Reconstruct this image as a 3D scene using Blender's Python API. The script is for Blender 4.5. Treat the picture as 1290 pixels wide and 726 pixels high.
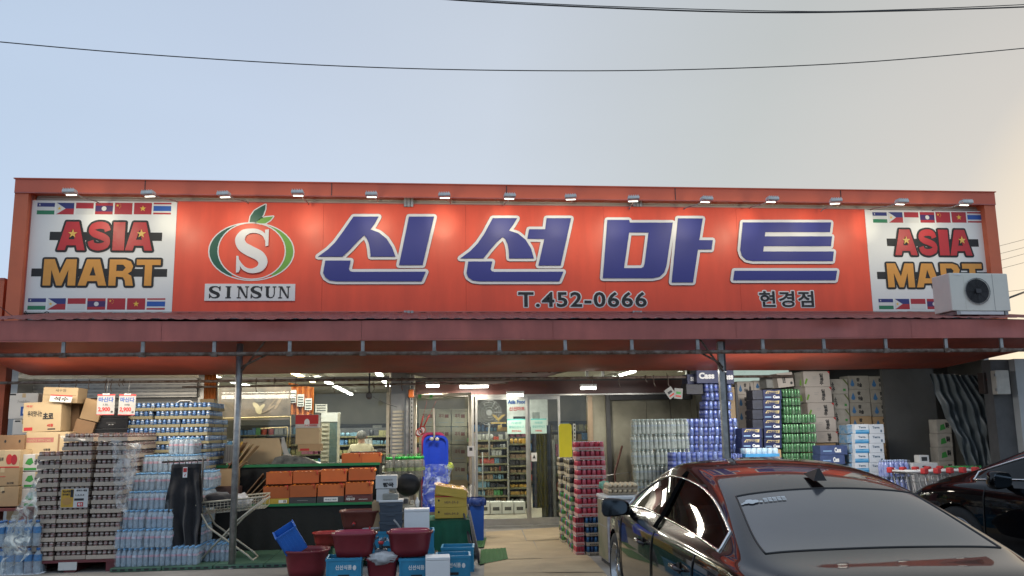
import bpy, bmesh, math, random
from mathutils import Vector, Matrix, geometry
random.seed(7)
R = math.radians; PI = math.pi
S = bpy.context.scene
for o in list(bpy.data.objects): bpy.data.objects.remove(o)
COL = S.collection

# ---------------------------------------------------------------- camera
CAM_H = 1.65; FPX = 1077.0
cd = bpy.data.cameras.new('camera'); cam = bpy.data.objects.new('camera', cd); COL.objects.link(cam)
cd.lens = 36 * FPX / 1290; cd.sensor_width = 36; cd.clip_start = .05; cd.clip_end = 3000
CAM_M = Matrix.Rotation(R(-5.8), 4, 'Z') @ Matrix.Rotation(R(99.5), 4, 'X') @ Matrix.Rotation(R(-.85), 4, 'Z')
cam.matrix_world = Matrix.Translation((0, 0, CAM_H)) @ CAM_M
S.camera = cam

def ray(px, py): return CAM_M.to_3x3() @ Vector(((px - 645) / FPX, -(py - 363) / FPX, -1))
def at(px, py, Y):            # point of the photograph at depth Y
    d = ray(px, py); return Vector((0, 0, CAM_H)) + d * (Y / d.y)
def gz(px, py, z=0.0):        # point of the photograph at height z
    d = ray(px, py); return Vector((0, 0, CAM_H)) + d * ((z - CAM_H) / d.z)

# ---------------------------------------------------------------- sky, sun, exposure
SUN_EL, SUN_AZ = 6.0, 52.0     # azimuth from +Y towards +X: behind the shop, to the right
W = bpy.data.worlds.new('World'); S.world = W; W.use_nodes = True
nt = W.node_tree; nt.nodes.clear()
wo = nt.nodes.new('ShaderNodeOutputWorld'); bg = nt.nodes.new('ShaderNodeBackground')
sk = nt.nodes.new('ShaderNodeTexSky'); sk.sky_type = 'NISHITA'; sk.sun_disc = False
sk.sun_elevation = R(SUN_EL); sk.sun_rotation = R(SUN_AZ); sk.air_density = 1.0; sk.dust_density = 1.2; sk.ozone_density = 2.0
# thin high haze over the blue: even pale veil, warmer towards the sun's side
tc = nt.nodes.new('ShaderNodeTexCoord'); dt = nt.nodes.new('ShaderNodeVectorMath'); dt.operation = 'DOT_PRODUCT'
dt.inputs[1].default_value = (math.sin(R(SUN_AZ)), math.cos(R(SUN_AZ)), .1)
nt.links.new(tc.outputs['Generated'], dt.inputs[0])
rp = nt.nodes.new('ShaderNodeValToRGB'); e = rp.color_ramp.elements
e[0].position = .0; e[0].color = (.265, .325, .41, 1); e[1].position = 1.0; e[1].color = (.52, .41, .27, 1)
for p_, c_ in ((.22, (.268, .325, .41)), (.45, (.285, .33, .405)), (.67, (.305, .335, .38)), (.85, (.275, .285, .28)), (.95, (.30, .285, .265))):
    q = rp.color_ramp.elements.new(p_); q.color = (*c_, 1)
nt.links.new(dt.outputs['Value'], rp.inputs[0])
nz = nt.nodes.new('ShaderNodeTexNoise'); nz.inputs['Scale'].default_value = 1.6; nz.inputs['Detail'].default_value = 4
mpg = nt.nodes.new('ShaderNodeMapping'); mpg.inputs['Scale'].default_value = (1, 1, 3)
nt.links.new(tc.outputs['Generated'], mpg.inputs[0]); nt.links.new(mpg.outputs[0], nz.inputs['Vector'])
mr = nt.nodes.new('ShaderNodeMapRange'); mr.inputs['To Min'].default_value = 9.3; mr.inputs['To Max'].default_value = 10.7
nt.links.new(nz.outputs['Fac'], mr.inputs['Value'])
sc_ = nt.nodes.new('ShaderNodeVectorMath'); sc_.operation = 'SCALE'
sx_ = nt.nodes.new('ShaderNodeSeparateXYZ'); nt.links.new(tc.outputs['Generated'], sx_.inputs[0])      # the veil thickens towards the horizon all round
me_ = nt.nodes.new('ShaderNodeMapRange'); me_.inputs['From Min'].default_value = .05; me_.inputs['From Max'].default_value = .5
me_.inputs['To Min'].default_value = 1.16; me_.inputs['To Max'].default_value = .97; nt.links.new(sx_.outputs[2], me_.inputs['Value'])
mm_ = nt.nodes.new('ShaderNodeMath'); mm_.operation = 'MULTIPLY'; nt.links.new(mr.outputs[0], mm_.inputs[0]); nt.links.new(me_.outputs[0], mm_.inputs[1])
nt.links.new(rp.outputs[0], sc_.inputs[0]); nt.links.new(mm_.outputs[0], sc_.inputs['Scale'])
mx = nt.nodes.new('ShaderNodeMix'); mx.data_type = 'RGBA'; mx.inputs[0].default_value = .92
nt.links.new(sk.outputs[0], mx.inputs[6]); nt.links.new(sc_.outputs[0], mx.inputs[7])
nt.links.new(mx.outputs[2], bg.inputs[0]); bg.inputs[1].default_value = .1
nt.links.new(bg.outputs[0], wo.inputs[0])

sl = bpy.data.lights.new('sun', 'SUN'); sl.energy = .8; sl.angle = R(3); sl.color = (1, .78, .55)
sun = bpy.data.objects.new('sun', sl); COL.objects.link(sun)
sd = Vector((math.sin(R(SUN_AZ)) * math.cos(R(SUN_EL)), math.cos(R(SUN_AZ)) * math.cos(R(SUN_EL)), math.sin(R(SUN_EL))))
sun.rotation_euler = (-sd).to_track_quat('-Z', 'Y').to_euler()
S.view_settings.view_transform = 'Standard'; S.view_settings.look = 'None'
S.view_settings.exposure = 1.0; S.view_settings.gamma = 1
S.cycles.max_bounces = 8; S.cycles.transparent_max_bounces = 16; S.cycles.caustics_refractive = False; S.cycles.caustics_reflective = False
S.cycles.sample_clamp_indirect = 4

# ---------------------------------------------------------------- materials
MATS = {}
def mat(name, col=(.5, .5, .5), rough=.6, metal=0, var=.25, scale=6, bump=.15, bscale=None, emit=0, ecol=None, alpha=1,
        trans=0, coat=0, rnd=0, col2=None, wave=None, spec=.5, sheen=0, streak=0):
    """principled material: base colour varied by noise towards col2 (default darker), fine bump, wear"""
    if name in MATS: return MATS[name]
    m = bpy.data.materials.new(name); m.use_nodes = True; n = m.node_tree; L = n.links.new
    b = n.nodes['Principled BSDF']; b.inputs['Roughness'].default_value = rough; b.inputs['Metallic'].default_value = metal
    b.inputs['Specular IOR Level'].default_value = spec
    t = n.nodes.new('ShaderNodeTexCoord')
    c2 = col2 or tuple(x * (1 - var) for x in col)
    ns = n.nodes.new('ShaderNodeTexNoise'); ns.inputs['Scale'].default_value = scale; ns.inputs['Detail'].default_value = 5
    ns.inputs['Roughness'].default_value = .6
    vec = t.outputs['Object']
    if rnd:
        oi = n.nodes.new('ShaderNodeObjectInfo'); va = n.nodes.new('ShaderNodeVectorMath'); va.operation = 'ADD'
        sc = n.nodes.new('ShaderNodeVectorMath'); sc.operation = 'SCALE'; sc.inputs[0].default_value = (31, 17, 23)
        L(oi.outputs['Random'], sc.inputs['Scale']); L(vec, va.inputs[0]); L(sc.outputs[0], va.inputs[1]); vec = va.outputs[0]
    L(vec, ns.inputs['Vector'])
    r = n.nodes.new('ShaderNodeValToRGB'); r.color_ramp.elements[0].position = .35; r.color_ramp.elements[1].position = .68
    r.color_ramp.elements[0].color = (*c2, 1); r.color_ramp.elements[1].color = (*col, 1)
    L(ns.outputs['Fac'], r.inputs[0]); cout = r.outputs[0]
    if streak:      # rain streaks and faded patches running down
        mp_ = n.nodes.new('ShaderNodeMapping'); mp_.inputs['Scale'].default_value = (3.5, 3.5, .6); L(vec, mp_.inputs[0])
        n2 = n.nodes.new('ShaderNodeTexNoise'); n2.inputs['Scale'].default_value = 1.3; n2.inputs['Detail'].default_value = 6; L(mp_.outputs[0], n2.inputs['Vector'])
        q2 = n.nodes.new('ShaderNodeMapRange'); q2.inputs['From Min'].default_value = .35; q2.inputs['From Max'].default_value = .7; q2.inputs['To Min'].default_value = 1 - streak; q2.inputs['To Max'].default_value = 1 + streak * .4
        L(n2.outputs['Fac'], q2.inputs['Value']); h2 = n.nodes.new('ShaderNodeHueSaturation'); L(q2.outputs[0], h2.inputs['Value']); L(cout, h2.inputs['Color']); cout = h2.outputs[0]
    if wave:
        wv = n.nodes.new('ShaderNodeTexWave'); wv.bands_direction = wave[0]; wv.inputs['Scale'].default_value = wave[1]
        L(vec, wv.inputs['Vector']); mm = n.nodes.new('ShaderNodeMix'); mm.data_type = 'RGBA'
        L(wv.outputs['Fac'], mm.inputs[0]); L(cout, mm.inputs[6]); mm.inputs[7].default_value = (*wave[2], 1); cout = mm.outputs[2]
    if rnd:
        hs = n.nodes.new('ShaderNodeHueSaturation'); mp = n.nodes.new('ShaderNodeMapRange')
        mp.inputs['To Min'].default_value = 1 - rnd; mp.inputs['To Max'].default_value = 1 + rnd
        L(oi.outputs['Random'], mp.inputs['Value']); L(mp.outputs[0], hs.inputs['Value']); L(cout, hs.inputs['Color']); cout = hs.outputs[0]
    L(cout, b.inputs['Base Color'])
    if bump:
        nb = n.nodes.new('ShaderNodeTexNoise'); nb.inputs['Scale'].default_value = bscale or scale * 5; nb.inputs['Detail'].default_value = 4
        L(t.outputs['Object'], nb.inputs['Vector']); bp = n.nodes.new('ShaderNodeBump')
        bp.inputs['Strength'].default_value = bump; bp.inputs['Distance'].default_value = .01
        L(nb.outputs['Fac'], bp.inputs['Height']); L(bp.outputs[0], b.inputs['Normal'])
    if rough > .05:
        mq = n.nodes.new('ShaderNodeMapRange'); mq.inputs['To Min'].default_value = max(0, rough - .1); mq.inputs['To Max'].default_value = min(1, rough + .12)
        L(ns.outputs['Fac'], mq.inputs['Value']); L(mq.outputs[0], b.inputs['Roughness'])
    if emit:
        b.inputs['Emission Color'].default_value = (*(ecol or col), 1); b.inputs['Emission Strength'].default_value = emit
    if alpha < 1: b.inputs['Alpha'].default_value = alpha
    if trans: b.inputs['Transmission Weight'].default_value = trans
    if coat: b.inputs['Coat Weight'].default_value = coat; b.inputs['Coat Roughness'].default_value = .03
    if sheen: b.inputs['Sheen Weight'].default_value = sheen
    MATS[name] = m; return m

def pane_mat(name, tint=(.9, .95, .93), refl=.06, dirt=.025):
    """thin window glass: see-through, fresnel gloss, a little dust"""
    m = bpy.data.materials.new(name); m.use_nodes = True; n = m.node_tree; n.nodes.clear(); L = n.links.new
    o = n.nodes.new('ShaderNodeOutputMaterial'); tr = n.nodes.new('ShaderNodeBsdfTransparent'); tr.inputs[0].default_value = (*tint, 1)
    g = n.nodes.new('ShaderNodeBsdfGlossy'); g.inputs['Roughness'].default_value = .02
    f = n.nodes.new('ShaderNodeFresnel'); f.inputs[0].default_value = 1.45
    df = n.nodes.new('ShaderNodeBsdfDiffuse'); df.inputs[0].default_value = (.40, .38, .34, 1)
    nn = n.nodes.new('ShaderNodeTexNoise'); nn.inputs['Scale'].default_value = 2.5; nn.inputs['Detail'].default_value = 6
    t = n.nodes.new('ShaderNodeTexCoord'); L(t.outputs['Object'], nn.inputs['Vector'])
    mq = n.nodes.new('ShaderNodeMapRange'); mq.inputs['From Min'].default_value = .35; mq.inputs['To Min'].default_value = 0; mq.inputs['To Max'].default_value = dirt * 3
    L(nn.outputs['Fac'], mq.inputs['Value'])
    m1 = n.nodes.new('ShaderNodeMixShader'); m2 = n.nodes.new('ShaderNodeMixShader')
    L(mq.outputs[0], m1.inputs[0]); L(tr.outputs[0], m1.inputs[1]); L(df.outputs[0], m1.inputs[2])
    L(f.outputs[0], m2.inputs[0]); L(m1.outputs[0], m2.inputs[1]); L(g.outputs[0], m2.inputs[2]); L(m2.outputs[0], o.inputs[0])
    MATS[name] = m; return m

def film_mat(name, a=.35, tint=(.85, .88, .88)):
    """crumpled clear plastic wrap"""
    m = bpy.data.materials.new(name); m.use_nodes = True; n = m.node_tree; L = n.links.new
    b = n.nodes['Principled BSDF']; b.inputs['Base Color'].default_value = (*tint, 1); b.inputs['Roughness'].default_value = .22
    t = n.nodes.new('ShaderNodeTexCoord'); nn = n.nodes.new('ShaderNodeTexNoise'); nn.inputs['Scale'].default_value = 7; nn.inputs['Detail'].default_value = 6; nn.inputs['Distortion'].default_value = 1.5
    L(t.outputs['Object'], nn.inputs['Vector']); bp = n.nodes.new('ShaderNodeBump'); bp.inputs['Strength'].default_value = .9; bp.inputs['Distance'].default_value = .05
    L(nn.outputs['Fac'], bp.inputs['Height']); L(bp.outputs[0], b.inputs['Normal'])
    mq = n.nodes.new('ShaderNodeMapRange'); mq.inputs['From Min'].default_value = .42; mq.inputs['From Max'].default_value = .65
    mq.inputs['To Min'].default_value = a * .25; mq.inputs['To Max'].default_value = a * 1.6; L(nn.outputs['Fac'], mq.inputs['Value']); L(mq.outputs[0], b.inputs['Alpha'])
    MATS[name] = m; return m

# ---------------------------------------------------------------- mesh builder
class MB:
    def __init__(s): s.v = []; s.f = []; s.m = []; s.mats = []; s.sm = []
    def mi(s, m):
        if m not in s.mats: s.mats.append(m)
        return s.mats.index(m)
    def add(s, vs, fs, m, smooth=False):
        k = len(s.v); s.v += [tuple(v) for v in vs]; i = s.mi(m)
        for f in fs: s.f.append([k + a for a in f]); s.m.append(i); s.sm.append(smooth)
        return s
    def box(s, a, b, m, M=None, taper=0):
        (x0, y0, z0), (x1, y1, z1) = a, b; t = taper
        vs = [(x0 + t, y0 + t, z0), (x1 - t, y0 + t, z0), (x1 - t, y1 - t, z0), (x0 + t, y1 - t, z0), (x0, y0, z1), (x1, y0, z1), (x1, y1, z1), (x0, y1, z1)]
        if M: vs = [M @ Vector(v) for v in vs]
        return s.add(vs, [(0, 3, 2, 1), (4, 5, 6, 7), (0, 1, 5, 4), (1, 2, 6, 5), (2, 3, 7, 6), (3, 0, 4, 7)], m)
    def cbox(s, c, d, m, M=None, taper=0):
        return s.box([c[i] - d[i] / 2 for i in range(3)], [c[i] + d[i] / 2 for i in range(3)], m, M, taper)
    def bbox(s, a, b, m, r=.01, M=None):      # bevelled box (octagonal edges)
        bm = bmesh.new(); bmesh.ops.create_cube(bm, size=1)
        for v in bm.verts: v.co = Vector([a[i] + (v.co[i] + .5) * (b[i] - a[i]) for i in range(3)])
        bmesh.ops.bevel(bm, geom=bm.edges[:], offset=r, segments=2, affect='EDGES', profile=.5)
        vs = [v.co.copy() for v in bm.verts]; fs = [[v.index for v in f.verts] for f in bm.faces]; bm.free()
        if M: vs = [M @ v for v in vs]
        return s.add(vs, fs, m)
    def lathe(s, prof, m, c=(0, 0, 0), n=12, M=None, smooth=True, sx=1, sy=1, cap=True):
        vs = []; fs = []
        for r_, z in prof:
            for k in range(n):
                a = 2 * PI * k / n; vs.append(Vector((c[0] + sx * r_ * math.cos(a), c[1] + sy * r_ * math.sin(a), c[2] + z)))
        for i in range(len(prof) - 1):
            for k in range(n): fs.append((i * n + k, i * n + (k + 1) % n, (i + 1) * n + (k + 1) % n, (i + 1) * n + k))
        if M: vs = [M @ v for v in vs]
        s.add(vs, fs, m, smooth)
        if cap:
            k0 = len(s.v) - len(vs)
            s.f.append([k0 + k for k in reversed(range(n))]); s.f.append([k0 + (len(prof) - 1) * n + k for k in range(n)])
            s.m += [s.mi(m)] * 2; s.sm += [False] * 2
        return s
    def tube(s, pts, r, m, n=6, closed=False, smooth=True):
        pts = [Vector(p) for p in pts]; N = len(pts); vs = []; fs = []; up = None
        for i, p in enumerate(pts):
            a = pts[i - 1] if (i or closed) else p; b = pts[(i + 1) % N] if (i < N - 1 or closed) else p
            d = (b - a).normalized()
            if up is None: up = d.orthogonal().normalized()
            up = (up - d * up.dot(d)); up = up.normalized() if up.length > 1e-6 else d.orthogonal().normalized()
            w = d.cross(up); rr = r[i] if isinstance(r, (list, tuple)) else r
            for k in range(n): t = 2 * PI * k / n; vs.append(p + (up * math.cos(t) + w * math.sin(t)) * rr)
        for i in range(N if closed else N - 1):
            j = (i + 1) % N
            for k in range(n): fs.append((i * n + k, i * n + (k + 1) % n, j * n + (k + 1) % n, j * n + k))
        if not closed: fs += [tuple(reversed(range(n))), tuple((N - 1) * n + k for k in range(n))]
        return s.add(vs, fs, m, smooth)
    def sheet(s, f, nu, nv, m, thick=0, smooth=True):      # f(u,v)->point
        vs = [Vector(f(i / nu, j / nv)) for j in range(nv + 1) for i in range(nu + 1)]
        fs = [(j * (nu + 1) + i, j * (nu + 1) + i + 1, (j + 1) * (nu + 1) + i + 1, (j + 1) * (nu + 1) + i) for j in range(nv) for i in range(nu)]
        return s.add(vs, fs, m, smooth)
    def prism(s, poly, y0, y1, m, holes=None, M=None):     # outline in x,z ; extruded in y
        loops = [poly] + (holes or []); flat = [Vector((x, z, 0)) for L in loops for x, z in L]
        tri = geometry.tessellate_polygon([[Vector((x, z, 0)) for x, z in L] for L in loops])
        n = len(flat); vs = [(p.x, y0, p.y) for p in flat] + [(p.x, y1, p.y) for p in flat]
        fs = []
        for a, b, c in tri:
            if (flat[b] - flat[a]).cross(flat[c] - flat[a]).z < 0: b, c = c, b
            fs.append((a, b, c)); fs.append((n + c, n + b, n + a))
        k = 0
        for L in loops:
            q = len(L)
            for i in range(q): j = (i + 1) % q; fs.append((k + i, k + j, n + k + j, n + k + i))
            k += q
        if M: vs = [M @ Vector(v) for v in vs]
        return s.add(vs, fs, m)
    def mesh(s, name):
        me = bpy.data.meshes.new(name); me.from_pydata(s.v, [], s.f)
        for m in s.mats: me.materials.append(m)
        me.polygons.foreach_set('material_index', s.m); me.polygons.foreach_set('use_smooth', s.sm)
        me.update(); return me

def obj(name, mb, parent=None, loc=(0, 0, 0), rz=0, label=None, cat=None, group=None, kind=None, rot=None):
    me = mb if isinstance(mb, bpy.types.Mesh) else (mb.mesh(name) if mb else None)
    o = bpy.data.objects.new(name, me); COL.objects.link(o); o.location = loc
    o.rotation_euler = rot or (0, 0, rz)
    if parent: o.parent = parent; CH.setdefault(parent.name, []).append(o)
    tag(o, label, cat, group, kind); return o
def tag(o, label=None, cat=None, group=None, kind=None):
    if label: o['label'] = label
    if cat: o['category'] = cat
    if group: o['group'] = group
    if kind: o['kind'] = kind
    return o
def thing(name, label, cat, loc=(0, 0, 0), rz=0, group=None, rot=None):
    return obj(name, None, None, loc, rz, label, cat, group, rot=rot)
def copy_tree(o, parent=None, depth=0):
    c = o.copy(); COL.objects.link(c)
    if parent: c.parent = parent
    for ch in KIDS.get(o.name, ()): copy_tree(ch, c, depth + 1)
    return c
KIDS = {}
CH = {}
def protokids(o):
    ks = CH.get(o.name, []); KIDS[o.name] = ks
    for k in ks: protokids(k)
class Kind:
    """first place() moves the prototype itself, later ones copy it with its parts"""
    def __init__(s, root): s.r = root; s.used = False; protokids(root)
    def place(s, loc, rz=0, label=None, group=None, rot=None, scale=None):
        o = copy_tree(s.r) if s.used else s.r; s.used = True
        o.location = loc; o.rotation_euler = rot or (0, 0, rz)
        if scale: o.scale = scale
        if label: o['label'] = label
        if group: o['group'] = group
        return o

# text as mesh, fitted to a box in the x-z plane facing -Y
TXT = {}
def text_mesh(s, bold=0.0, ext=.004, mt=None, key=None, shear=0, space=1):
    k = (s, bold, ext, mt.name, shear, space)
    if k in TXT: return TXT[k]
    c = bpy.data.curves.new('t', 'FONT'); c.body = s; c.size = 1; c.offset = bold; c.extrude = .5; c.shear = shear
    c.align_x = 'LEFT'; c.resolution_u = 3; c.space_character = space
    o = bpy.data.objects.new('t', c); COL.objects.link(o)
    dg = bpy.context.evaluated_depsgraph_get(); me = bpy.data.meshes.new_from_object(o.evaluated_get(dg))
    bpy.data.objects.remove(o); bpy.data.curves.remove(c)
    me.name = 'lettering'; me.materials.clear(); me.materials.append(mt)
    xs = [v.co.x for v in me.vertices]; ys = [v.co.y for v in me.vertices]
    TXT[k] = (me, min(xs), max(xs), min(ys), max(ys)); return TXT[k]
def text_into(mb, s, x0, x1, z0, z1, y, mt, bold=0.0, ext=.004, grow=0, M=None, space=1, shear=0, base=None):
    """adds lettering to a mesh builder; the box is that of the un-emboldened text, grow = outline width in metres"""
    me, a, b, c, d = text_mesh(s, bold, ext, mt, space=space, shear=shear)
    if base is not None: _, a, b, c, d = text_mesh(s, base, ext, mt, space=space, shear=shear)
    sx = (x1 - x0) / (b - a); sz = (z1 - z0) / (d - c)
    vs = [Vector((x0 + (v.co.x - a) * sx, y - v.co.z * ext * 2, z0 + (v.co.y - c) * sz)) for v in me.vertices]
    if M: vs = [M @ v for v in vs]
    mb.add(vs, [list(p.vertices) for p in me.polygons], mt)
def offset_poly(P, d, seg=3):
    """outline pushed outwards by d (P counter-clockwise), convex corners rounded"""
    A = sum(P[i - 1][0] * P[i][1] - P[i][0] * P[i - 1][1] for i in range(len(P)))
    if A < 0: P = P[::-1]
    out = []; n = len(P)
    for i in range(n):
        p0, p1, p2 = [Vector(q) for q in (P[i - 1], P[i], P[(i + 1) % n])]
        d1 = (p1 - p0).normalized(); d2 = (p2 - p1).normalized(); n1 = Vector((d1.y, -d1.x)); n2 = Vector((d2.y, -d2.x))
        cr = d1.x * d2.y - d1.y * d2.x
        if cr * d > .02 * abs(d):
            a1 = math.atan2(n1.y, n1.x); a2 = math.atan2(n2.y, n2.x)
            if d > 0 and a2 < a1: a2 += 2 * PI
            if d < 0 and a2 > a1: a2 -= 2 * PI
            for k in range(seg + 1):
                t = a1 + (a2 - a1) * k / seg; out.append((p1.x + d * math.cos(t), p1.y + d * math.sin(t)))
        else:
            b = (n1 + n2); b = b.normalized(); q = p1 + b * (d / max(.45, b.dot(n1))); out.append((q.x, q.y))
    return out
def text_edges(mt, s, bold, x0, x1, z0, z1, space=1):
    me, a, b, c, d = text_mesh(s, bold, .004, mt, space=space); sx = (x1 - x0) / (b - a); sz = (z1 - z0) / (d - c); out = []
    for p in me.polygons:
        if abs(p.normal.z) > .5: continue
        q = [me.vertices[i].co for i in p.vertices if me.vertices[i].co.z > 0]
        if len(q) == 2: out.append([(x0 + (v.x - a) * sx, z0 + (v.y - c) * sz) for v in q])
    return out
def ribbon(mb, segs, d, y, mt):
    """rounded outline of width d on both sides of every segment"""
    for k, (p, q) in enumerate(segs):
        p = Vector(p); q = Vector(q); v = q - p
        if v.length < 1e-6: continue
        n = Vector((-v.y, v.x)).normalized() * d; yy = y - (k % 23) * .00006
        mb.add([(c.x, yy, c.y) for c in (p + n, p - n, q - n, q + n)], [(0, 1, 2, 3)], mt)
        mb.add([(p.x + d * math.cos(t * PI / 4), yy - .00003, p.y + d * math.sin(t * PI / 4)) for t in range(8)], [tuple(range(8))], mt)
ORD = ['first', 'second', 'third', 'fourth', 'fifth', 'sixth', 'seventh', 'eighth', 'ninth', 'tenth', 'eleventh', 'twelfth', 'thirteenth', 'fourteenth', 'fifteenth', 'sixteenth']
def lvl(i, n):     # i from the bottom, 0-based
    if i == n - 1: return 'on top'
    if i == 0: return 'at the bottom'
    return ('second from the top' if i == n - 2 else ORD[n - 1 - i] + ' from the top') if n - 1 - i < i else ORD[i] + ' from the bottom'

# ================================================================ materials used everywhere
concrete = mat('concrete', (.30, .285, .26), .85, var=.35, scale=1.2, bump=.4, bscale=60)
asphalt = mat('asphalt', (.10, .098, .095), .9, var=.4, scale=2, bump=.6, bscale=120)
red_paint = mat('red_paint', (.72, .15, .08), .45, var=.16, scale=.8, bump=.03)
orange_paint = mat('orange_red_paint', (.72, .17, .075), .5, var=.12, scale=2, bump=.03)
maroon = mat('maroon_sheet', (.56, .15, .12), .42, var=.25, scale=1.6, bump=.08, coat=.1, streak=.16)
maroon_dull = mat('maroon_roof_sheet', (.30, .085, .07), .6, var=.35, scale=3, bump=.2)
tarp_red = mat('tarpaulin_red', (.40, .068, .034), .55, var=.5, scale=1.1, bump=.35, bscale=5)
galv = mat('galvanised_steel', (.42, .42, .41), .45, .75, var=.45, scale=9, bump=.25)
rusty = mat('rusty_pipe', (.26, .22, .19), .65, .4, var=.6, scale=14, bump=.4, col2=(.10, .055, .035))
clad = mat('metal_cladding', (.52, .53, .52), .4, .35, var=.2, scale=2, bump=.05)
alu = mat('aluminium', (.44, .43, .40), .35, .7, var=.18, scale=5, bump=.05)
cream = mat('cream_paint', (.60, .55, .43), .5, var=.3, scale=8, bump=.1)
white_pl = mat('white_plastic', (.74, .74, .72), .4, var=.1, scale=5, bump=.05)
grey_pl = mat('grey_plastic', (.35, .35, .34), .5, var=.2, scale=5, bump=.05)
black_pl = mat('black_plastic', (.018, .018, .02), .45, var=.3, scale=8, bump=.1)
dark_pl = mat('dark_grey', (.06, .06, .062), .6, var=.3, scale=5, bump=.1)
black_cloth = mat('black_cloth', (.016, .016, .02), .85, var=.4, scale=8, bump=.5, bscale=30, sheen=.3)
maroon_hdr = mat('header_panel', (.13, .045, .035), .45, var=.3, scale=2, bump=.05)
wall_dirty = mat('stained_board', (.31, .30, .23), .75, var=.3, scale=1.5, bump=.2, col2=(.17, .16, .12))
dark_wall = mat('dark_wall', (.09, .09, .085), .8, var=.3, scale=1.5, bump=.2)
inwall = mat('shop_wall', (.34, .32, .28), .8, var=.2, scale=1, bump=.1)
inceil = mat('shop_ceiling', (.42, .40, .36), .8, var=.15, scale=1, bump=.1)
floor_in = mat('shop_floor', (.40, .36, .29), .35, var=.25, scale=2, bump=.05)
tube_glow = mat('tube_light', (1, 1, .95), .4, emit=9, ecol=(1, .96, .86), var=0, bump=0)
bulb_glow = mat('flood_glow', (1, 1, .95), .4, emit=1.6, ecol=(1, .97, .86), var=0, bump=0)
warm_glow = mat('warm_tube', (1, .8, .5), .4, emit=6, ecol=(1, .72, .38), var=0, bump=0)
kraft = mat('kraft_card', (.42, .285, .155), .8, var=.16, scale=3, bump=.12, rnd=.14)
kraft_l = mat('pale_kraft_card', (.55, .42, .25), .8, var=.12, scale=3, bump=.1, rnd=.08)
kraft_d = mat('brown_card', (.27, .165, .09), .85, var=.2, scale=3, bump=.12, rnd=.1)
white_card = mat('white_card', (.62, .61, .58), .7, var=.1, scale=3, bump=.05, rnd=.06)
ink = mat('black_ink', (.02, .02, .022), .6, var=0, bump=0)
ink_red = mat('red_ink', (.50, .03, .03), .6, var=0, bump=0)
ink_blue = mat('blue_ink', (.03, .09, .32), .6, var=0, bump=0)
ink_green = mat('green_ink', (.05, .28, .06), .6, var=0, bump=0)
ink_white = mat('white_ink', (.78, .78, .76), .6, var=0, bump=0)
rubber = mat('rubber', (.02, .02, .02), .8, var=.2, scale=20, bump=.2)
glass = pane_mat('window_glass')
wrap = film_mat('plastic_wrap', .34)

# ================================================================ ground
g = MB()
def gh(y): return -.26 * (1 - min(1, max(0, (y - 3.5) / 6.6)))
ys = [-600, -60, -5, 2, 3.5, 5, 6.5, 8, 9.2, 10.1, 11.2, 12.4, 14, 15.19]
xs = [-600, -60, -16, -8, -4, 0, 4, 8, 16, 60, 600]
g.add([(x, y, gh(y)) for y in ys for x in xs], [(j * 11 + i, j * 11 + i + 1, (j + 1) * 11 + i + 1, (j + 1) * 11 + i) for j in range(len(ys) - 1) for i in range(10)], concrete)
obj('ground', g, kind='structure')
g = MB(); g.add([(-600, 15.19, -.02), (600, 15.19, -.02), (600, 900, -.02), (-600, 900, -.02)], [(0, 1, 2, 3)], asphalt)
obj('ground_beyond', g, kind='structure')
g = MB(); g.box((-7.6, 15.2, -.015), (8.3, 27, .03), floor_in); obj('shop_floor', g, kind='structure')

# ================================================================ building
YS = 14.0                                   # sign plane
bld = thing('shop_building', 'single-storey supermarket with a red framed grey metal facade above the canopy', 'building', (0, 15, 0))
def B(name, mb, **k): return obj(name, mb, bld, (0, -15, 0), **k)
XL, XR = -6.52, 10.10
m = MB()   # corrugated cladding behind the sign: horizontal ribs
zz = 3.0; k = 0; prof = []
while zz < 5.6:
    prof += [(0, zz), (0, zz + .035), (-.022, zz + .05), (-.022, zz + .085)]; zz += .1
vs = []; fs = []
for x in (XL + .25, XR - .2):
    vs += [(x, 14.10 + a, z) for a, z in prof]
n_ = len(prof); fs = [(i, i + n_, i + 1 + n_, i + 1) for i in range(n_ - 1)]
m.add(vs, [tuple(reversed(f)) for f in fs], clad); B('cladding', m)
m = MB(); m.box((XL, 13.86, 5.52), (XR, 14.5, 5.73), red_paint)
m.box((XL - .02, 13.84, 5.73), (XR + .02, 14.52, 5.745), red_paint); m.box((XL + .002, 13.855, 5.50), (XR - .002, 13.88, 5.518), maroon)
B('top_beam', m)
m = MB(); m.box((XL, 13.88, 2.95), (XL + .21, 14.5, 5.52), orange_paint); m.box((XL + .21, 13.98, 2.95), (XL + .225, 14.07, 5.5), maroon); B('side_beam', m)
m = MB(); m.box((XR - .21, 13.88, 2.95), (XR, 14.5, 5.52), orange_paint); B('side_beam', m)
for px in (183, 418, 638, 850, 1058):
    p = at(px, 232, 13.86); m = MB(); m.box((p.x - .006, 13.852, 5.52), (p.x + .006, 13.858, 5.73), dark_pl); B('beam_joint', m)
m = MB(); m.box((XL - .52, 14.0, 2.95), (XL - .1, 14.5, 4.12), orange_paint); m.box((XL - .52, 13.99, 4.12), (XL - .1, 14.5, 4.15), maroon)
m.box((XL - .27, 13.985, 3.0), (XL - .245, 13.998, 4.1), maroon); B('corner_block', m)
m = MB(); m.box((XL - .1, 14.5, 0), (XL, 27, 5.6), clad); m.box((XR - .1, 14.5, 0), (XR, 27, 5.6), clad); m.box((XL, 26.9, 0), (XR - .1, 27, 5.6), clad); B('outer_wall', m)
m = MB(); m.box((XL, 14.5, 5.4), (XR - .1, 26.9, 5.5), clad); B('roof', m)
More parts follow.
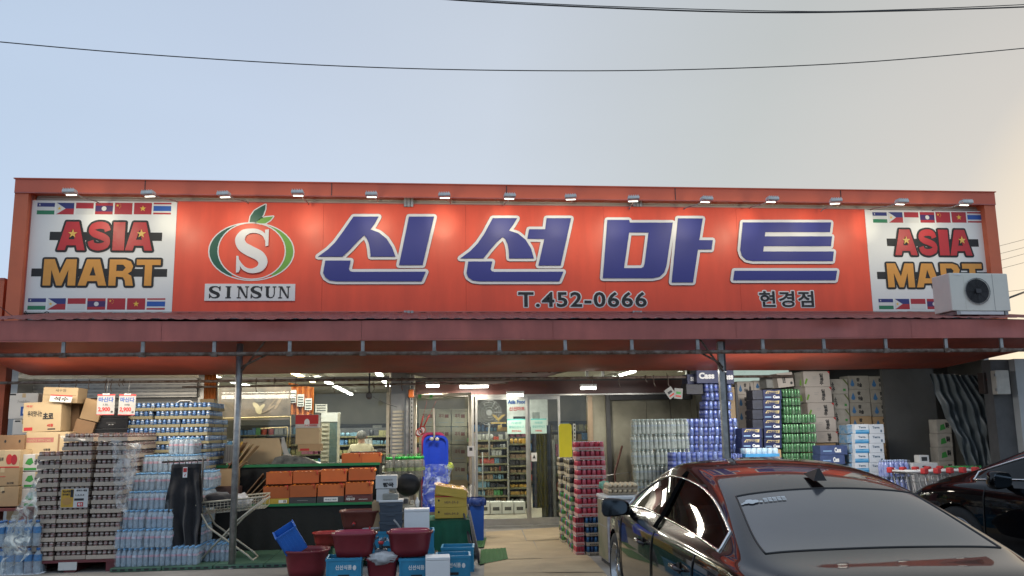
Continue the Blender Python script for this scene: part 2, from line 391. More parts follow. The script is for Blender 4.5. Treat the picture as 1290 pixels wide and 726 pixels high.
# interior shell
m = MB(); m.box((-6.7, 15.3, 2.86), (8.3, 26.8, 2.9), inceil); B('ceiling', m)
m = MB(); m.box((-6.6, 26.6, .03), (8.2, 26.8, 2.86), inwall); B('inner_wall', m)
# porch ceiling
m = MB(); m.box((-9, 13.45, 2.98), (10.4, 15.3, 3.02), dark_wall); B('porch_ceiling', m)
# shopfront bays at Y = 15.2 : x from photo columns
def X(px, Y=15.2, py=560): return at(px, py, Y).x
YF = 15.2
m = MB(); m.box((X(-120), 14.8, 0), (X(15), 15.3, 2.97), orange_paint); B('orange_pier', m)
# roller shutters on the left: individual slats
xa, xb = X(16), X(248)
m = MB(); m.box((xa, YF + .03, 0), (xb, YF + .06, 2.6), grey_pl); B('shutter_backing', m)
slat = MB(); slat.box((0, -.012, 0), (xb - xa - .02, .012, .062), mat('shutter_slat_paint', (.58, .56, .49), .5, .2, var=.2, scale=4)); slat.box((0, -.018, .05), (xb - xa - .02, -.0125, .06), grey_pl)
sme = slat.mesh('shutter_slat')
for i in range(18): obj('shutter_slat', sme, bld, (xa + .01, YF - 15, .98 + i * .071))
m = MB(); m.box((xa, YF - .16, 2.3), (xb, YF + .02, 2.62), alu)
for i in range(5): m.box((xa, YF - .175, 2.32 + i * .06), (xb, YF - .162, 2.345 + i * .06), galv)
B('shutter_box', m)
m = MB(); m.box((xb, YF - .06, 0), (X(268), YF + .1, 2.97), alu); B('pier', m)
# window bay with glass
wa, wb = X(268), X(490)
m = MB(); m.box((wa, YF - .03, .0), (wb, YF + .05, .55), grey_pl); B('window_base', m)
m = MB()
m.box((wa, YF - .04, .55), (wb, YF + .06, .61), alu); m.box((wa, YF - .04, 2.56), (wb, YF + .06, 2.63), alu)
m.box((wb - .05, YF - .045, .61), (wb, YF + .065, 2.56), cream); m.box((wa, YF - .045, .61), (wa + .05, YF + .065, 2.56), alu)
wf = B('window_frame', m)
m = MB(); m.box((wa + .05, YF, .61), (wb - .05, YF + .006, 2.56), glass); B('window_pane', m)
m = MB(); m.box((wa, YF, 2.63), (wb, YF + .006, 2.96), glass); B('window_pane', m)
# louvred aluminium pier
m = MB(); pa, pb = X(492), X(511)
m.box((pa, YF - .02, 0), (pb, YF + .1, 2.97), alu); B('pier', m)
lm = MB(); lm.box((pa + .03, YF - .05, 0), (pb - .03, YF - .021, .035), cream, Matrix.Identity(4))
lme = lm.mesh('louvre')
for i in range(13): obj('louvre', lme, bld, (0, -15, 1.25 + i * .062))
m = MB(); m.box((pb + .003, YF - .12, 0), (X(516), YF + .1, 2.97), galv); m.box((X(516) + .01, YF - .16, 0), (X(522), YF + .1, 2.97), alu)
for i in range(30): m.box((X(518), YF - .163, .6 + i * .07), (X(519.5), YF - .159, .63 + i * .07), black_pl)
B('guide_rail', m)
# header over the door
m = MB(); m.box((X(523), YF - .05, 2.29), (X(870), YF + .08, 2.52), maroon_hdr); m.box((X(523), YF - .055, 2.52), (X(870), YF + .085, 2.545), dark_pl)
m.box((X(523), YF - .055, 2.265), (X(870), YF + .07, 2.289), alu); B('door_header', m)
m = MB(); m.box((X(523), YF, 2.545), (X(870), YF + .006, 2.97), glass); B('window_pane', m)
for px in (600, 742, 762, 870):
    m = MB(); m.box((X(px) - .02, YF - .04, 2.545), (X(px) + .02, YF + .06, 2.97), alu); B('mullion', m)
# glazed side panel, door, right fixed light
m = MB(); sa, sb = X(523), X(597)
m.box((sa, YF - .03, 0), (sb, YF + .04, .5), wall_dirty); B('panel_base', m)
m = MB(); m.box((sa, YF, .5), (sb - .05, YF + .006, 2.265), glass); B('window_pane', m)
m = MB(); m.box((sb - .05, YF - .05, 0), (sb, YF + .06, 2.265), alu); B('mullion', m)
m = MB(); da, dm, db = X(598), X(665), X(703)
m.box((da, YF - .1, .0), (db, YF + .1, .045), alu); B('door_sill', m)
def leaf(x0, x1, y):
    m = MB(); m.box((x0, y, .05), (x1, y + .04, .16), alu); m.box((x0, y, 2.2), (x1, y + .04, 2.262), alu)
    m.box((x0, y, .16), (x0 + .04, y + .04, 2.2), alu); m.box((x1 - .04, y, .16), (x1, y + .04, 2.2), alu)
    d = B('door', m); g_ = MB(); g_.box((x0 + .04, y + .017, .16), (x1 - .04, y + .023, 2.2), glass); obj('door_pane', g_, d); return d
dl = leaf(da + .01, dm, YF - .06); dr = leaf(dm + .004, db + .05, YF - .005)
# notices stuck on the doors
pale = mat('pale_green_notice', (.34, .48, .42), .6, var=.1, scale=5, bump=0)
for (x0, x1), y_, par in (((X(639), X(662)), YF - .05, dl), ((X(669), X(689)), YF - .002, dr)):
    n_ = MB(); n_.box((x0, y_, 1.60), (x1, y_ + .004, 1.86), pale); n_.box((x0, y_ - .002, 1.84), (x1, y_, 1.86), mat('teal', (.1, .45, .4), .6))
    text_into(n_, '자동문', x0 + .07, x1 - .07, 1.77, 1.81, y_ - .001, mat('notice_teal', (.08, .3, .28), .6, var=0, bump=0), .01, .001)
    text_into(n_, '출입안전사고', x0 + .03, x1 - .03, 1.70, 1.745, y_ - .001, MATS['notice_teal'], .01, .001)
    text_into(n_, '주의하세요', x0 + .08, x1 - .08, 1.63, 1.665, y_ - .001, ink_red, .01, .001)
    obj('notice', n_, par)
n_ = MB(); n_.box((X(669), YF - .009, 1.12), (X(676), YF - .006, 1.27), white_card); n_.prism([(X(670.5), 1.17), (X(674.5), 1.17), (X(672.5), 1.24)], YF - .012, YF - .0095, ink); obj('sticker', n_, dr)
m = MB(); m.box((db + .05, YF - .04, 0), (X(742), YF + .02, .25), dark_pl); B('panel_base', m)
m = MB(); m.box((db + .052, YF + .03, .25), (X(741), YF + .036, 2.262), glass); B('window_pane', m)
m = MB(); m.box((X(741), YF - .06, 0), (X(747), YF + .06, 2.26), mat('brown_frame', (.30, .22, .14), .5)); B('mullion', m)
m = MB(); m.box((X(747), YF - .01, 0), (X(764), YF + .03, 2.26), wall_dirty); m.box((X(764), YF - .08, 0), (X(769), YF + .05, 2.26), dark_pl); B('wall_board', m)
for a, b in ((769, 816), (816, 873)):
    m = MB(); m.box((X(a) + .004, YF - .012 + (a - 769) * .0001, 0), (X(b) - .004, YF + .03, 2.26), wall_dirty); B('wall_board', m)
m = MB(); m.box((X(769), YF - .10, 2.17), (X(875), YF - .02, 2.262), dark_pl); B('rail', m)
m = MB(); m.box((X(873), YF - .3, 0), (X(884), YF + .1, 2.97), mat('olive_grey_panel', (.17, .165, .13), .7)); B('pier', m)
# storage bay on the right: back wall, side return, outer pier
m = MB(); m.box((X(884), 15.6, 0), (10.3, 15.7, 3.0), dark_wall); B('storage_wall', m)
m = MB(); m.box((X(884), 15.55, 2.5), (X(1010), 15.598, 2.95), mat('glowing_frosted_glass', (.40, .46, .42), .3, emit=.25, ecol=(.7, .9, .8))); B('clerestory', m)  # greenish glow put into the glass as emission, solid wall behind it
m = MB(); m.box((X(1120, 13.6), 13.62, 0), (X(1185, 13.6), 13.7, 2.97), mat('charcoal_panel', (.075, .075, .07), .75, var=.3, scale=2)); B('charcoal_panel', m)
p0 = at(1262, 560, 12.3)
m = MB(); m.box((p0.x - .06, 12.28, 0), (p0.x + .24, 12.5, 2.62), mat('grey_pier_paint', (.10, .10, .10), .7)); B('pier', m)
m = MB(); m.box((p0.x + .243, 12.15, 0), (p0.x + 2.6, 12.35, 2.62), mat('white_panel', (.42, .43, .42), .6, var=.15, scale=1.5)); B('end_panel', m)
# yellowish lit column with orange banner inside left window edge
# ---------------------------------------------------------------- ceiling tube lights inside the shop
def tube_kind(mt, L=1.2, nm='ceiling_light'):
    t = thing(nm, 'ceiling tube light inside the shop', 'ceiling light')
    a = MB(); a.box((-.07, -L / 2, .0), (.07, L / 2, .05), white_pl); obj('housing', a, t)
    a = MB(); a.box((-.045, -L / 2 + .02, -.03), (.045, L / 2 - .02, -.001), mt); obj('tube', a, t); return Kind(t)
CT = tube_kind(tube_glow); WT = tube_kind(warm_glow)
rows = [(267, 470, 17.2, 4, CT, 'left'), (403, 487, 18.2, 5, CT, 'over the middle aisle'), (478, 472, 17.2, 3, CT, 'right of the window'), (375, 474, 17.0, 2, WT, 'warm'), (790, 473, 17.3, 3, CT, 'over the right wall'), (640, 480, 19, 3, CT, 'above the door')]
for px, py, Y0, n, K, where in rows:
    x0 = at(px, py, Y0).x
    for i in range(n):
        yy = Y0 + i * 1.75
        K.place((x0, yy, 2.80), label='%s ceiling tube light inside the shop, %s row, %s from the window' % ('warm orange' if K is WT else 'white', where, ORD[i]), group='ceiling tube lights inside the shop')
# real light from the tubes
def area(name, loc, sx, sy, e, col, rot=(0, 0, 0)):
    l = bpy.data.lights.new(name, 'AREA'); l.shape = 'RECTANGLE'; l.size = sx; l.size_y = sy; l.energy = e; l.color = col
    o = bpy.data.objects.new(name, l); COL.objects.link(o); o.location = loc; o.rotation_euler = rot; return o
for i, x in enumerate((-4.6, -1.6, 1.4, 4.6)):
    area('tube_row_lamp', (x, 19.5, 2.68), .3, 6, 75, (1, .93, .80))

# ================================================================ sign
sign = thing('shop_sign', 'long red and white illuminated shop sign with big blue Korean letters', 'shop sign', (0, YS, 3.6))
def SG(name, mb): return obj(name, mb, sign, (0, -YS, -3.6))
def sp(px, py): p = at(px, py, YS); return (p.x, p.z)
panel_w = mat('sign_white', (.78, .79, .78), .45, var=.05, scale=1, bump=.02)
panel_r = mat('sign_red', (.84, .095, .042), .42, var=.10, scale=1.3, bump=.02, streak=.10)
blue_l = mat('letter_blue', (.028, .035, .24), .5, var=.1, scale=1, bump=.01)
white_l = mat('letter_white', (.74, .74, .74), .4, var=.04, scale=2, bump=.01)
ZB, ZT = 3.615, 5.42
def seam(px, py): return sp(px, py)[0]
x0, x1, x2, x3 = sp(41, 254)[0], sp(223.5, 255)[0], sp(1089, 265)[0], sp(1240, 265)[0]
m = MB(); m.box((x0, YS, ZB), (x1 - .002, YS + .12, ZT), panel_w); m.box((x0 - .012, YS - .006, ZB - .02), (x1, YS + .125, ZB), alu); m.box((x0 - .02, YS - .008, ZB), (x0, YS + .12, ZT), alu); SG('white_panel', m)
nseg = 5
for i in range(nseg):
    a = x1 + (x2 - x1) * i / nseg; b = x1 + (x2 - x1) * (i + 1) / nseg
    m = MB(); m.box((a + .0015, YS, ZB), (b - .0015, YS + .12, ZT), panel_r); SG('red_panel', m)
m = MB(); m.box((x1, YS - .008, ZB - .02), (x2, YS + .12, ZB), maroon); m.box((x1, YS - .008, ZT), (x2, YS + .12, ZT + .015), maroon); SG('edge_trim', m)
m = MB(); m.box((x2 + .002, YS, ZB), (x3, YS + .12, ZT), panel_w); m.box((x2, YS - .006, ZB - .02), (x3 + .012, YS + .125, ZB), alu); m.box((x3, YS - .008, ZB), (x3 + .02, YS + .12, ZT), alu); SG('white_panel', m)
for px in (515, 803):       # cable clamps
    for py, h in ((252, .12), (397, .07)):
        p = at(px, py, 13.98); m = MB()
        for k in range(3): m.box((p.x - .08 + k * .055, 13.96, p.z - h), (p.x - .035 + k * .055, 14.1, p.z + h), galv)
        SG('bracket', m)
BIGN = [0]
def big(polys, org, sc, name):
    """one blue letter stroke: polys = [outline, hole...] in traced coordinates"""
    tr = [[sp(org[0] + x / sc, org[1] + y / sc) for x, y in P] for P in polys]
    def area_(P): return sum(P[i - 1][0] * P[i][1] - P[i][0] * P[i - 1][1] for i in range(len(P)))
    tr = [P if area_(P) > 0 else P[::-1] for P in tr]
    d = .048; BIGN[0] += 1; e_ = BIGN[0] * .0006
    wht = MB(); wht.prism(tr[0], YS - .016 - e_, YS - .001, white_l, holes=[h[::-1] for h in tr[1:]]); ribbon(wht, [(P[i - 1], P[i]) for P in tr for i in range(len(P))], d, YS - .0165 - e_, white_l)
    ribbon(wht, [(P[i - 1], P[i]) for P in tr for i in range(len(P))], d + .009, YS - .004 - e_ * .2, maroon)
    o = SG('letter_outline', wht)
    bl = MB(); bl.prism(tr[0], YS - .034, YS - .0265, blue_l, holes=[h[::-1] for h in tr[1:]])
    obj('letter_face', bl, o)
A_ = (380, 220); A2 = (720, 220); sc = 3.583
def arc(cx, cy, rx, ry, a0, a1, n=6): return [(cx + rx * math.cos(R(a0 + (a1 - a0) * i / n)), cy + ry * math.sin(R(a0 + (a1 - a0) * i / n))) for i in range(n + 1)]
big([[(75, 372), (120, 340), (152, 308), (186, 262), (212, 225), (235, 192), (348, 192), (330, 225), (312, 250), (350, 264), (384, 292), (408, 330), (424, 372), (312, 372), (309, 340), (303, 310), (293, 288), (283, 277), (255, 302), (225, 335), (186, 372)]], A_, sc, 's')
big([[(485, 192), (598, 192), (546, 410), (440, 410)]], A_, sc, 'i')
big([[(108, 390), (222, 390), (214, 428), (220, 438), (232, 441), (560, 440), (542, 483), (160, 483), (128, 479), (108, 466), (98, 446)]], A_, sc, 'n')
big([[(716, 380), (760, 348), (795, 312), (825, 268), (845, 230), (862, 199), (972, 199), (955, 228), (935, 255), (975, 268), (1010, 296), (1034, 335), (1047, 380), (936, 380), (934, 345), (928, 315), (918, 293), (907, 284), (880, 308), (850, 342), (820, 380)]], A_, sc, 's')
big([[(1105, 199), (1215, 199), (1168, 412), (1068, 412), (1094, 293), (1018, 292), (1026, 249), (1098, 249)]], A_, sc, 'eo')
big([[(752, 394), (860, 394), (852, 430), (858, 438), (870, 441), (1180, 440), (1162, 483), (805, 483), (772, 479), (752, 466), (744, 446)]], A_, sc, 'n')
big([[(160, 207), (258, 207), (262, 219), (455, 219), (426, 415), (415, 445), (396, 462), (365, 469), (140, 469)], [(258, 264), (346, 264), (328, 405), (322, 419), (312, 424), (235, 424)]], A2, sc, 'm')
big([[(478, 200), (590, 200), (574, 298), (635, 298), (629, 340), (568, 340), (546, 488), (450, 488)]], A2, sc, 'a')
big([[(770, 218), (1168, 218), (1163, 262), (872, 262), (869, 281), (1172, 281), (1167, 325), (865, 325), (862, 349), (1180, 349), (1175, 392), (815, 392), (785, 386), (766, 368), (759, 342)]], A2, sc, 't')
big([[(733, 436), (1195, 436), (1188, 478), (727, 478)]], A2, sc, 'eu')
# telephone number and branch name
def small(s, q0, q1, name, yb=0):
    (xa, zb), (xb_, zt) = sp(*q0), sp(*q1)
    m = MB(); ribbon(m, text_edges(white_l, s, .020, xa, xb_, zb, zt, 1.12), .020, YS - .003, white_l); text_into(m, s, xa, xb_, zb, zt, YS - .004, white_l, .020, .001, space=1.12)
    o = SG('lettering', m)
    m = MB(); text_into(m, s, xa, xb_, zb, zt, YS - .010, ink, .020, .002, space=1.12); obj('lettering_face', m, o)
small('T.452-0666', (653, 387), (814, 368), 'tel'); small('현경점', (957, 387), (1024, 367), 'branch')
# apple shaped logo
LG = (240, 240); ls = 4.5375
def lp(x, y): return sp(LG[0] + x / ls, LG[1] + y / ls)
g1 = mat('logo_dark_green', (.012, .10, .06), .4, var=.1); g2 = mat('logo_light_green', (.16, .38, .05), .4, var=.1)
lo = MB(); ell = lambda cx, cy, rx, ry, a0=0, a1=360, n=40: [lp(cx + rx * math.cos(R(a0 + (a1 - a0) * i / n)), cy + ry * math.sin(R(a0 + (a1 - a0) * i / n))) for i in range(n + 1)]
lo.prism(ell(348, 350, 247, 168)[:-1], YS - .006, YS - .001, white_l, holes=[ell(348, 350, 240, 162)[:-1]])
lo.prism(ell(350, 347, 196, 164)[:-1], YS - .008, YS - .0065, white_l, holes=[ell(350, 347, 189, 158)[:-1]])
lg = SG('logo_ring', lo)
m = MB(); P1 = ell(348, 350, 240, 162, 118, 262, 20) + [lp(340, 190)] + ell(350, 347, 196, 162, 250, 125, 20); m.prism(P1, YS - .005, YS - .0015, g1); obj('dark_green_crescent', m, lg)
m = MB(); P1 = ell(348, 350, 240, 162, 60, -78, 20) + [lp(360, 190)] + ell(350, 347, 196, 162, -68, 55, 20); m.prism(P1, YS - .005, YS - .0015, g2); obj('light_green_crescent', m, lg)
for nm, P1, c_ in (('dark_leaf', [(338, 182), (344, 150), (366, 118), (398, 98), (430, 82), (428, 110), (416, 142), (398, 168), (372, 184)], g1), ('light_leaf', [(376, 184), (396, 163), (430, 154), (474, 150), (456, 172), (428, 190), (400, 190)], g2)):
    tr = [lp(*q) for q in P1]; m = MB(); m.prism(offset_poly(tr, .018), YS - .011, YS - .009, white_l); o = obj('leaf_outline', m, lg)
    m = MB(); m.prism(tr, YS - .014, YS - .0115, c_); obj('leaf_face', m, lg)
def stroke(pts, ws):      # centreline with widths -> outline
    L_, Rr = [], []
    for i, p in enumerate(pts):
        a = Vector(pts[max(0, i - 1)]); b = Vector(pts[min(len(pts) - 1, i + 1)]); d = (b - a).normalized(); n = Vector((-d.y, d.x)) * ws[i] / 2
        L_.append((p[0] + n.x, p[1] + n.y)); Rr.append((p[0] - n.x, p[1] - n.y))
    return L_ + Rr[::-1]
def bez(P, n=8):
    out = []
    for i in range(len(P) - 1):
        p0 = Vector(P[max(0, i - 1)]); p1 = Vector(P[i]); p2 = Vector(P[i + 1]); p3 = Vector(P[min(len(P) - 1, i + 2)])
        for k in range(n): t = k / n; out.append(tuple(.5 * ((2 * p1) + (p2 - p0) * t + (2 * p0 - 5 * p1 + 4 * p2 - p3) * t * t + (3 * p1 - p0 - 3 * p2 + p3) * t ** 3)))
    return out + [tuple(P[-1])]
SC = [(436, 290), (420, 255), (385, 236), (345, 234), (305, 248), (285, 284), (300, 322), (345, 350), (395, 376), (415, 410), (400, 445), (355, 462), (315, 452), (288, 425), (272, 395)]
SW = [12, 20, 24, 26, 42, 56, 60, 62, 60, 54, 40, 26, 22, 18, 10]
def bigS(f, mb, ya, yb, mt, gw=0):
    c = bez(SC, 5); w = [v for v in [SW[min(len(SW) - 1, int(i / 5))] + (SW[min(len(SW) - 1, int(i / 5) + 1)] - SW[min(len(SW) - 1, int(i / 5))]) * ((i % 5) / 5) for i in range(len(c))]]
    mb.prism([f(*q) for q in stroke(c, [x + gw for x in w])], ya, yb, mt)
    mb.prism([f(*q) for q in [(428, 228), (450, 224), (446, 318), (430, 322)]], ya - .0006, yb, mt); mb.prism([f(*q) for q in [(264, 376), (276, 376), (286, 452), (276, 470), (262, 472)]], ya - .0006, yb, mt)
m = MB(); bigS(lp, m, YS - .030, YS - .004, white_l); obj('logo_letter', m, lg)
# name plate below the logo, slab serif lettering
m = MB(); a, b = lp(80, 632), lp(600, 536); m.box((a[0], YS - .02, a[1]), (b[0], YS - .001, b[1]), white_l); pl = SG('name_plate', m)
m = MB(); X0, Z0 = lp(102, 618); X1, Z1 = lp(578, 550); lw = (X1 - X0) / 6
yy = YS - .0245
def bx(x, z, w, h, k=0): m.box((x, yy - k * .0004, z), (x + w, YS - .0205, z + h), ink)
Hh = Z1 - Z0; sf = Hh * .09; T = lw * .23; t_ = lw * .08
def fS(x):
    f = lambda px, py: (x + (px - 262) / (450 - 262) * lw * .82 + lw * .06, Z0 + (472 - py) / (472 - 224) * Hh); bigS(f, m, yy, YS - .0205, ink)
def fI(x): bx(x + lw * .34, Z0, T, Hh); bx(x + lw * .24, Z0, lw * .4, sf, 1); bx(x + lw * .24, Z1 - sf, lw * .4, sf, 1)
def fN(x):
    bx(x + lw * .16, Z0, t_, Hh); bx(x + lw * .74, Z0, t_, Hh, 1); m.prism([(x + lw * .12, Z1), (x + lw * .34, Z1), (x + lw * .81, Z0), (x + lw * .70, Z0)], yy - .0008, YS - .0205, ink)
    bx(x + lw * .06, Z0, lw * .28, sf, 3); bx(x + lw * .06, Z1 - sf, lw * .2, sf, 3); bx(x + lw * .64, Z1 - sf, lw * .28, sf, 3)
def fU(x):
    P1 = [(x + lw * .16, Z1), (x + lw * .16, Z0 + Hh * .25), (x + lw * .24, Z0 + Hh * .07), (x + lw * .42, Z0), (x + lw * .62, Z0 + Hh * .03), (x + lw * .76, Z0 + Hh * .16), (x + lw * .80, Z0 + Hh * .35), (x + lw * .80, Z1), (x + lw * .73, Z1), (x + lw * .73, Z0 + Hh * .35), (x + lw * .66, Z0 + Hh * .15), (x + lw * .50, Z0 + Hh * .09), (x + lw * .40, Z0 + Hh * .15), (x + lw * .36, Z0 + Hh * .3), (x + lw * .36, Z1)]
    m.prism(P1, yy, YS - .0205, ink); bx(x + lw * .08, Z1 - sf, lw * .36, sf, 3); bx(x + lw * .64, Z1 - sf, lw * .26, sf, 3)
for i, f in enumerate((fS, fI, fN, fS, fU, fN)): f(X0 + i * lw)
obj('lettering', m, pl)
# the two ASIA MART panels
fl_blue = mat('flag_blue', (.03, .035, .18), .4, var=.05); fl_red = mat('flag_red', (.42, .02, .03), .4, var=.05); fl_green = mat('flag_green', (.02, .20, .09), .4, var=.05)
fl_white = mat('flag_white', (.68, .68, .66), .4, var=.03); fl_yel = mat('flag_yellow', (.80, .52, .06), .4, var=.05); fl_b2 = mat('flag_azure', (.02, .10, .42), .4, var=.05); fl_pur = mat('flag_indigo', (.06, .02, .12), .4, var=.05)
asia_red = mat('asia_red', (.50, .03, .035), .4, var=.1); mart_or = mat('mart_orange', (.72, .33, .06), .4, var=.1)
def star(cx, cz, r): return [(cx + (r if i % 2 == 0 else r * .4) * math.sin(PI * i / 5), cz + (r if i % 2 == 0 else r * .4) * math.cos(PI * i / 5)) for i in range(10)]
def circ(cx, cz, r, n=14): return [(cx + r * math.cos(2 * PI * i / n), cz + r * math.sin(2 * PI * i / n)) for i in range(n)]
def flag(i, x, z, w, h):
    m = MB(); y0, y1 = YS - .003, YS - .0005
    R_ = lambda a, b, c, d, mt, k=0: m.box((x + a * w, y0 - k * .0008, z + c * h), (x + b * w, y1, z + d * h), mt)
    P_ = lambda P, mt, k=1: m.prism([(x + a * w, z + c * h) for a, c in P], y0 - k * .0008, y1, mt)
    if i == 0: R_(0, 1, .66, 1, fl_blue); R_(0, 1, 0, .34, fl_green); R_(0, 1, .34, .66, fl_white); P_([(.12, .78), (.18, .74), (.16, .83), (.18, .92), (.12, .88), (.10, .83)], fl_white)
    if i == 1: R_(0, 1, .5, 1, fl_blue); R_(0, 1, 0, .5, fl_red); P_([(0, 0), (.52, .5), (0, 1)], fl_white); m.prism(star(x + .17 * w, z + .5 * h, h * .17), y0 - .002, y1, fl_yel)
    if i == 2: R_(0, 1, .5, 1, fl_red); R_(0, 1, 0, .5, fl_white)
    if i == 3: R_(0, 1, 0, .25, fl_red); R_(0, 1, .75, 1, fl_red); R_(0, 1, .25, .75, fl_pur); m.prism(circ(x + .5 * w, z + .5 * h, h * .2), y0 - .001, y1, fl_white)
    if i == 4:
        R_(0, 1, 0, 1, fl_red); m.prism(star(x + .16 * w, z + .76 * h, h * .13), y0 - .001, y1, fl_yel)
        for a, c in ((.28, .9), (.34, .8), (.34, .66), (.28, .56)): m.prism(star(x + a * w, z + c * h, h * .045), y0 - .001, y1, fl_yel)
    if i == 5: R_(0, 1, 0, 1, fl_red); m.prism(star(x + .5 * w, z + .5 * h, h * .27), y0 - .001, y1, fl_yel)
    if i == 6: R_(0, 1, 0, .14, fl_red); R_(0, 1, .86, 1, fl_red); R_(0, 1, .14, .28, fl_white); R_(0, 1, .72, .86, fl_white); R_(0, 1, .28, .72, fl_b2)
    SG('printed_flag', m)
GLY = {'A': [[(0, 0), (.27, 1), (.73, 1), (1, 0), (.72, 0), (.67, .17), (.33, .17), (.28, 0)], [(.39, .38), (.61, .38), (.5, .74)]], 'I': [[(.0, 0), (0, 1), (1, 1), (1, 0)]],
 'M': [[(0, 0), (0, 1), (.32, 1), (.5, .45), (.68, 1), (1, 1), (1, 0), (.76, 0), (.76, .60), (.58, 0), (.42, 0), (.24, .60), (.24, 0)]],
 'R': [[(0, 0), (0, 1), (.62, 1), (.84, .93), (.94, .74), (.88, .55), (.74, .46), (.88, .38), (.93, .2), (.97, 0), (.68, 0), (.64, .2), (.56, .32), (.28, .34), (.28, 0)], [(.28, .56), (.28, .80), (.54, .80), (.65, .69), (.54, .56)]],
 'T': [[(.35, 0), (.35, .79), (.0, .79), (.0, 1), (1, 1), (1, .79), (.65, .79), (.65, 0)]],
 'S': [stroke(bez([(.84, .68), (.76, .84), (.5, .885), (.24, .83), (.16, .69), (.30, .58), (.6, .49), (.82, .38), (.80, .2), (.5, .115), (.22, .17), (.14, .33)], 3), [.25] * 34)]}
WID = {'ASIA': [.30, .26, .13, .30], 'MART': [.32, .28, .25, .24]}
def asia(ax, bx_, F):      # F(u,v): panel unit coordinates -> x,z ; traced from the left panel (u,v in zoom pixels)
    for y_t, y_b, xs_, xe in ((130, 182, 168, 783), (566, 618, 125, 755)):
        st = (xe - xs_ + 6) / 7
        for i in range(7):
            a = F(xs_ + i * st, y_b); b = F(xs_ + i * st + st - 5, y_t); flag(i, a[0], a[1], b[0] - a[0], b[1] - a[1])
    for s, q0, q1, mt, bar in (('ASIA', (262, 346), (712, 220), asia_red, ((226, 300), (742, 266))), ('MART', (195, 508), (745, 390), mart_or, ((142, 466), (765, 432)))):
        a, b = F(*q0), F(*q1); c, d = F(*bar[0]), F(*bar[1])
        m = MB(); m.box((c[0], YS - .003, c[1]), (d[0], YS - .0005, d[1]), ink); SG('black_bar', m)
        ws = WID[s]; tot = sum(ws); x = a[0]; W_ = b[0] - a[0]; H_ = b[1] - a[1]; o = None
        for ch, w in zip(s, ws):
            lw_ = W_ * w / tot; G = [[(x + u_ * lw_ * .93, a[1] + v_ * H_) for u_, v_ in P_] for P_ in GLY[ch]]; x += lw_
            m = MB(); ribbon(m, [(P_[i - 1], P_[i]) for P_ in G for i in range(len(P_))], .034, YS - .006, ink); m.prism(G[0], YS - .0055, YS - .001, ink)
            o = SG('letter_outline', m); m = MB(); m.prism(G[0], YS - .013, YS - .009, mt, holes=G[1:]); obj('letter_face', m, o)
    for u in (335, 648):
        a = F(u, 272); m = MB(); m.prism(star(a[0], a[1], .075), YS - .020, YS - .0165, mat('gold', (.85, .55, .12), .4)); SG('gold_star', m)
asia(0, 0, lambda u, v: sp(0 + u / 3.629, 220 + v / 3.629))
def FR(u, v):       # same artwork fitted to the right panel
    lx0, lz0 = sp(0 + 168 / 3.629, 220 + 130 / 3.629); lx1, _ = sp(0 + 783 / 3.629, 220 + 130 / 3.629)
    x, z = sp(0 + u / 3.629, 220 + v / 3.629); rx0 = sp(1098, 268)[0]; rx1 = sp(1236, 268)[0]
    return (rx0 + (x - lx0) * (rx1 - rx0) / (lx1 - lx0) * 1.0, z)
asia(0, 0, FR)

# ---------------------------------------------------------------- flood lights
fl = thing('flood_light', 'x', 'flood light')
m = MB(); m.bbox((-.13, -.10, -.03), (.13, .08, .05), mat('lamp_housing', (.74, .74, .70), .4, .3, var=.25), .02)
for k in range(5): m.box((-.11 + k * .05, -.095, .051), (-.095 + k * .05, .07, .07), MATS['lamp_housing'])
obj('lamp_head', m, fl)
m = MB(); m.box((-.105, .045, -.040), (.105, .083, -.031), bulb_glow, Matrix.Identity(4)); obj('lamp_glass', m, fl)
m = MB(); m.tube([(.02, .06, .02), (.03, .5, .05), (.03, 1.05, .16), (.03, 1.2, .16)], .014, galv, 6); obj('arm', m, fl)
FK = Kind(fl)
lamp_px = [88, 187, 282, 375, 468, 560, 642, 719, 798, 890, 973, 1053, 1136, 1217]
lamp_py = [243, 245, 246, 244, 246, 247, 248, 249, 251, 252, 252, 254, 255, 256]
YL = 12.78
for i, (a, b) in enumerate(zip(lamp_px, lamp_py)):
    p = at(a, b + 3, YL)
    o = FK.place((p.x, YL, p.z + .04), rz=random.uniform(-.2, .2), scale=(.70, .75, .70), group='flood lights along the top of the sign',
             label='small white flood light on an arm above the sign, %s from the left' % ORD[i])
    o.rotation_euler.x = R(random.uniform(-3, 3))
    l = bpy.data.lights.new('flood_beam', 'SPOT'); l.energy = random.uniform(6.5, 11); l.color = (1, .90, .62); l.spot_size = R(36); l.spot_blend = 1; l.shadow_soft_size = .05
    lb = bpy.data.objects.new('flood_beam', l); COL.objects.link(lb); lb.location = (p.x, YL + .12, p.z - .03); lb.rotation_euler = (R(88), 0, 0)
    l = bpy.data.lights.new('flood_lamp', 'SPOT'); l.energy = 11; l.color = (1, .87, .60); l.spot_size = R(125); l.spot_blend = 1; l.shadow_soft_size = .04
    lo_ = bpy.data.objects.new('flood_lamp', l); COL.objects.link(lo_); lo_.location = (p.x, YL + .12, p.z - .05)
    lo_.rotation_euler = (Vector((p.x + .02, YS, p.z - .35)) - lo_.location).to_track_quat('-Z', 'Y').to_euler()

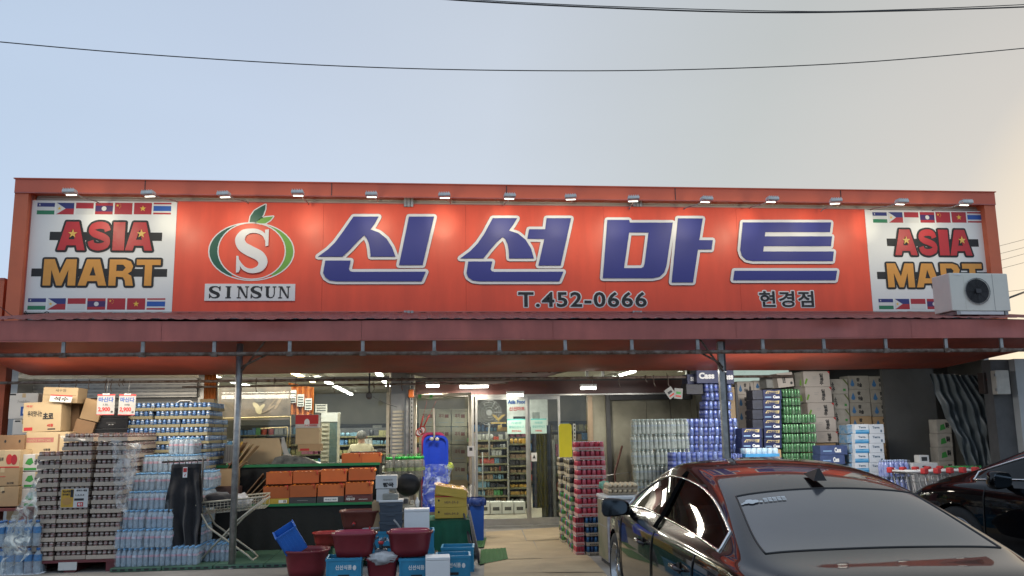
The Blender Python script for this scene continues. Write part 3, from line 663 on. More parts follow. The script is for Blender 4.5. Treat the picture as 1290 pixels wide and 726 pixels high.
# ================================================================ canopy
can = thing('canopy', 'maroon metal fascia canopy with red tarpaulin lining across the shop front', 'canopy', (0, 11.2, 0))
def CP(name, mb, **k): return obj(name, mb, can, (0, -11.2, 0), **k)
YC = 11.2; cx0, cx1 = at(-60, 415, YC).x, at(1360, 415, YC).x
zb_, zt_ = at(300, 428.5, YC).z, at(300, 404.5, YC).z
nsec = 6
for i in range(nsec):
    a = cx0 + (cx1 - cx0) * i / nsec; b = cx0 + (cx1 - cx0) * (i + 1) / nsec
    m = MB(); dz = .012 * math.sin(i * 1.9)
    def fs_(u, v): 
        x = a + (b - a - .004) * u; dent = .02 * math.exp(-((u - .55) * 9) ** 2) * (1 if i in (1, 4, 5) else 0)
        return (x, YC + dent * math.sin(v * PI) - .01 * v + .004 * math.sin(x * 3), zb_ + (zt_ - zb_) * v + .008 * math.sin(x * 1.1 + 1))
    m.sheet(fs_, 24, 4, maroon); m.box((a, YC + .02, zb_ + .01), (b - .004, YC + .03, zt_ - .01), maroon)
    m.box((a, YC + .0, zb_ - .012), (b - .004, YC + .06, zb_ + .004), maroon); CP('fascia_panel', m)
# corrugated roof sheet rising to the facade
m = MB(); nx = 420
def rf(u, v):
    x = cx0 + (cx1 - cx0) * u; ph = (x * 5.2) % 1; w = .011 * (1 if ph < .45 else 0) + .004 * math.sin(x * 7)
    return (x, YC - .05 + (13.95 - YC) * v, zt_ + .015 + (3.56 - zt_) * v + w)
m.sheet(rf, nx, 3, maroon_dull, smooth=False); m.sheet(lambda u, v: (cx0 + (cx1 - cx0) * u, YC + .0 + (13.9 - YC) * v, zt_ - .02 + (3.50 - zt_) * v), 2, 1, maroon_dull); CP('roof_sheet', m)
# red tarpaulin lining under the roof
tx1 = at(1183, 465, 13.4).x
def tp(u, v):
    x = cx0 + (tx1 - cx0) * u; y = YC + .08 + (13.4 - YC - .08) * v; z = (zb_ + .02) * (1 - v) + 2.565 * v
    z -= .045 * math.sin(PI * v) * (1 + .4 * math.sin(x * 2.1)) + .010 * math.sin(x * 5.3 + v * 7) * math.sin(PI * v) + .006 * math.sin(x * 1.3)
    return (x, y, z)
m = MB(); m.sheet(tp, 160, 14, tarp_red)
m.sheet(lambda u, v: (lambda q: (q[0], q[1] + .002, q[2] + v * .03))(tp(u, 1)), 160, 1, tarp_red)
CP('tarpaulin_lining', m)
def tp2(u, v):
    x = tx1 + (cx1 - tx1) * u; y1 = 13.4 - (13.4 - YC - .25) * min(1, u * 1.4)
    y = YC + .08 + (y1 - YC - .08) * v; return (x, y, (zb_ + .02) * (1 - v) + (2.565 + (zb_ - 2.56) * min(1, u * 1.4) * .7) * v)
m = MB(); m.sheet(tp2, 30, 8, tarp_red); CP('tarpaulin_lining', m)
# front pipe with hangers
zp = at(300, 446.5, 11.25).z
m = MB(); m.tube([(cx0, 11.25, zp), (-2, 11.25, zp + .005), (2, 11.25, zp - .006), (cx1, 11.25, zp)], .026, rusty, 8); CP('pipe', m)
for px in (80, 180, 270, 365, 457, 547, 629, 712, 796, 879, 961, 1038, 1116, 1192, 1262):
    x = at(px, 440, 11.25).x; m = MB(); m.box((x - .022, 11.235, zp), (x + .022, 11.265, zb_), galv); m.box((x - .04, 11.22, zp - .03), (x + .04, 11.28, zp + .03), rusty); CP('hanger', m)
# rafters seen in the porch
for px in (130, 330, 560, 800, 1000):
    x = at(px, 470, 13).x; m = MB(); m.box((x - .03, 11.3, zt_ - .07), (x + .03, 14, zt_ + .0), galv, Matrix.Identity(4)); CP('rafter', m)
m = MB(); zq = 2.475
m.tube([(at(0, 480, 13.6).x, 13.6, zq), (at(1000, 480, 13.6).x, 13.6, zq)], .022, rusty, 6); CP('pipe', m)
m = MB(); m.tube([(at(230, 480, 13.9).x, 13.9, zq - .07), (at(640, 480, 13.9).x, 13.9, zq - .05)], .016, rusty, 6); CP('pipe', m)
random.seed(3)
for px in (75, 96, 112, 133, 140, 150, 155, 322, 345, 372, 420, 470, 505, 745, 778, 812, 822, 840):
    x = at(px, 480, 13.6).x; h = random.uniform(.06, .2); m = MB(); m.tube([(x, 13.6, zq + .02), (x + .02, 13.58, zq + .04), (x + .01, 13.56, zq - h * .6), (x + .03, 13.55, zq - h)], .007, rusty, 5); CP('hook', m)
# posts
post = at(293, 716, YC + .28)
def post_fn(x, y, r, top, mt, lab):
    m = MB(); m.tube([(x, y, 0), (x, y, top)], r, mt, 10); m.lathe([(r * 2, 0), (r * 2, .012)], mt, (x, y, 0), 4); return CP('post', m, label=lab)
post_fn(-2.43, 11.48, .043, zt_ - .02, galv, 'round galvanised steel canopy post')
xr_ = at(914, 540, 11.5).x
m = MB(); m.box((xr_ - .05, 11.47, 0), (xr_ + .02, 11.54, 2.86), galv); m.box((xr_ + .022, 11.48, 0), (xr_ + .05, 11.53, 2.86), dark_pl); CP('post', m, label='square steel canopy post')
for x, s in ((-2.43, 1), (xr_, -1)):
    m = MB(); m.tube([(x + .4 * s, 11.26, zp), (x + .05 * s, 11.45, zp - .14), (x, 11.47, zp - .2)], .014, rusty, 6); m.tube([(x + .5 * s, 11.3, zt_ - .05), (x, 11.47, zp - .25)], .014, rusty, 6); CP('brace', m)
# lit tube under the canopy and two unlit ones
for px, py, Y, e, lab in ((560, 427.5, 12.0, 1, 'lit white tube light under the middle of the canopy'), (52, 431, 12.0, 0, 'short tube light under the left end of the canopy'), (1017, 427.5, 12, 1, 'short lit tube light under the right part of the canopy')):
    p = at(px, py, Y); t = thing('tube_light', lab, 'tube light', (p.x, Y, 2.90))
    L_ = .14 if px == 560 else .06; d = Matrix.Rotation(R(-25), 4, 'Z')
    m = MB(); m.box((-L_, -.03, .0), (L_, .03, .03), white_pl, d); obj('housing', m, t)
    m = MB(); m.box((-L_ + .01, -.025, -.022), (L_ - .01, .02, -.001), tube_glow if e else white_pl, d); obj('tube', m, t)
area('canopy_tube_lamp', (at(560, 427, 12).x, 12.4, 2.5), .5, .3, 22, (1, .9, .75))
# porch lamps over the door, lighting the goods
def porch(px, py, Y, lab, L_=.2, e=6):
    p = at(px, py, Y); t = thing('porch_lamp', lab, 'lamp', p)
    m = MB(); m.box((-L_, -.05, .0), (L_, .05, .05), white_pl); obj('housing', m, t); m = MB(); m.box((-L_ + .015, -.055, -.035), (L_ - .015, .045, -.001), tube_glow); obj('tube', m, t)
    area('porch_light', (p.x, p.y, p.z - .06), L_ * 2, .1, e, (1, .93, .8)); return t
porch(545, 485, 14.6, 'bright white lamp above the blue sledge', .12, 7); porch(597, 486, 14.9, 'wide white lamp above the left edge of the door', .26, 8)
porch(649, 497, 14.8, 'lit lamp hanging low at the top of the sliding door', .15, 5); porch(741, 488, 14.5, 'slanting lit tube right of the doors', .14, 7)
area('canopy_right_fill', (5.0, 11.6, 2.50), 2.2, .3, 36, (1, .97, .92), (R(34), 0, 0)); area('canopy_left_fill', (-4.3, 11.6, 2.50), 3.0, .3, 27, (1, .88, .72), (R(34), 0, 0)); area('window_fill', (-2.6, 15.6, 2.72), 3.6, .2, 55, (1, .93, .80)); area('door_row_lamp', (1.4, 16.0, 2.72), 1.6, .2, 14, (1, .94, .84))  # both canopy sides and the window: added fill lights lifting goods out of shade

# ================================================================ cars
paint = mat('black_car_paint', (.006, .004, .004), .2, var=.05, scale=1, bump=0, coat=1, spec=.05)
paint2 = mat('jet_black_car_paint', (.003, .003, .004), .2, var=.05, scale=1, bump=0, coat=.8, spec=.02)
tint = mat('tinted_glass', (.012, .013, .015), .035, var=0, bump=0, spec=1.0, coat=1)
rtint = mat('dusty_rear_glass', (.050, .053, .062), .13, var=.2, scale=1.2, bump=.0, spec=1.0, coat=.6)
MATS['dusty_rear_glass'].node_tree.nodes['Principled BSDF'].inputs['Coat Roughness'].default_value = .08
side_g = pane_mat('car_side_glass', (.10, .10, .10), dirt=.02)
mat('mirror_tint', (.12, .15, .18), .06, 1, var=0, bump=0)
chrome = mat('chrome', (.75, .74, .72), .08, 1, var=.05, bump=0)
rimm = mat('alloy_rim', (.45, .45, .46), .25, .9, var=.1, bump=0)
seal = mat('black_seal', (.012, .012, .012), .5, var=.1, bump=0)
ST = [ # y, centre z, belt z, max w, belt w, glass base w, roof edge w, roof edge z
 (0.00, .90, .86, .78, .70, .60, .50, .885), (.05, .985, .93, .85, .78, .68, .62, .97), (.25, 1.03, .965, .895, .84, .76, .70, 1.015),
 (.58, 1.055, .975, .925, .885, .835, .80, 1.035), (1.0, 1.225, .97, .93, .89, .84, .735, 1.175), (1.35, 1.345, .962, .93, .892, .845, .665, 1.29),
 (1.7, 1.425, .955, .93, .892, .845, .62, 1.37), (2.1, 1.465, .95, .93, .893, .845, .60, 1.412), (2.6, 1.47, .94, .93, .893, .845, .60, 1.418),
 (3.0, 1.435, .935, .93, .893, .84, .585, 1.385), (3.4, 1.30, .93, .93, .89, .83, .64, 1.25), (3.85, 1.09, .925, .925, .885, .80, .72, 1.05),
 (4.15, 1.00, .90, .915, .86, .76, .68, .97), (4.5, .92, .84, .87, .80, .70, .62, .895), (4.78, .78, .72, .76, .68, .58, .50, .765), (4.93, .58, .55, .60, .52, .42, .35, .575)]
def car_mesh():
    vs = []; fs = []; mi = []
    for (y, zc, zb, ws, wb, wg, wr, zr) in ST:
        k = 1 if .03 < y < 4.9 else .9
        half = [(ws * .93 * k, .20 if .03 < y < 4.9 else .35), (ws * k, .36 if .03 < y < 4.9 else .42), (ws, min(.66, zb - .12)), (ws * .99, min(.84, zb - .05)), (wb, zb), (wg, zb + .02), (wr + .02, zr - .03), (wr - .04, zr + .008), (wr * .55, zr + (zc - zr) * .72), (0, zc)]
        row = [(-x, y, z) for x, z in half] + [(x, y, z) for x, z in half[-2::-1]]
        vs += row
    n = 19
    for j in range(len(ST) - 1):
        for i in range(n - 1):
            fs.append((j * n + i, j * n + i + 1, (j + 1) * n + i + 1, (j + 1) * n + i))
            y = ST[j][0]; h = min(i, n - 2 - i); t = 0
            if h == 5 and 1.0 <= y < 3.6: t = 1          # side glass
            if h >= 7 and .5 <= y < 1.1: t = 2            # rear window
            if h >= 7 and 3.0 <= y < 3.8: t = 3           # windscreen
            mi.append(t)
    fs.append(tuple(range(n))); mi.append(0); fs.append(tuple(reversed([(len(ST) - 1) * n + i for i in range(n)]))); mi.append(0)
    me = bpy.data.meshes.new('c'); me.from_pydata(vs, [], fs); me.update()
    for k in range(4): me.materials.append(bpy.data.materials.new('tmp'))
    me.polygons.foreach_set('material_index', mi)
    o = bpy.data.objects.new('c', me); COL.objects.link(o); mo = o.modifiers.new('s', 'SUBSURF'); mo.levels = 3; mo.render_levels = 3
    em = bpy.data.meshes.new_from_object(o.evaluated_get(bpy.context.evaluated_depsgraph_get())); bpy.data.objects.remove(o)
    V = [v.co.copy() for v in em.vertices]; F = [(tuple(p.vertices), p.material_index) for p in em.polygons]; return V, F
CV, CF = car_mesh()
AX = ((1.13, .345), (3.975, .345)); AR = .375
def car(name, label, pm, lab_rear=True):
    c = thing(name, label, 'car')
    V = [v.copy() for v in CV]
    keep = [[], [], [], []]
    for f, k in CF:
        cc = sum((V[i] for i in f), Vector()) / len(f); cut = False
        if abs(cc.x) > .55:
            for ay, az in AX:
                if math.hypot(cc.y - ay, cc.z - az) < AR - .01: cut = True
        if not cut: keep[k].append(f)
    edge = {}
    for f in keep[0]:
        for a, b in zip(f, f[1:] + f[:1]): edge[frozenset((a, b))] = edge.get(frozenset((a, b)), 0) + 1
    for e_, ct in edge.items():
        if ct == 1:
            for i in e_:
                v = V[i]
                for ay, az in AX:
                    d = math.hypot(v.y - ay, v.z - az)
                    if abs(v.x) > .5 and AR - .07 < d < AR + .06 and v.z > .22: q = AR / d; V[i] = Vector((v.x, ay + (v.y - ay) * q, az + (v.z - az) * q))
    def sub(fl, m_):
        idx = {}; vs = []; fs = []
        for f in fl:
            for i in f:
                if i not in idx: idx[i] = len(vs); vs.append(V[i])
            fs.append(tuple(idx[i] for i in f))
        return MB().add(vs, fs, m_, True)
    body = obj('body', sub(keep[0], pm), c)
    def loops(fl):
        ed = {}
        for f in fl:
            for a, b in zip(f, f[1:] + f[:1]):
                if (b, a) in ed: del ed[(b, a)]
                else: ed[(a, b)] = 1
        nxt = {a: b for a, b in ed}; out = []
        while nxt:
            a = next(iter(nxt)); L_ = [a]; b = nxt.pop(a)
            while b in nxt and b != L_[0]: L_.append(b); b = nxt.pop(b)
            out.append(L_)
        return out
    for s in (-1, 1):
        fl = [f for f in keep[1] if V[f[0]].x * s > 0]; o = obj('side_window', sub(fl, side_g), c)
        for L_ in loops(fl):
            if len(L_) < 8: continue
            P_ = [V[i] + Vector((s * .004, 0, 0)) for i in L_]
            obj('chrome_strip', MB().tube(P_, .010, chrome, 5, True), o)
        # centre pillar, door gap, rain visor
        def onside(y, z0, z1, n=12, out=.006):      # points on the body side at length y
            pts = []
            cand = sorted([(abs(v.y - y), v) for v in V if v.x * s > 0 and abs(v.y - y) < .09 and z0 - .05 < v.z < z1 + .05], key=lambda t: t[1].z)
            for i in range(n + 1):
                z = z0 + (z1 - z0) * i / n; w = [(math.exp(-((v.z - z) / .03) ** 2 - ((v.y - y) / .05) ** 2), v.x) for _, v in cand]
                W_ = sum(a for a, _ in w); pts.append(Vector((sum(a * x for a, x in w) / W_ + s * out if W_ > 1e-9 else s * .93, y, z)))
            return pts
        lo_ = onside(2.42, .25, .93); hi = onside(2.42, .95, 1.41, out=.014)
        obj('door_gap', MB().tube(lo_, .006, seal, 4), body)
        obj('centre_pillar', MB().sheet(lambda u, v: hi[int(v * 12)] + Vector((0, (u - .5) * (.13 - .04 * v), 0)), 1, 12, mat('matt_black_trim', (.006, .006, .006), .9, var=0, bump=0, spec=.0)), c)
        for yy_, z1_ in ((1.32, .94), (3.62, .9)): obj('door_gap', MB().tube(onside(yy_, .3, z1_), .005, seal, 4), body)
        for yy_ in (1.62, 2.72):
            p = onside(yy_, .80, .82, 1)[0]
            h = MB(); h.tube([p + Vector((0, -.11, 0)), p + Vector((s * .035, -.08, .005)), p + Vector((s * .04, .07, .008)), p + Vector((0, .11, 0))], [.008, .014, .014, .008], chrome if yy_ > 3 else pm, 8); h.lathe([(.04, 0), (.036, .004)], seal, (0, 0, 0), 10, Matrix.Translation(p) @ Matrix.Rotation(s * PI / 2, 4, 'Y'))
            obj('door_handle', h, body)
        # mirror
        mm = MB(); bmx = bmesh.new(); bmesh.ops.create_uvsphere(bmx, u_segments=14, v_segments=9, radius=1)
        vs = []
        for v in bmx.verts:
            q = v.co.copy(); yb_ = max(q.y, -.35); fx = lambda t: math.copysign(abs(t) ** .62, t); vs.append((s * 1.03 + fx(q.x) * .125 * (1 - .12 * s * q.x), 3.33 + yb_ * .10, 1.0 + fx(q.z) * (.078 + .018 * s * q.x)))
        mm.add(vs, [[v.index for v in f.verts] for f in bmx.faces], pm, True); bmx.free(); mm.tube([(s * .86, 3.38, .95), (s * .96, 3.36, .955)], .03, seal, 8)
        mo = obj('wing_mirror', mm, c); g_ = MB(); g_.prism([(s * 1.03 + .108 * math.copysign(abs(math.cos(t * PI / 10)) ** .5, math.cos(t * PI / 10)), 1.0 + (.062 + .014 * s * math.cos(t * PI / 10)) * math.copysign(abs(math.sin(t * PI / 10)) ** .6, math.sin(t * PI / 10))) for t in range(20)], 3.287, 3.292, MATS['mirror_tint']); obj('mirror_glass', g_, mo)
    obj('rear_window', sub(keep[2], rtint), c); obj('windscreen', sub(keep[3], tint), c)
    for fl in (keep[2], keep[3]):
        for L_ in loops(fl): obj('window_seal', MB().tube([V[i] for i in L_], .007, seal, 5, True), c)
    # cabin: dark tub and seats so the side glass looks in
    m = MB(); m.box((-.80, .9, .3), (.80, 3.7, .32), seal); m.box((-.80, .65, .5), (.80, .9, .98), seal)
    m.box((-.78, 3.5, .4), (.78, 3.75, .95), seal); obj('cabin_floor', m, c)
    for x, y in ((-.38, 2.35), (.38, 2.35), (-.38, 1.5), (.38, 1.5)):
        m = MB(); m.bbox((x - .25, y - .02, .35), (x + .25, y + .5, .55), dark_pl, .05); m.bbox((x - .24, y - .14, .5), (x + .24, y + .02, .98), dark_pl, .05); m.bbox((x - .13, y - .13, .99), (x + .13, y - .03, 1.13 if y > 2 else 1.06), dark_pl, .03); obj('car_seat', m, c)
    # shark fin aerial
    m = MB(); y0 = 1.50; zr_ = 1.372
    m.add([(-.045, y0 - .1, zr_ + .005), (.045, y0 - .1, zr_ + .005), (.03, y0 + .1, zr_ + .035), (-.03, y0 + .1, zr_ + .035), (-.008, y0 - .085, zr_ + .085), (.008, y0 - .085, zr_ + .085), (.006, y0 - .03, zr_ + .07), (-.006, y0 - .03, zr_ + .07)],
          [(0, 1, 5, 4), (1, 2, 6, 5), (2, 3, 7, 6), (3, 0, 4, 7), (4, 5, 6, 7), (3, 2, 1, 0)], seal); obj('aerial', m, c)
    for ay, az in AX:
        for s in (-1, 1):
            w = MB(); Mw = Matrix.Translation((s * .80, ay, az)) @ Matrix.Rotation(s * PI / 2, 4, 'Y')
            w.lathe([(.24, -.11), (.335, -.10), (.345, -.06), (.345, .06), (.335, .10), (.255, .112), (.24, .10)], rubber, n=36, M=Mw, cap=False)
            o = obj('wheel', None, c); obj('tyre', w, o)
            r = MB(); r.lathe([(.24, -.1), (.24, .1), (.25, .108), (.232, .106), (.225, .02)], rimm, n=36, M=Mw, cap=False)
            for k in range(15):
                a = 2 * PI * k / 15; T_ = Mw @ Matrix.Rotation(a, 4, 'Z'); r.add([T_ @ Vector(q) for q in [(.03, -.016, .085), (.03, .016, .085), (.235, .008 + .02, .07), (.235, -.008 + .02, .07), (.03, -.012, .05), (.03, .012, .05), (.235, .028, .03), (.235, .012, .03)]], [(0, 1, 2, 3), (0, 3, 7, 4), (1, 5, 6, 2)], rimm)
            r.lathe([(.06, .05), (.06, .088), (.03, .095)], rimm, n=16, M=Mw); obj('rim', r, o)
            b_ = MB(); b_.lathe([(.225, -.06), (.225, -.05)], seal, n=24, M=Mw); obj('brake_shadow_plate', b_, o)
    m = MB(); m.box((-.74, .5, .22), (.74, 4.6, .5), seal); m.box((-.6, .3, .25), (.6, .5, .6), seal); obj('underbody', m, c)
    return c, body
c1, body1 = car('parked_car', 'glossy black saloon car parked nose-in before the storage bay, rear window towards the viewer', paint)
c1.rotation_euler = (R(1.9), 0, R(-1.5)); c1.location = (2.58, 4.25, -.13)
# printed sticker at the rear window's upper left and lane of lettering
def on_rear(u, v):      # u across -1..1, v 0..1 up the glass
    best = None
    y = .62 + v * .70; x = u
    cand = [(math.hypot(q.x - x, q.y - y), q) for q in CV if q.z > .9 and abs(q.x - x) < .12 and abs(q.y - y) < .12]
    w = [(math.exp(-(d / .03) ** 2), q.z) for d, q in cand]; W_ = sum(a for a, _ in w); return Vector((x, y, sum(a * z for a, z in w) / W_))
stk = mat('white_sticker', (.62, .64, .64), .5, var=.1, scale=9, bump=0); MATS_stk = MB()
def patch(x0, x1, v0, v1, mbx):
    P = [on_rear(x0 + (x1 - x0) * i / 6, v0 + (v1 - v0) * j / 2) + Vector((0, -.003, .006)) for j in range(3) for i in range(7)]
    mbx.add(P, [(j * 7 + i, j * 7 + i + 1, (j + 1) * 7 + i + 1, (j + 1) * 7 + i) for j in range(2) for i in range(6)], stk)
cl = MB()
for cx_, cy_, r_ in ((-.575, .86, .018), (-.55, .88, .026), (-.515, .86, .024), (-.60, .85, .011), (-.54, .85, .024), (-.48, .845, .012)):
    c0 = on_rear(cx_, cy_); ring = [on_rear(cx_ + r_ * math.cos(t * PI / 6), cy_ + r_ * 1.3 * math.sin(t * PI / 6)) + Vector((0, -.003 - cx_ * .002, .006 + r_ * .04)) for t in range(12)]
    cl.add(ring, [tuple(range(12))], stk)
obj('sticker', cl, c1)
t2 = MB()
for r_ in range(3):
    for k in range(5): patch(-.455 + k * .030 - .003 * r_, -.43 + k * .030 - .003 * r_, .885 - r_ * .028, .903 - r_ * .028, t2)
obj('sticker', t2, c1)
c2, body2 = car('parked_car', 'jet black car at the right edge, partly hidden behind the saloon, nose towards the shop', paint2)
c2.rotation_euler = (R(2.4), 0, R(14)); c2.location = (7.16, 4.80, -.04); c2.scale = (1.0, 1.0, 1.03)

# ================================================================ air conditioner on the canopy roof
p = at(1201, 398, 11.75)
ac = thing('air_conditioner', 'white outdoor air conditioner unit standing on the right end of the canopy roof', 'air conditioner', (p.x, 11.75, 3.24), rz=R(-2))
ac.rotation_euler = (0, R(-.0), R(3)); ac.scale = (1.06, 1, 1.03); acm = mat('ac_cream_steel', (.78, .76, .66), .4, .1, var=.08, scale=3)
m = MB(); m.bbox((0, 0, .06), (.90, .42, .61), acm, .012); obj('casing', m, ac)
m = MB(); m.box((.655, -.003, .07), (.659, .0, .60), grey_pl); m.box((.21, -.003, .07), (.213, .0, .60), MATS['ac_cream_steel']); obj('panel_joint', m, ac)
m = MB(); m.lathe([(.175, 0), (.175, .012)], black_pl, (0, 0, 0), 28, Matrix.Translation((.40, -.001, .345)) @ Matrix.Rotation(PI / 2, 4, 'X')); obj('fan_opening', m, ac)
gr = MB(); Mg = Matrix.Translation((.40, -.02, .345)) @ Matrix.Rotation(PI / 2, 4, 'X')
for r_ in [.02 + .0145 * i for i in range(12)]: gr.tube([Mg @ Vector((r_ * math.cos(t * PI / 12), r_ * math.sin(t * PI / 12), .012)) for t in range(24)], .0016, dark_pl, 3, True)
gr.tube([Mg @ Vector((.19 * math.cos(t * PI / 12), .19 * math.sin(t * PI / 12), 0)) for t in range(24)], .006, grey_pl, 5, True)
for k in range(8): gr.tube([Mg @ Vector((.03 * math.cos(k * PI / 4), .03 * math.sin(k * PI / 4), .016)), Mg @ Vector((.2 * math.cos(k * PI / 4), .2 * math.sin(k * PI / 4), 0))], .003, dark_pl, 4)
gr.box((.36, -.045, .315), (.44, -.030, .375), dark_pl); obj('fan_guard', gr, ac)
m = MB(); m.box((.07, -.002, .575), (.18, -.001, .598), ink_white, Matrix.Translation((0, -.002, 0))); obj('sticker', m, ac)
m = MB(); m.box((.04, -.03, .0), (.09, .36, .055), galv); m.box((.78, -.03, .0), (.83, .36, .055), galv); m.box((.10, -.02, .005), (.77, .03, .05), white_pl); obj('base_rail', m, ac)
m = MB(); m.tube([(.89, .2, .2), (1.1, .25, .30), (1.5, .4, .42)], .016, black_pl, 6); obj('pipe', m, ac)
# ================================================================ overhead wires
def wire(name, lab, pts, r, grp=None):
    m = MB(); m.tube(pts, r, black_pl, 5); return obj(name, m, None, (0, 0, 0), label=lab, cat='cable', group=grp)
def wpix(ps, Ys): return [at(x, y, Y_) for (x, y), Y_ in zip(ps, Ys)]
def smooth(ps, n=8): 
    out = []
    for i in range(len(ps) - 1):
        p0, p1, p2, p3 = ps[max(0, i - 1)], ps[i], ps[i + 1], ps[min(len(ps) - 1, i + 2)]
        for k in range(n): t = k / n; out.append(.5 * ((2 * p1) + (p2 - p0) * t + (2 * p0 - 5 * p1 + 4 * p2 - p3) * t * t + (3 * p1 - p0 - 3 * p2 + p3) * t ** 3))
    return out + [ps[-1]]
wire('overhead_wire', 'thin dark overhead wire sagging across the whole sky above the sign', smooth(wpix([(-160, 36), (0, 53), (200, 70), (430, 83.5), (645, 89), (860, 88), (1080, 79), (1290, 61), (1430, 46)], [9] * 9)), .0062)
wire('overhead_wire', 'thicker twisted overhead wire at the top right of the sky', smooth(wpix([(420, -14), (570, 0), (760, 10), (960, 16), (1130, 14), (1290, 9), (1430, 3)], [8] * 7)), .0085)
wire('overhead_wire', 'second wire strand running close above the thicker one at the top right', smooth(wpix([(420, -16), (570, -2), (760, 8), (1000, 14.5), (1130, 12.5), (1290, 6), (1430, -2)], [8.02] * 7)), .005)
for i, (ya, yb_) in enumerate(((312, 302), (322, 312), (331, 320), (341, 331), (368, 365))):
    wire('power_line', 'faint distant power line right of the building, %s from the top' % ORD[i], wpix([(1240, ya + 3), (1290, yb_), (1420, yb_ - 25)], [60] * 3), .014, 'distant power lines at the right edge')
wire('loose_cable', 'thin cable hanging down beside the orange corner of the building', smooth(wpix([(-10, 382), (2, 388), (14, 397), (26, 401)], [13.4] * 4)), .005)
wire('loose_cable', 'dark cable looped between sign and canopy roof at the left', smooth(wpix([(32, 392), (40, 402), (52, 397), (60, 393), (66, 403)], [13.8] * 5)), .007)

# ================================================================ goods in front of the shop
def wx(px, Y, py=600): return at(px, py, Y).x
def wz(px, py, Y): return at(px, py, Y).z
CTN = {}
def carton(label, px0, px1, py0, py1, Y, depth=.3, mt=None, rz=0, ry=0, deco=None, name='carton', cat='box', group=None, tape=True, z0=None):
    """closed cardboard box: its front face spans the given columns/rows at depth Y"""
    x0, x1 = wx(px0, Y, py1), wx(px1, Y, py1); za = wz(px0, py1, Y) if z0 is None else z0; zb = wz(px0, py0, Y)
    return carton3(label, x0, x1, za, zb, Y, depth, mt, rz, ry, deco, name, cat, group, tape)
def carton3(label, x0, x1, za, zb, Y, depth=.3, mt=None, rz=0, ry=0, deco=None, name='carton', cat='box', group=None, tape=True):
    mt = mt or kraft; w, h = x1 - x0, zb - za
    t = thing(name, label, cat, (x0, Y, za), group=group, rot=(0, ry, rz))
    m = MB(); m.bbox((0, 0, 0), (w, depth, h), mt, .004)
    obj('box_body', m, t)
    m = MB(); m.box((w * .02, depth * .02, h + .0005), (w * .98, depth * .49, h + .004), mt); m.box((w * .02, depth * .51, h + .0005), (w * .98, depth * .98, h + .004), mt); obj('flap', m, t)
    if tape:
        m = MB(); m.box((w * .5 - .025, -.0012, h - .06), (w * .5 + .025, -.0002, h), kraft_l); obj('tape', m, t)
    if deco: deco(t, w, h)
    return t
def D(items):
    """printed decoration: list of ('r', u0,v0,u1,v1,mat) rectangles, ('t', text,u0,v0,u1,v1,mat[,bold]) lettering, ('p', [(u,v)..], mat) shapes"""
    def f(t, w, h):
        for k, it in enumerate(items):
            m = MB(); y = -.0016 - k * .0004
            if it[0] == 'r': m.box((it[1] * w, y, it[2] * h), (it[3] * w, y + .0012, it[4] * h), it[5]); nm = 'print'
            elif it[0] == 't': text_into(m, it[1], it[2] * w, it[4] * w, it[3] * h, it[5] * h, y - .001, it[6], it[7] if len(it) > 7 else .02, .0006); nm = 'lettering'
            else: m.prism([(u * w, v * h) for u, v in it[1]], y, y + .0012, it[2]); nm = 'print'
            obj(nm, m, t)
    return f
def ell2(cu, cv, ru, rv, n=16): return [(cu + ru * math.cos(2 * PI * i / n), cv + rv * math.sin(2 * PI * i / n)) for i in range(n)]
# ---------------- far left group
carton('white carton on the far left with a small blue square, upper of two', 10, 46, 496, 528, 13.2, .35, white_card, deco=D([('r', .42, .12, .72, .48, ink_blue), ('r', .5, .2, .64, .4, ink_white), ('t', 'FreshBox', .30, .62, .72, .74, grey_pl, .0), ('r', .0, .93, .22, .99, ink)]))
carton('narrow white carton on the far left, standing under the one with a blue square', 15, 42, 529, 548, 13.2, .35, white_card, deco=D([('r', .1, .85, .35, .95, ink)]))
m_open = carton('open brown crate-like box with hand holes at the left edge of the photo', -14, 30, 549, 568, 12.4, .4, kraft_d, tape=False, deco=D([('p', ell2(.45, .6, .03, .1), ink), ('p', ell2(.86, .6, .03, .1), ink)]))
carton('cream fruit carton printed with two red apples at the left edge', -20, 24, 568, 590, 12.1, .35, kraft_l, deco=D([('r', 0, .0, 1, .07, ink_red), ('p', ell2(.70, .48, .09, .30), ink_red), ('p', ell2(.84, .46, .09, .30), mat('apple_print', (.38, .02, .03), .6)), ('t', '사과', .40, .40, .54, .62, ink)]))
carton('kraft carton with small black print directly under the apple carton', -20, 23, 590, 613, 12.1, .35, kraft, deco=D([('t', '농산물', .66, .12, .86, .22, ink), ('r', .2, .5, .6, .53, ink_red)]))
carton('plain kraft carton at the bottom of the stack with the apple carton', -20, 22, 614, 639, 12.1, .35, kraft, deco=D([('t', 'cm', .5, .7, .58, .8, ink)]))
m = MB(); x = wx(-25, 12.0); pt = thing('pallet', 'red wooden pallet edge under the apple cartons at the left edge', 'pallet', (x, 12.0, .0)); z_ = wz(0, 641, 12.05)
for i in range(4): b = MB(); b.box((0, i * .13, z_ - .03), (.62, i * .13 + .1, z_), mat('red_pallet', (.20, .05, .05), .7, var=.4, scale=10)); obj('deck_board', b, pt)
for x_ in (.0, .52): b = MB(); b.box((x_, .0, 0), (x_ + .1, .5, z_ - .031), MATS['red_pallet']); obj('stringer', b, pt)
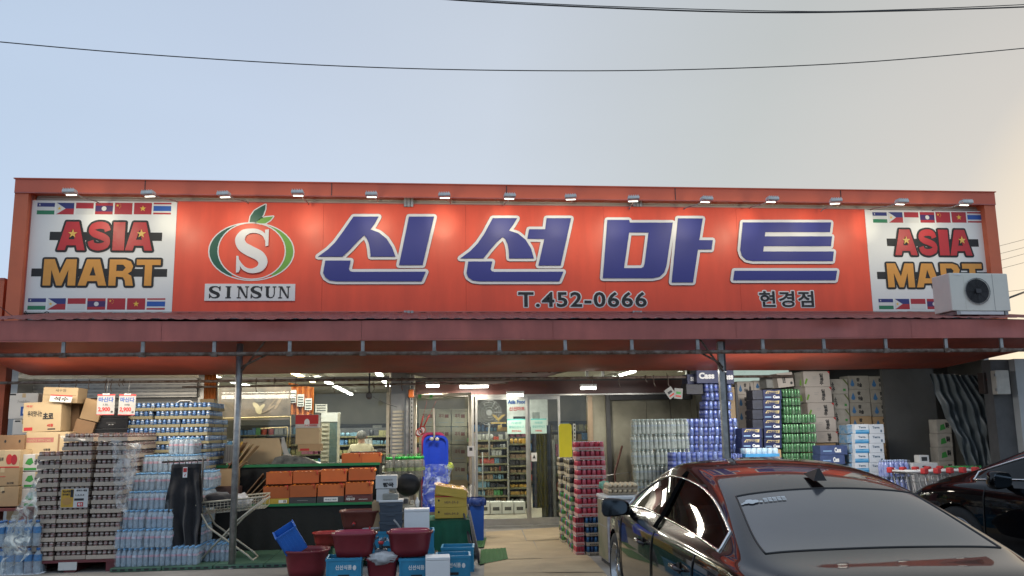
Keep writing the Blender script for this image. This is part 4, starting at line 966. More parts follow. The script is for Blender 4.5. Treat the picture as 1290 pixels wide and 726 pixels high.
for i, (a, b) in enumerate(((573, 594), (595, 615), (616, 639), (640, 664), (665, 690))):
    carton('white carton with a green leaf print beside the tray stack, %s' % lvl(4 - i, 5), 25, 66, a, b, 12.2, .35, white_card, group='white cartons with green leaf print', deco=D([('p', [(.14, .45), (.22, .75), (.34, .8), (.40, .5), (.30, .35)], ink_green), ('t', '생맥', .42, .4, .60, .72, ink), ('r', .12, .06, .5, .2, ink_green)]))
carton('kraft carton printed with large Korean lettering, on the pink striped box', 28, 76, 508, 545, 12.5, .34, kraft_l, ry=R(-1.5), deco=D([('t', '우리맛나는', .12, .52, .50, .72, ink, .03), ('t', '초코', .52, .42, .80, .64, ink, .05), ('r', .04, .05, .26, .16, ink_red), ('t', '4번들', .64, .16, .8, .26, ink_red, .03), ('t', '국산', .08, .84, .24, .92, ink_red), ('r', .66, .06, .86, .10, ink)]))
carton('kraft carton with a pale pink stripe, under the big lettered box', 31, 86, 545, 573, 12.45, .34, kraft_l, deco=D([('r', .02, .54, .64, .76, mat('pink_print', (.50, .18, .15), .6)), ('t', 'HANDLE WITH CARE', .05, .58, .58, .68, kraft_l, 0), ('t', '내용물', .42, .16, .58, .26, ink), ('r', .74, .1, .78, .9, kraft_d)]))
carton('pale carton with a folded lid lying on top of the left box pile', 53, 97, 488, 507, 12.55, .34, kraft_l, ry=R(2), deco=D([('t', '세우깡', .35, .72, .66, .9, ink, .0), ('r', .0, .48, .96, .51, kraft_d)]))
t_ = thing('price_sign', 'white card sign with large black Korean handwriting hanging from the top carton', 'sign', at(64, 497, 12.45), rot=(R(-12), R(4), 0))
m = MB(); m.box((0, 0, -.10), (.29, .004, .0), white_card); m.box((0, -.001, -.018), (.29, 0, .0), ink_red); text_into(m, '석수', .05, .25, -.085, -.025, -.002, ink, .03, .001); obj('card', m, t_)
carton('brown carton leaning back to the right beside the top carton', 100, 124, 501, 527, 12.7, .34, kraft, ry=R(14), tape=False)
carton('tilted brown carton below the leaning one, left of the black crates', 89, 114, 527, 551, 12.7, .34, kraft_d, ry=R(14), tape=False)
carton('plain brown carton in the shade behind the lettered box', 74, 98, 508, 550, 12.9, .3, kraft_d, tape=False)
carton3('large plain brown carton carrying the left box pile behind the tray stack', wx(32, 12.5), wx(114, 12.5), 0, wz(60, 573, 12.45) - .01, 12.5, .4, kraft)
for i in range(9):
    a = 514 + i * 13; x0, x1 = wx(114 - (i > 1) * 1.5, 12.75), wx(157, 12.75); za, zb = wz(130, a + 13, 12.75) + .004, wz(130, a, 12.75)
    if za < .05: break
    t_ = thing('black_crate', 'black plastic crate in the stack behind the price signs, %s' % lvl(8 - i, 9), 'crate', (x0, 12.75, za), group='black crates behind the price signs')
    w, h = x1 - x0, zb - za; m = MB(); m.box((0, 0, 0), (w, .4, h * .94), black_pl, taper=.012); obj('crate_body', m, t_)
    m = MB(); m.box((-.008, -.008, h * .86), (w + .008, .408, h * .985), black_pl); obj('rim', m, t_)
    m = MB(); m.box((w * .36, .0, h * .45), (w * .64, .006, h * .62), dark_pl); text_into(m, 'A·B', w * .42, w * .58, h * .3, h * .4, -.002 + .004, ink_white, 0, .001); obj('handle_hole', m, t_)
for px0, px1, tx, lab in ((123, 145, '1.5L', 'left'), (150, 171, '50입', 'right')):
    p = at(px0, 497, 12.3); w = wx(px1, 12.3, 500) - p.x; h = p.z - wz(px0, 523, 12.3)
    t_ = thing('price_sign', 'white hanging price card reading 2,900, %s one of the pair above the crates' % lab, 'sign', (p.x, 12.3, p.z - h), rot=(0, R(random.uniform(-2, 2)), 0))
    m = MB(); m.box((0, 0, 0), (w, .004, h), mat('dull_white_card', (.40, .40, .39), .8)); m.box((0, -.001, h * .93), (w, 0, h), ink_red); m.box((0, -.001, 0), (w, 0, h * .03), ink_red); obj('card', m, t_)
    m = MB(); text_into(m, '마신다', w * .08, w * .92, h * .62, h * .86, -.002, ink_blue, .03, .001); text_into(m, tx, w * .35, w * .65, h * .46, h * .54, -.002, ink, .01, .001); text_into(m, '2,900', w * .08, w * .76, h * .14, h * .38, -.002, ink_red, .035, .001); text_into(m, '원', w * .8, w * .92, h * .1, h * .2, -.002, ink, .02, .001); obj('lettering', m, t_)
    m = MB(); m.tube([(w / 2, .01, h), (w / 2, .05, h + .22)], .003, galv, 4); m.box((w * .3, -.01, h - .01), (w * .7, .012, h + .012), galv); obj('clip', m, t_)
# ---------------- trays and packs
def can_mat(name, c1, c2, c3): return mat(name, c1, .3, .3, var=.2, scale=30, bump=0, col2=c2, wave=('Z', 9, c3), rnd=.1)
def tray_kind(name, label, w, d, h, can_m, tray_m, nx, ny, th=.35, n=8, film=None, lid=None, solid=None):
    t = thing(name, label, 'tray'); m = MB()
    m.box((0, 0, 0), (w, d, h * .04), tray_m); e = .006
    for a, b in (((0, 0, 0), (w, e, h * th)), ((0, d - e, 0), (w, d, h * th)), ((0, e, 0), (e, d - e, h * th)), ((w - e, e, 0), (w, d - e, h * th))): m.box((a[0], a[1], h * .041), (b[0], b[1], b[2]), tray_m)
    obj('card_tray', m, t); c = MB(); r = min(w / nx, d / ny) * .47
    for i in range(nx):
        for j in range(ny):
            if 0 < i < nx - 1 and 0 < j < ny - 1 and ny > 3: continue
            x, y = w * (i + .5) / nx, d * (j + .5) / ny
            c.lathe([(r * .8, h * .045), (r, h * .10), (r, h * .86), (r * .82, h * .93), (r * .84, h * .95)], can_m[(i * 3 + j) % len(can_m)], (x, y, 0), n)
            c.lathe([(r * .78, h * .94), (r * .5, h * .938)], galv, (x, y, 0), n, cap=True)
    obj('cans', c, t, kind='stuff')
    if film: f = MB(); f.box((-.003, -.003, 0), (w + .003, d + .003, h * .965), film); obj('shrink_film', f, t)
    return Kind(t)
thin_film = film_mat('shrink_film', .10); sheer_film = film_mat('sheer_film', .035)
mocha = [can_mat('coffee_can_a', (.20, .13, .10), (.52, .47, .42), (.08, .05, .04)), can_mat('coffee_can_b', (.50, .45, .41), (.12, .07, .06), (.20, .09, .08))]
Tm = mat('tray_card_brown', (.52, .43, .34), .8, var=.15, scale=6, bump=.1, rnd=.1)
YT = 11.55
cols = [(42, 70.5), (72, 110), (112, 150)]
hh = .1115; wT = [wx(b, YT, 640) - wx(a, YT, 640) for a, b in cols]
base_z = .15
TK = [tray_kind('can_tray', 'x', w, .40, hh - .004, mocha, Tm, 6 if w > .33 else 4, 6, th=.46) for w in wT]
gname = 'trays of canned coffee stacked on the red pallet'
for c in range(3):
    n = (12, 14, 14)[c]
    for i in range(n):
        x = wx(cols[c][0], YT, 640) + (i - 6) * -.0004 + random.uniform(-.006, .006) - (.012 * (i / n) if c == 0 else 0) + (i * .0045 if c == 2 else .001 * i)
        TK[c].place((x, YT + random.uniform(-.016, .016), base_z + i * hh), R(random.uniform(-.8, .8)), 'beige tray of coffee cans, %s front column of the wrapped stack, %s' % (('left', 'middle', 'right')[c], lvl(i, n)), gname)
for r in range(1, 3):
    for i in range(14):
        if i < 3 and r == 2: continue
        TK[2].place((wx(112, YT, 640) + .0045 * i + random.uniform(-.006, .006), YT + r * .405, base_z + i * hh), R(random.uniform(-.8, .8)), 'tray of coffee cans, %s row on the wrapped stack\'s side, %s' % (('', 'second', 'rearmost')[r], lvl(i, 14)), gname)
# red pallet below
pt = thing('pallet', 'dark red plastic pallet with a white label under the tray stack', 'pallet', (wx(39, YT), YT - .02, 0)); W_ = wx(152, YT) - wx(38, YT)
rp_ = mat('red_plastic_pallet', (.17, .035, .04), .6, var=.3, scale=6, bump=.1)
for i in range(7): b = MB(); b.box((0, i * .17, .115), (W_, i * .17 + .14, .145), rp_); obj('deck_board', b, pt)
for x in (0, W_ / 2 - .07, W_ - .12): b = MB(); b.box((x, .01, .0), (x + .13, 1.12, .1149), rp_); obj('foot', b, pt)
b = MB(); b.box((W_ * .38, -.014, .03), (W_ * .58, -.004, .125), white_card); obj('label', b, pt)
# printed price posters on the stack
p = at(76, 640, YT - .012); w = wx(111, YT - .012, 628) - p.x; h = wz(76, 616, YT - .012) - p.z
po = thing('poster', 'yellow and white price poster taped on the front of the coffee tray stack', 'poster', (p.x, YT - .02, p.z))
m = MB(); m.box((0, 0, 0), (w, .003, h), white_card); m.box((.01 * w, -.001, .02 * h), (.47 * w, -.0001, .98 * h), mat('mustard_print', (.62, .36, .04), .6)); obj('sheet', m, po)
m = MB(); m.prism([(w * (.24 + .18 * math.cos(a * PI / 8)), h * (.34 + .2 * math.sin(a * PI / 8))) for a in range(16)], -.002, -.0012, mat('tan_print', (.55, .30, .08), .6)); m.box((.35 * w, -.002, .55 * h), (.46 * w, -.0011, .95 * h), ink); obj('picture', m, po)
m = MB(); text_into(m, '믹스커피', .06 * w, .34 * w, .78 * h, .92 * h, -.0025, ink, .05, .0005); text_into(m, '모카골드', .06 * w, .34 * w, .64 * h, .75 * h, -.0025, ink, .04, .0005)
text_into(m, '최저가 세일', .56 * w, .95 * w, .84 * h, .95 * h, -.002, ink, .04, .0005); text_into(m, '1,2,3,4', .54 * w, .86 * w, .60 * h, .70 * h, -.002, ink, .02, .0005); m.box((.50 * w, -.002, .36 * h), (.85 * w, -.001, .48 * h), ink); m.box((.62 * w, -.002, .05 * h), (.84 * w, -.001, .28 * h), ink_red); text_into(m, '특가', .65 * w, .81 * w, .09 * h, .24 * h, -.0028, ink_white, .03, .0005); obj('lettering', m, po)
# crumpled wrap over stack
def crump(lab, pts, amp=.03, nu=26, nv=26, mt=wrap):
    """four-corner crumpled film"""
    a, b, c, d = [Vector(p) for p in pts]; nrm = (b - a).cross(d - a).normalized()
    from mathutils import noise
    def f(u, v):
        p = a.lerp(b, u).lerp(d.lerp(c, u), v); k = noise.noise(p * 7) + .6 * noise.noise(p * 19)
        return p + nrm * amp * k + Vector((noise.noise(p * 5 + Vector((9, 0, 0))), 0, noise.noise(p * 5 + Vector((0, 9, 0))))) * amp * .8
    t = thing('plastic_wrap', lab, 'plastic wrap', a); m = MB(); m.sheet(lambda u, v: f(u, v) - a, nu, nv, mt); obj('film', m, t); return t
crump('loose clear plastic film hanging over the right side of the tray stack', [at(150, 706, 11.5), at(152, 706, 12.3), at(180, 560, 12.3), at(166, 556, 11.5)], .04)
crump('clear film stretched across the upper right of the tray stack', [at(146, 640, 11.50), at(160, 650, 11.5), at(178, 560, 11.5), at(140, 553, 11.5)], .02)
crump('torn milky plastic film hanging between the tray stack and the far left bottles', [at(0, 726, 11.35), at(34, 700, 11.4), at(52, 600, 11.5), at(14, 650, 11.35)], .07, mt=film_mat('milky_wrap', .62, (.75, .80, .76)))
crump('clear plastic film lying crumpled on top of the tray stack', [at(80, 553, 11.5), at(175, 562, 11.5), at(170, 556, 12.2), at(75, 549, 12.2)], .03)
# water bottle packs
pet = mat('clear_bottle', (.56, .70, .82), .12, var=.3, scale=26, bump=.0, alpha=.55, spec=.8)
pet_c = mat('blue_cap', (.20, .48, .80), .4, var=.1, bump=0)
lab_w = mat('bottle_label', (.62, .72, .84), .5, var=.3, scale=14, bump=0, col2=(.52, .22, .28))
def bottle(mb, x, y, h, r, pm, cm, lm, n=8, lz=(.50, .62)):
    mb.lathe([(r * .85, 0), (r, h * .04), (r, h * .22), (r * .93, h * .28), (r, h * .34), (r, h * .68), (r * .8, h * .78), (r * .38, h * .88), (r * .36, h * .93)], pm, (x, y, 0), n, cap=True)
    mb.lathe([(r * .50, h * .91), (r * .50, h)], cm, (x, y, 0), 6)
    if lm: mb.lathe([(r * 1.02, h * lz[0]), (r * 1.02, h * lz[1])], lm, (x, y, 0), n, cap=False)
def pack_kind(name, label, nx, ny, r, h, pm, cm, lm, film=thin_film, base=None, lz=(.50, .62), pull=True):
    t = thing(name, label, 'bottle pack'); m = MB(); w, d = nx * 2 * r, ny * 2 * r
    for i in range(nx):
        for j in range(ny): bottle(m, (2 * i + 1) * r, (2 * j + 1) * r, h, r * .96, pm, cm, lm, lz=lz)
    obj('bottles', m, t, kind='stuff')
    if film: f = MB(); f.box((-.002, -.002, 0), (w + .002, d + .002, h * 1.0), film); obj('shrink_film', f, t)
    if base: f = MB(); f.box((-.003, -.003, 0), (w + .003, d + .003, h * .08), base); obj('card_base', f, t)
    return Kind(t), w, d
WK, ww, wd = pack_kind('water_pack', 'x', 5, 4, .033, .222, pet, pet_c, lab_w)
steps = [(147, 11.5, 2, 11.5), (147, 11.5, 2, 11.52), (148, 11.6, 2, 11.6), (153, 11.75, 2, 11.7), (160, 11.9, 2, 11.85), (176, 12.1, 2, 12.05), (181, 12.2, 2, 12.2), (207, 12.3, 1, 12.3)]
zrow = [720, 698.5, 677, 655.5, 633, 611, 590, 571]
gw = 'packs of small water bottles stepped up beside the trays'
for i in range(7):
    px, Y, n, _ = steps[i if i < 7 else 7]
    if i == 6: px, Y, n = 207, 12.25, 1
    z = max(.05, .05 + i * .226)
    for r_ in range(3):
        for k in range(n + (1 if i < 1 else 0) + (1 if r_ and i < 5 else 0)):
            WK.place((wx(px, Y, 640) + k * (ww + .008) + random.uniform(-.014, .014), Y + r_ * (wd + .01), z), R(random.uniform(-4, 4)), 'pack of small water bottles, %s layer up, %s from left, %s row' % (ORD[i], ORD[k], ('front', 'second', 'back')[r_]), gw)
# far left big water bottles
BK, bw_, bd_ = pack_kind('water_pack', 'x', 3, 2, .052, .31, pet, mat('deep_blue_cap', (.03, .16, .45), .4), mat('blue_bottle_label', (.06, .25, .55), .5, var=.4, scale=30), lz=(.5, .75))
for i in range(2):
    for k in range(2):
        BK.place((wx(-14, 11.5, 690) + k * .32 - (i % 2) * .03, 11.45, .0 + i * .335), R(3), 'pack of large blue-labelled water bottles in the bottom left corner, %s' % (('bottom layer', 'middle layer', 'top layer')[i] + (' left', ' right')[k]), 'large water bottle packs at the far left')
# blue can trays
blue_c = [can_mat('blue_can_a', (.05, .17, .40), (.25, .40, .60), (.03, .08, .25)), can_mat('blue_can_b', (.10, .26, .50), (.03, .08, .22), (.40, .45, .50))]
Ty = mat('tray_card_olive', (.36, .32, .19), .8, var=.15, scale=6, bump=.1, rnd=.08)
BL = tray_kind('can_tray', 'x', .385, .30, .116, blue_c, Ty, 6, 4, th=.34)
YB = 12.75; xb0 = wx(154, YB, 560)
gb = 'trays of blue cans stacked behind the water packs'
for i in range(18):
    z = .0 + i * .1185
    for r_ in range(4):
        for k in range(3):
            vis = (r_ == 0) or (k == 2)
            if not vis or z < .55: continue
            if r_ == 0 and k == 0 and i > 13 and i != 17: pass
            if r_ == 3 and i > 15: continue
            BL.place((xb0 + k * .392 + (.10 if i > 13 else 0) * (k == 0) * 0 + random.uniform(-.02, .02), YB + r_ * .305 + (.05 if i > 14 else 0), z), R(random.uniform(-2, 2)), 'tray of blue cans, %s column, %s row, %s level from the floor' % (('left', 'middle', 'right')[k], ('front', 'second', 'third', 'fourth')[r_], ORD[min(15, i)] if i < 16 else ('top' if i == 17 else 'next to top')), gb)
carton3('large brown carton carrying the blue can trays, hidden behind the water packs', xb0, xb0 + 1.17, 0, .585, YB, 1.2, kraft)
p = at(212, 516, 12.7); t_ = thing('sign_board', 'small black arched sign with a white edge standing on the blue can trays', 'sign', (p.x, 12.85, p.z - .012))
def archp(k): return [(0, 0), (.37 * 1, 0), (.37, .075 + k), (.30, .10 + k), (.25, .135 + k), (.12, .135 + k), (.07, .10 + k), (0, .075 + k)]
m = MB(); m.prism(offset_poly(archp(0), .012), .0, .012, ink_white); m.prism(archp(0), -.003, -.0005, ink); obj('board', m, t_); m = MB(); text_into(m, '한맥주', .11, .26, .03, .075, -.005, ink_white, .03, .001); obj('lettering', m, t_)
# ---------------- trousers on a black rack
p = at(232, 582, 11.75); t_ = thing('garment_rack', 'black metal garment rack with clip hooks beside the water packs', 'rack', (p.x, 11.75, 0))
m = MB(); m.tube([(-.28, 0, p.z), (.28, 0, p.z + .02)], .012, black_pl); m.tube([(.24, 0, p.z + .05), (.24, 0, .04)], .014, black_pl); m.tube([(-.05, .18, .04), (.24, 0, .04), (.24, -.3, .04)], .014, black_pl); m.tube([(.0, .25, .04), (.24, 0, .3)], .012, black_pl); obj('frame', m, t_)
for k in range(6): m = MB(); m.tube([(-.2 + k * .075, 0, p.z + .0), (-.2 + k * .075, -.02, p.z + .03), (-.2 + k * .075, -.03, p.z - .03)], .006, dark_pl, 5); obj('clip', m, t_)
x0, x1 = wx(210, 11.7, 600), wx(255, 11.7, 600); zt, zb = wz(230, 585, 11.7), wz(230, 690, 11.7)
tr = thing('trousers', 'black trousers hanging from the rack with a small red and white tag', 'trousers', (x0, 11.7, zb)); w, h = x1 - x0, zt - zb
from mathutils import noise
def troz(u, v):
    x = w * (.5 + (u - .5) * (.78 + .22 * min(1, (1 - v) * 2.2) - .05 * (1 - v) ** 2)); fold = .045 * math.sin(u * 17 + v * 1.5) * (1.15 - v) + .02 * noise.noise(Vector((u * 5, v * 4, 1)))
    gap = .05 * math.exp(-((u - .52) * 16) ** 2) * (1 - v) if v < .8 else 0
    return (x + .012 * math.sin(v * 9 + u * 4), fold + gap + .03 * noise.noise(Vector((u * 3, v * 7, 5))), h * (v - .035 * (1 - v) ** 3 * math.sin(u * 7 + 1)))
m = MB(); m.sheet(troz, 44, 24, black_cloth); m.sheet(lambda u, v: (lambda q: (q[0], .11 + q[1] * .5, q[2]))(troz(u, v)), 22, 8, black_cloth); obj('cloth', m, tr)
m = MB(); m.sheet(lambda u, v: (lambda q: (q[0], q[1] - .008, q[2]))(troz(u, .955 + v * .045)), 44, 2, mat('charcoal_waistband', (.035, .035, .04), .8)); obj('waistband', m, tr)
m = MB(); m.box((w * .48, -.055, h * .84), (w * .60, -.05, h * .965), ink_white); m.box((w * .49, -.057, h * .905), (w * .59, -.0505, h * .955), ink_red); m.prism([(w * .52, h * .86), (w * .54, h * .85), (w * .57, h * .89), (w * .545, h * .88)], -.057, -.0505, ink_red); obj('tag', m, tr)
# ---------------- folding clothes rack, cream
YR = 11.75; q = lambda px, py, Y=YR: at(px, py, Y)
t_ = thing('folding_cart', 'cream folding wire-basket cart on small casters in front of the black counter', 'cart', (q(290, 712).x, YR, 0))
def rel(p): return Vector(p) - Vector((q(290, 712).x, YR, 0))
Yb = YR + .36
for dy, pre in ((0, 0), (.36, 1)):
    Y = YR + dy; k = 1 - dy / YR * 1.0
    A = rel(at(247, 636, YR)) + Vector((0, dy, 0)); Bq = rel(at(334, 628, YR)) + Vector((0, dy, 0)); C_ = rel(at(252, 706, YR)) + Vector((0, dy, 0)); Dq = rel(at(332, 694, YR)) + Vector((0, dy, .04))
    m = MB(); m.tube([A, rel(at(262, 664, YR)) + Vector((0, dy, 0)), rel(at(312, 700, YR)) + Vector((0, dy, 0)), rel(at(318, 706, YR)) + Vector((0, dy, 0))], .013, cream, 7); obj('leg', m, t_)
    m = MB(); m.tube([Bq, rel(at(300, 655, YR)) + Vector((0, dy + .02, 0)), C_], .013, cream, 7); obj('leg', m, t_)
lo1, lo2 = rel(at(252, 706, YR)), rel(at(318, 706, YR))
for a in (lo1, lo2): m = MB(); m.tube([a, a + Vector((0, .36, 0))], .012, cream, 7); obj('crossbar', m, t_)
for a in (lo1, lo2):
    for dy in (0, .36):
        m = MB(); m.lathe([(.03, -.012), (.03, .012)], dark_pl, (0, 0, 0), 12, Matrix.Translation(a + Vector((0, dy, -.035))) @ Matrix.Rotation(PI / 2, 4, 'Y')); m.tube([a + Vector((0, dy, 0)), a + Vector((0, dy, -.03))], .008, grey_pl, 5); obj('caster', m, t_)
ra = [rel(at(249, 638, YR)), rel(at(256, 632, YR)), rel(at(330, 626, YR)), rel(at(335, 631, YR)), rel(at(330, 641, YR)) + Vector((0, 0, .03)), rel(at(300, 643, YR)), rel(at(254, 642, YR))]
rim0 = [rel(at(250, 634, YR)), rel(at(333, 626, YR)), rel(at(333, 626, YR)) + Vector((0, .4, .02)), rel(at(250, 634, YR)) + Vector((0, .4, .02))]
m = MB(); m.tube(rim0, .013, cream, 7, True); obj('rim', m, t_)
m = MB()
for i in range(19):
    f_ = i / 18; a = rim0[0].lerp(rim0[1], f_); b = rim0[3].lerp(rim0[2], f_); dz = Vector((0, 0, -.15)); m.tube([a, a + dz + Vector((0, .04, 0)), b + dz - Vector((0, .04, 0)), b], .0035, cream, 4)
for i in range(5):
    dz = Vector((0, .01 * i, -.035 * i)); m.tube([rim0[0] + dz, rim0[1] + dz], .0035, cream, 4)
for i in range(6): f_ = (i + .5) / 6; m.tube([rim0[0].lerp(rim0[3], f_) + Vector((0, 0, -.15)), rim0[1].lerp(rim0[2], f_) + Vector((0, 0, -.15))], .0035, cream, 4)
obj('wire_basket', m, t_, kind='stuff')
def lump(name, lab, cat, c, r, mt, seed=1, amp=.35, sub=3):
    bm = bmesh.new(); bmesh.ops.create_icosphere(bm, subdivisions=sub, radius=1)
    for v in bm.verts:
        n_ = v.co.normalized(); k = 1 + amp * noise.noise(n_ * 2.1 + Vector((seed, 0, 0))) + amp * .5 * noise.noise(n_ * 6 + Vector((seed, 3, 0))); v.co = Vector((n_.x * r[0], n_.y * r[1], n_.z * r[2])) * k
    m = MB(); m.add([v.co.copy() for v in bm.verts], [[v.index for v in f.verts] for f in bm.faces], mt, True); bm.free()
    return obj(name, m, None, c, label=lab, cat=cat)
lump('cloth_bundle', 'black bundle of cloth lying in the folding cart', 'cloth', q(272, 632) + Vector((0, .2, .0)), (.2, .13, .10), black_cloth, 4)
lump('plastic_bag', 'crumpled white plastic bag in the folding cart near the post', 'bag', q(300, 634) + Vector((0, .2, .0)), (.13, .12, .11), mat('white_bag', (.62, .62, .62), .35, var=.3, scale=12, bump=.8, bscale=9), 8)
# ---------------- green plastic deck on the ground
gd = mat('green_deck', (.07, .16, .105), .55, var=.35, scale=5, bump=.15)
x0 = wx(143, 11.55, 716)
for i in range(6):
    t_ = thing('deck_panel', 'green plastic floor panel under the goods, %s from the left' % ORD[i], 'floor panel', (x0 + i * .62, 11.42, .004), group='green plastic floor panels')
    m = MB(); m.bbox((0, 0, .0), (.61, 1.6, .045), gd, .006); obj('panel', m, t_)
    m = MB(); m.box((0.0, .03, .046), (.61, .04, .049), gd); obj('ridge', m, t_)
    m = MB()
    for k in range(6): m.box((.03 + k * .095, -.004, .012), (.085 + k * .095, -.0006, .032), ink)
    obj('slot', m, t_, kind='stuff')
# ---------------- tiered black counter with green edges
ge = mat('green_edge', (.015, .20, .07), .5, var=.2); blk = mat('black_skirt', (.014, .016, .016), .8, var=.4, scale=3, bump=.3)
YK = 12.75; zl = wz(370, 635, YK); xl, xr = wx(256, YK, 660), wx(474, YK, 660)
ct = thing('display_counter', 'two-tier display counter with black skirt and green edging, holding the orange fruit crates', 'counter', (xl, YK, 0)); W_ = xr - xl
m = MB(); m.box((0, 0, zl - .03), (W_, .62, zl), blk); obj('lower_shelf', m, ct); m = MB(); m.box((-.01, -.022, zl - .028), (W_ + .01, -.002, zl + .006), ge); obj('edge_strip', m, ct)
m = MB(); m.sheet(lambda u, v: (W_ * u, .0 + .008 * math.sin(u * 60) * (1 - v), (zl - .03) * v), 120, 3, blk); obj('skirt', m, ct)
zu = wz(330, 587, YK + .64); m = MB(); m.box((-.3, .64, zu - .03), (W_, 1.5, zu), blk); obj('upper_shelf', m, ct); m = MB(); m.box((-.31, .615, zu - .02), (W_ + .01, .638, zu + .02), ge); obj('edge_strip', m, ct)
m = MB(); m.sheet(lambda u, v: (W_ * u, .645 + .006 * math.sin(u * 70), zl + (zu - zl - .03) * v), 120, 2, blk); m.box((-.3, .66, 0), (W_, 1.5, zu - .031), blk); obj('riser', m, ct)
# fruit crates
orange_c = mat('orange_card', (.50, .125, .03), .65, var=.15, scale=4, bump=.05, rnd=.22); fruit = mat('orange_fruit', (.75, .22, .02), .4, var=.2, scale=30, bump=.1)
fk = thing('fruit_crate', 'x', 'crate'); w_, d_, h_ = .37, .27, .165
m = MB(); 
for a, b in (((0, 0, 0), (w_, .008, h_)), ((0, d_ - .008, 0), (w_, d_, h_ * 1.05)), ((0, .008, 0), (.008, d_ - .008, h_ * 1.02)), ((w_ - .008, .008, 0), (w_, d_ - .008, h_ * 1.02)), ((.008, .008, 0), (w_ - .008, d_ - .008, .01))): m.box(a, b, orange_c)
obj('card_box', m, fk); m = MB()
for i in range(6):
    for j in range(4): m.lathe([(.004, -.028), (.022, -.02), (.032, 0), (.024, .02), (.004, .027)], fruit, (.036 + i * .065, .04 + j * .063, h_ - .030 + random.uniform(-.006, .01)), 7)
obj('fruit', m, fk, kind='stuff'); m = MB(); m.tube([(w_ - .03, -.003, h_ - .05), (w_ - .03, -.006, h_ + .01), (w_ - .03, .03, h_ + .012), (w_ - .07, .0, h_ + .008)], .006, ink_red, 5); obj('strap', m, fk)
FC = Kind(fk); gf = 'orange fruit crates on the black counter'
carmat = [mat('yellow_card', (.50, .36, .05), .7), dark_pl, dark_pl, mat('maroon_card', (.12, .035, .035), .6)]
for k, (px, ya, ym, yb) in enumerate(((331, 616, 629, 639), (365, 613, 627, 637), (400, 612, 626, 635.5), (435, 610, 623.5, 634))):
    zc = wz(px, ym, YK + .03)
    carton3(('yellow carton with a barcode', 'black carton with a thin line', 'black carton with a white label', 'maroon carton with pale lettering')[k] + ' under an orange fruit crate on the lower counter', wx(px - 1, YK + .03, 630), wx(px + 33, YK + .03, 630), zl + .002, zc, YK + .03, .27, carmat[k], tape=False, name='carton',
            deco=D([[('r', .62, .15, .92, .75, ink_white), ('r', .8, .25, .84, .7, ink), ('r', .86, .25, .89, .7, ink)], [('r', .3, .45, .7, .5, grey_pl)], [('r', .26, .2, .78, .85, ink_white), ('t', '국내산 제주', .3, .4, .74, .65, ink, 0)], [('t', '거창사과', .05, .25, .38, .62, ink_white, .03), ('t', 'GEOCHANG', .52, .3, .85, .45, ink_white, 0), ('t', '경상남도', .1, .7, .3, .85, ink_white, 0)]][k]))
    FC.place((wx(px, YK + .03, 630), YK + .03, zc + .004), R(random.uniform(-3, 3)), 'orange fruit crate on the %s dark carton, lower row of the counter' % ORD[k] if k else 'orange fruit crate on the yellow carton, lower row of the counter', gf)
    zc2 = zc + .175
    FC.place((wx(px + 4, YK + .18, 610), YK + .18, zc2 + .02 + random.uniform(-.008, .012)), R(random.uniform(-4, 4)), 'orange fruit crate in the raised second row, %s from the left' % ORD[k], gf)
for k, px in enumerate((430, 455)): FC.place((wx(px, YK + .72, 600), YK + .72, zu + .005 + .0), R(k * 2 - 1), 'orange fruit crate with a white sticker on the upper tier, %s of two' % ('left', 'right')[k], gf, scale=(.80, 1, .9))
carton('extra orange-brown carton behind the second crate of the raised row', 372, 404, 596, 606, YK + .46, .2, orange_c, tape=False, z0=zl + .01)
# kraft boxes left of the crates
def open_box(label, px0, px1, py0, py1, Y, d=.35, fl=None, mt=None, flaps=(.16, -50)):
    mt = mt or kraft_l; x0, x1 = wx(px0, Y, py1), wx(px1, Y, py1); za, zb = wz(px0, py1, Y), wz(px0, py0, Y); w, h = x1 - x0, zb - za
    t = thing('open_carton', label, 'box', (x0, Y, za)); m = MB(); e = .006
    for a, b in (((0, 0, 0), (w, e, h)), ((0, d - e, 0), (w, d, h)), ((0, e, 0), (e, d - e, h)), ((w - e, e, 0), (w, d - e, h)), ((e, e, 0), (w - e, d - e, e))): m.box(a, b, mt)
    obj('box_body', m, t)
    for sx, x in ((-1, 0), (1, w)):
        b = MB(); M_ = Matrix.Translation((x, 0, h)) @ Matrix.Rotation(R(flaps[1] * -sx), 4, 'Y'); b.box((-.003, .01, 0), (.003, d - .01, flaps[0]), mt, M_); obj('flap', b, t)
    return t
open_box('open kraft carton left of the post, on the counter', 256, 296, 592, 616, YK + .2, .3, mt=kraft)
carton('brown carton with dark printed goods behind the folding cart', 270, 300, 614, 637, YK + .03, .25, mat('printed_carton', (.13, .07, .06), .6, var=.6, scale=14, rnd=.05), tape=False)
bd = thing('cardboard_sheets', 'bundle of flattened brown cardboard leaning right of the post', 'cardboard', (wx(318, YK + .1, 630), YK + .1, zl))
for k in range(5):
    b = MB(); M_ = Matrix.Translation((-.22 + k * .055, .03 * k, 0)) @ Matrix.Rotation(R(38 + k * 4), 4, 'Y') @ Matrix.Rotation(R(-12), 4, 'X'); b.box((0, 0, 0), (.008, .36, .56 - k * .01), kraft if k % 2 else kraft_d, M_); obj('sheet', b, bd)
bd = thing('cardboard_sheets', 'brown cardboard sheets leaning left of the post', 'cardboard', (wx(282, YK + .5, 600), YK + .5, zu - .1))
for k in range(3): b = MB(); M_ = Matrix.Translation((k * .05, .02 * k, 0)) @ Matrix.Rotation(R(30 + k * 5), 4, 'Y'); b.box((0, 0, 0), (.008, .30, .52), (kraft_d, kraft_l, kraft)[k], M_); obj('sheet', b, bd)
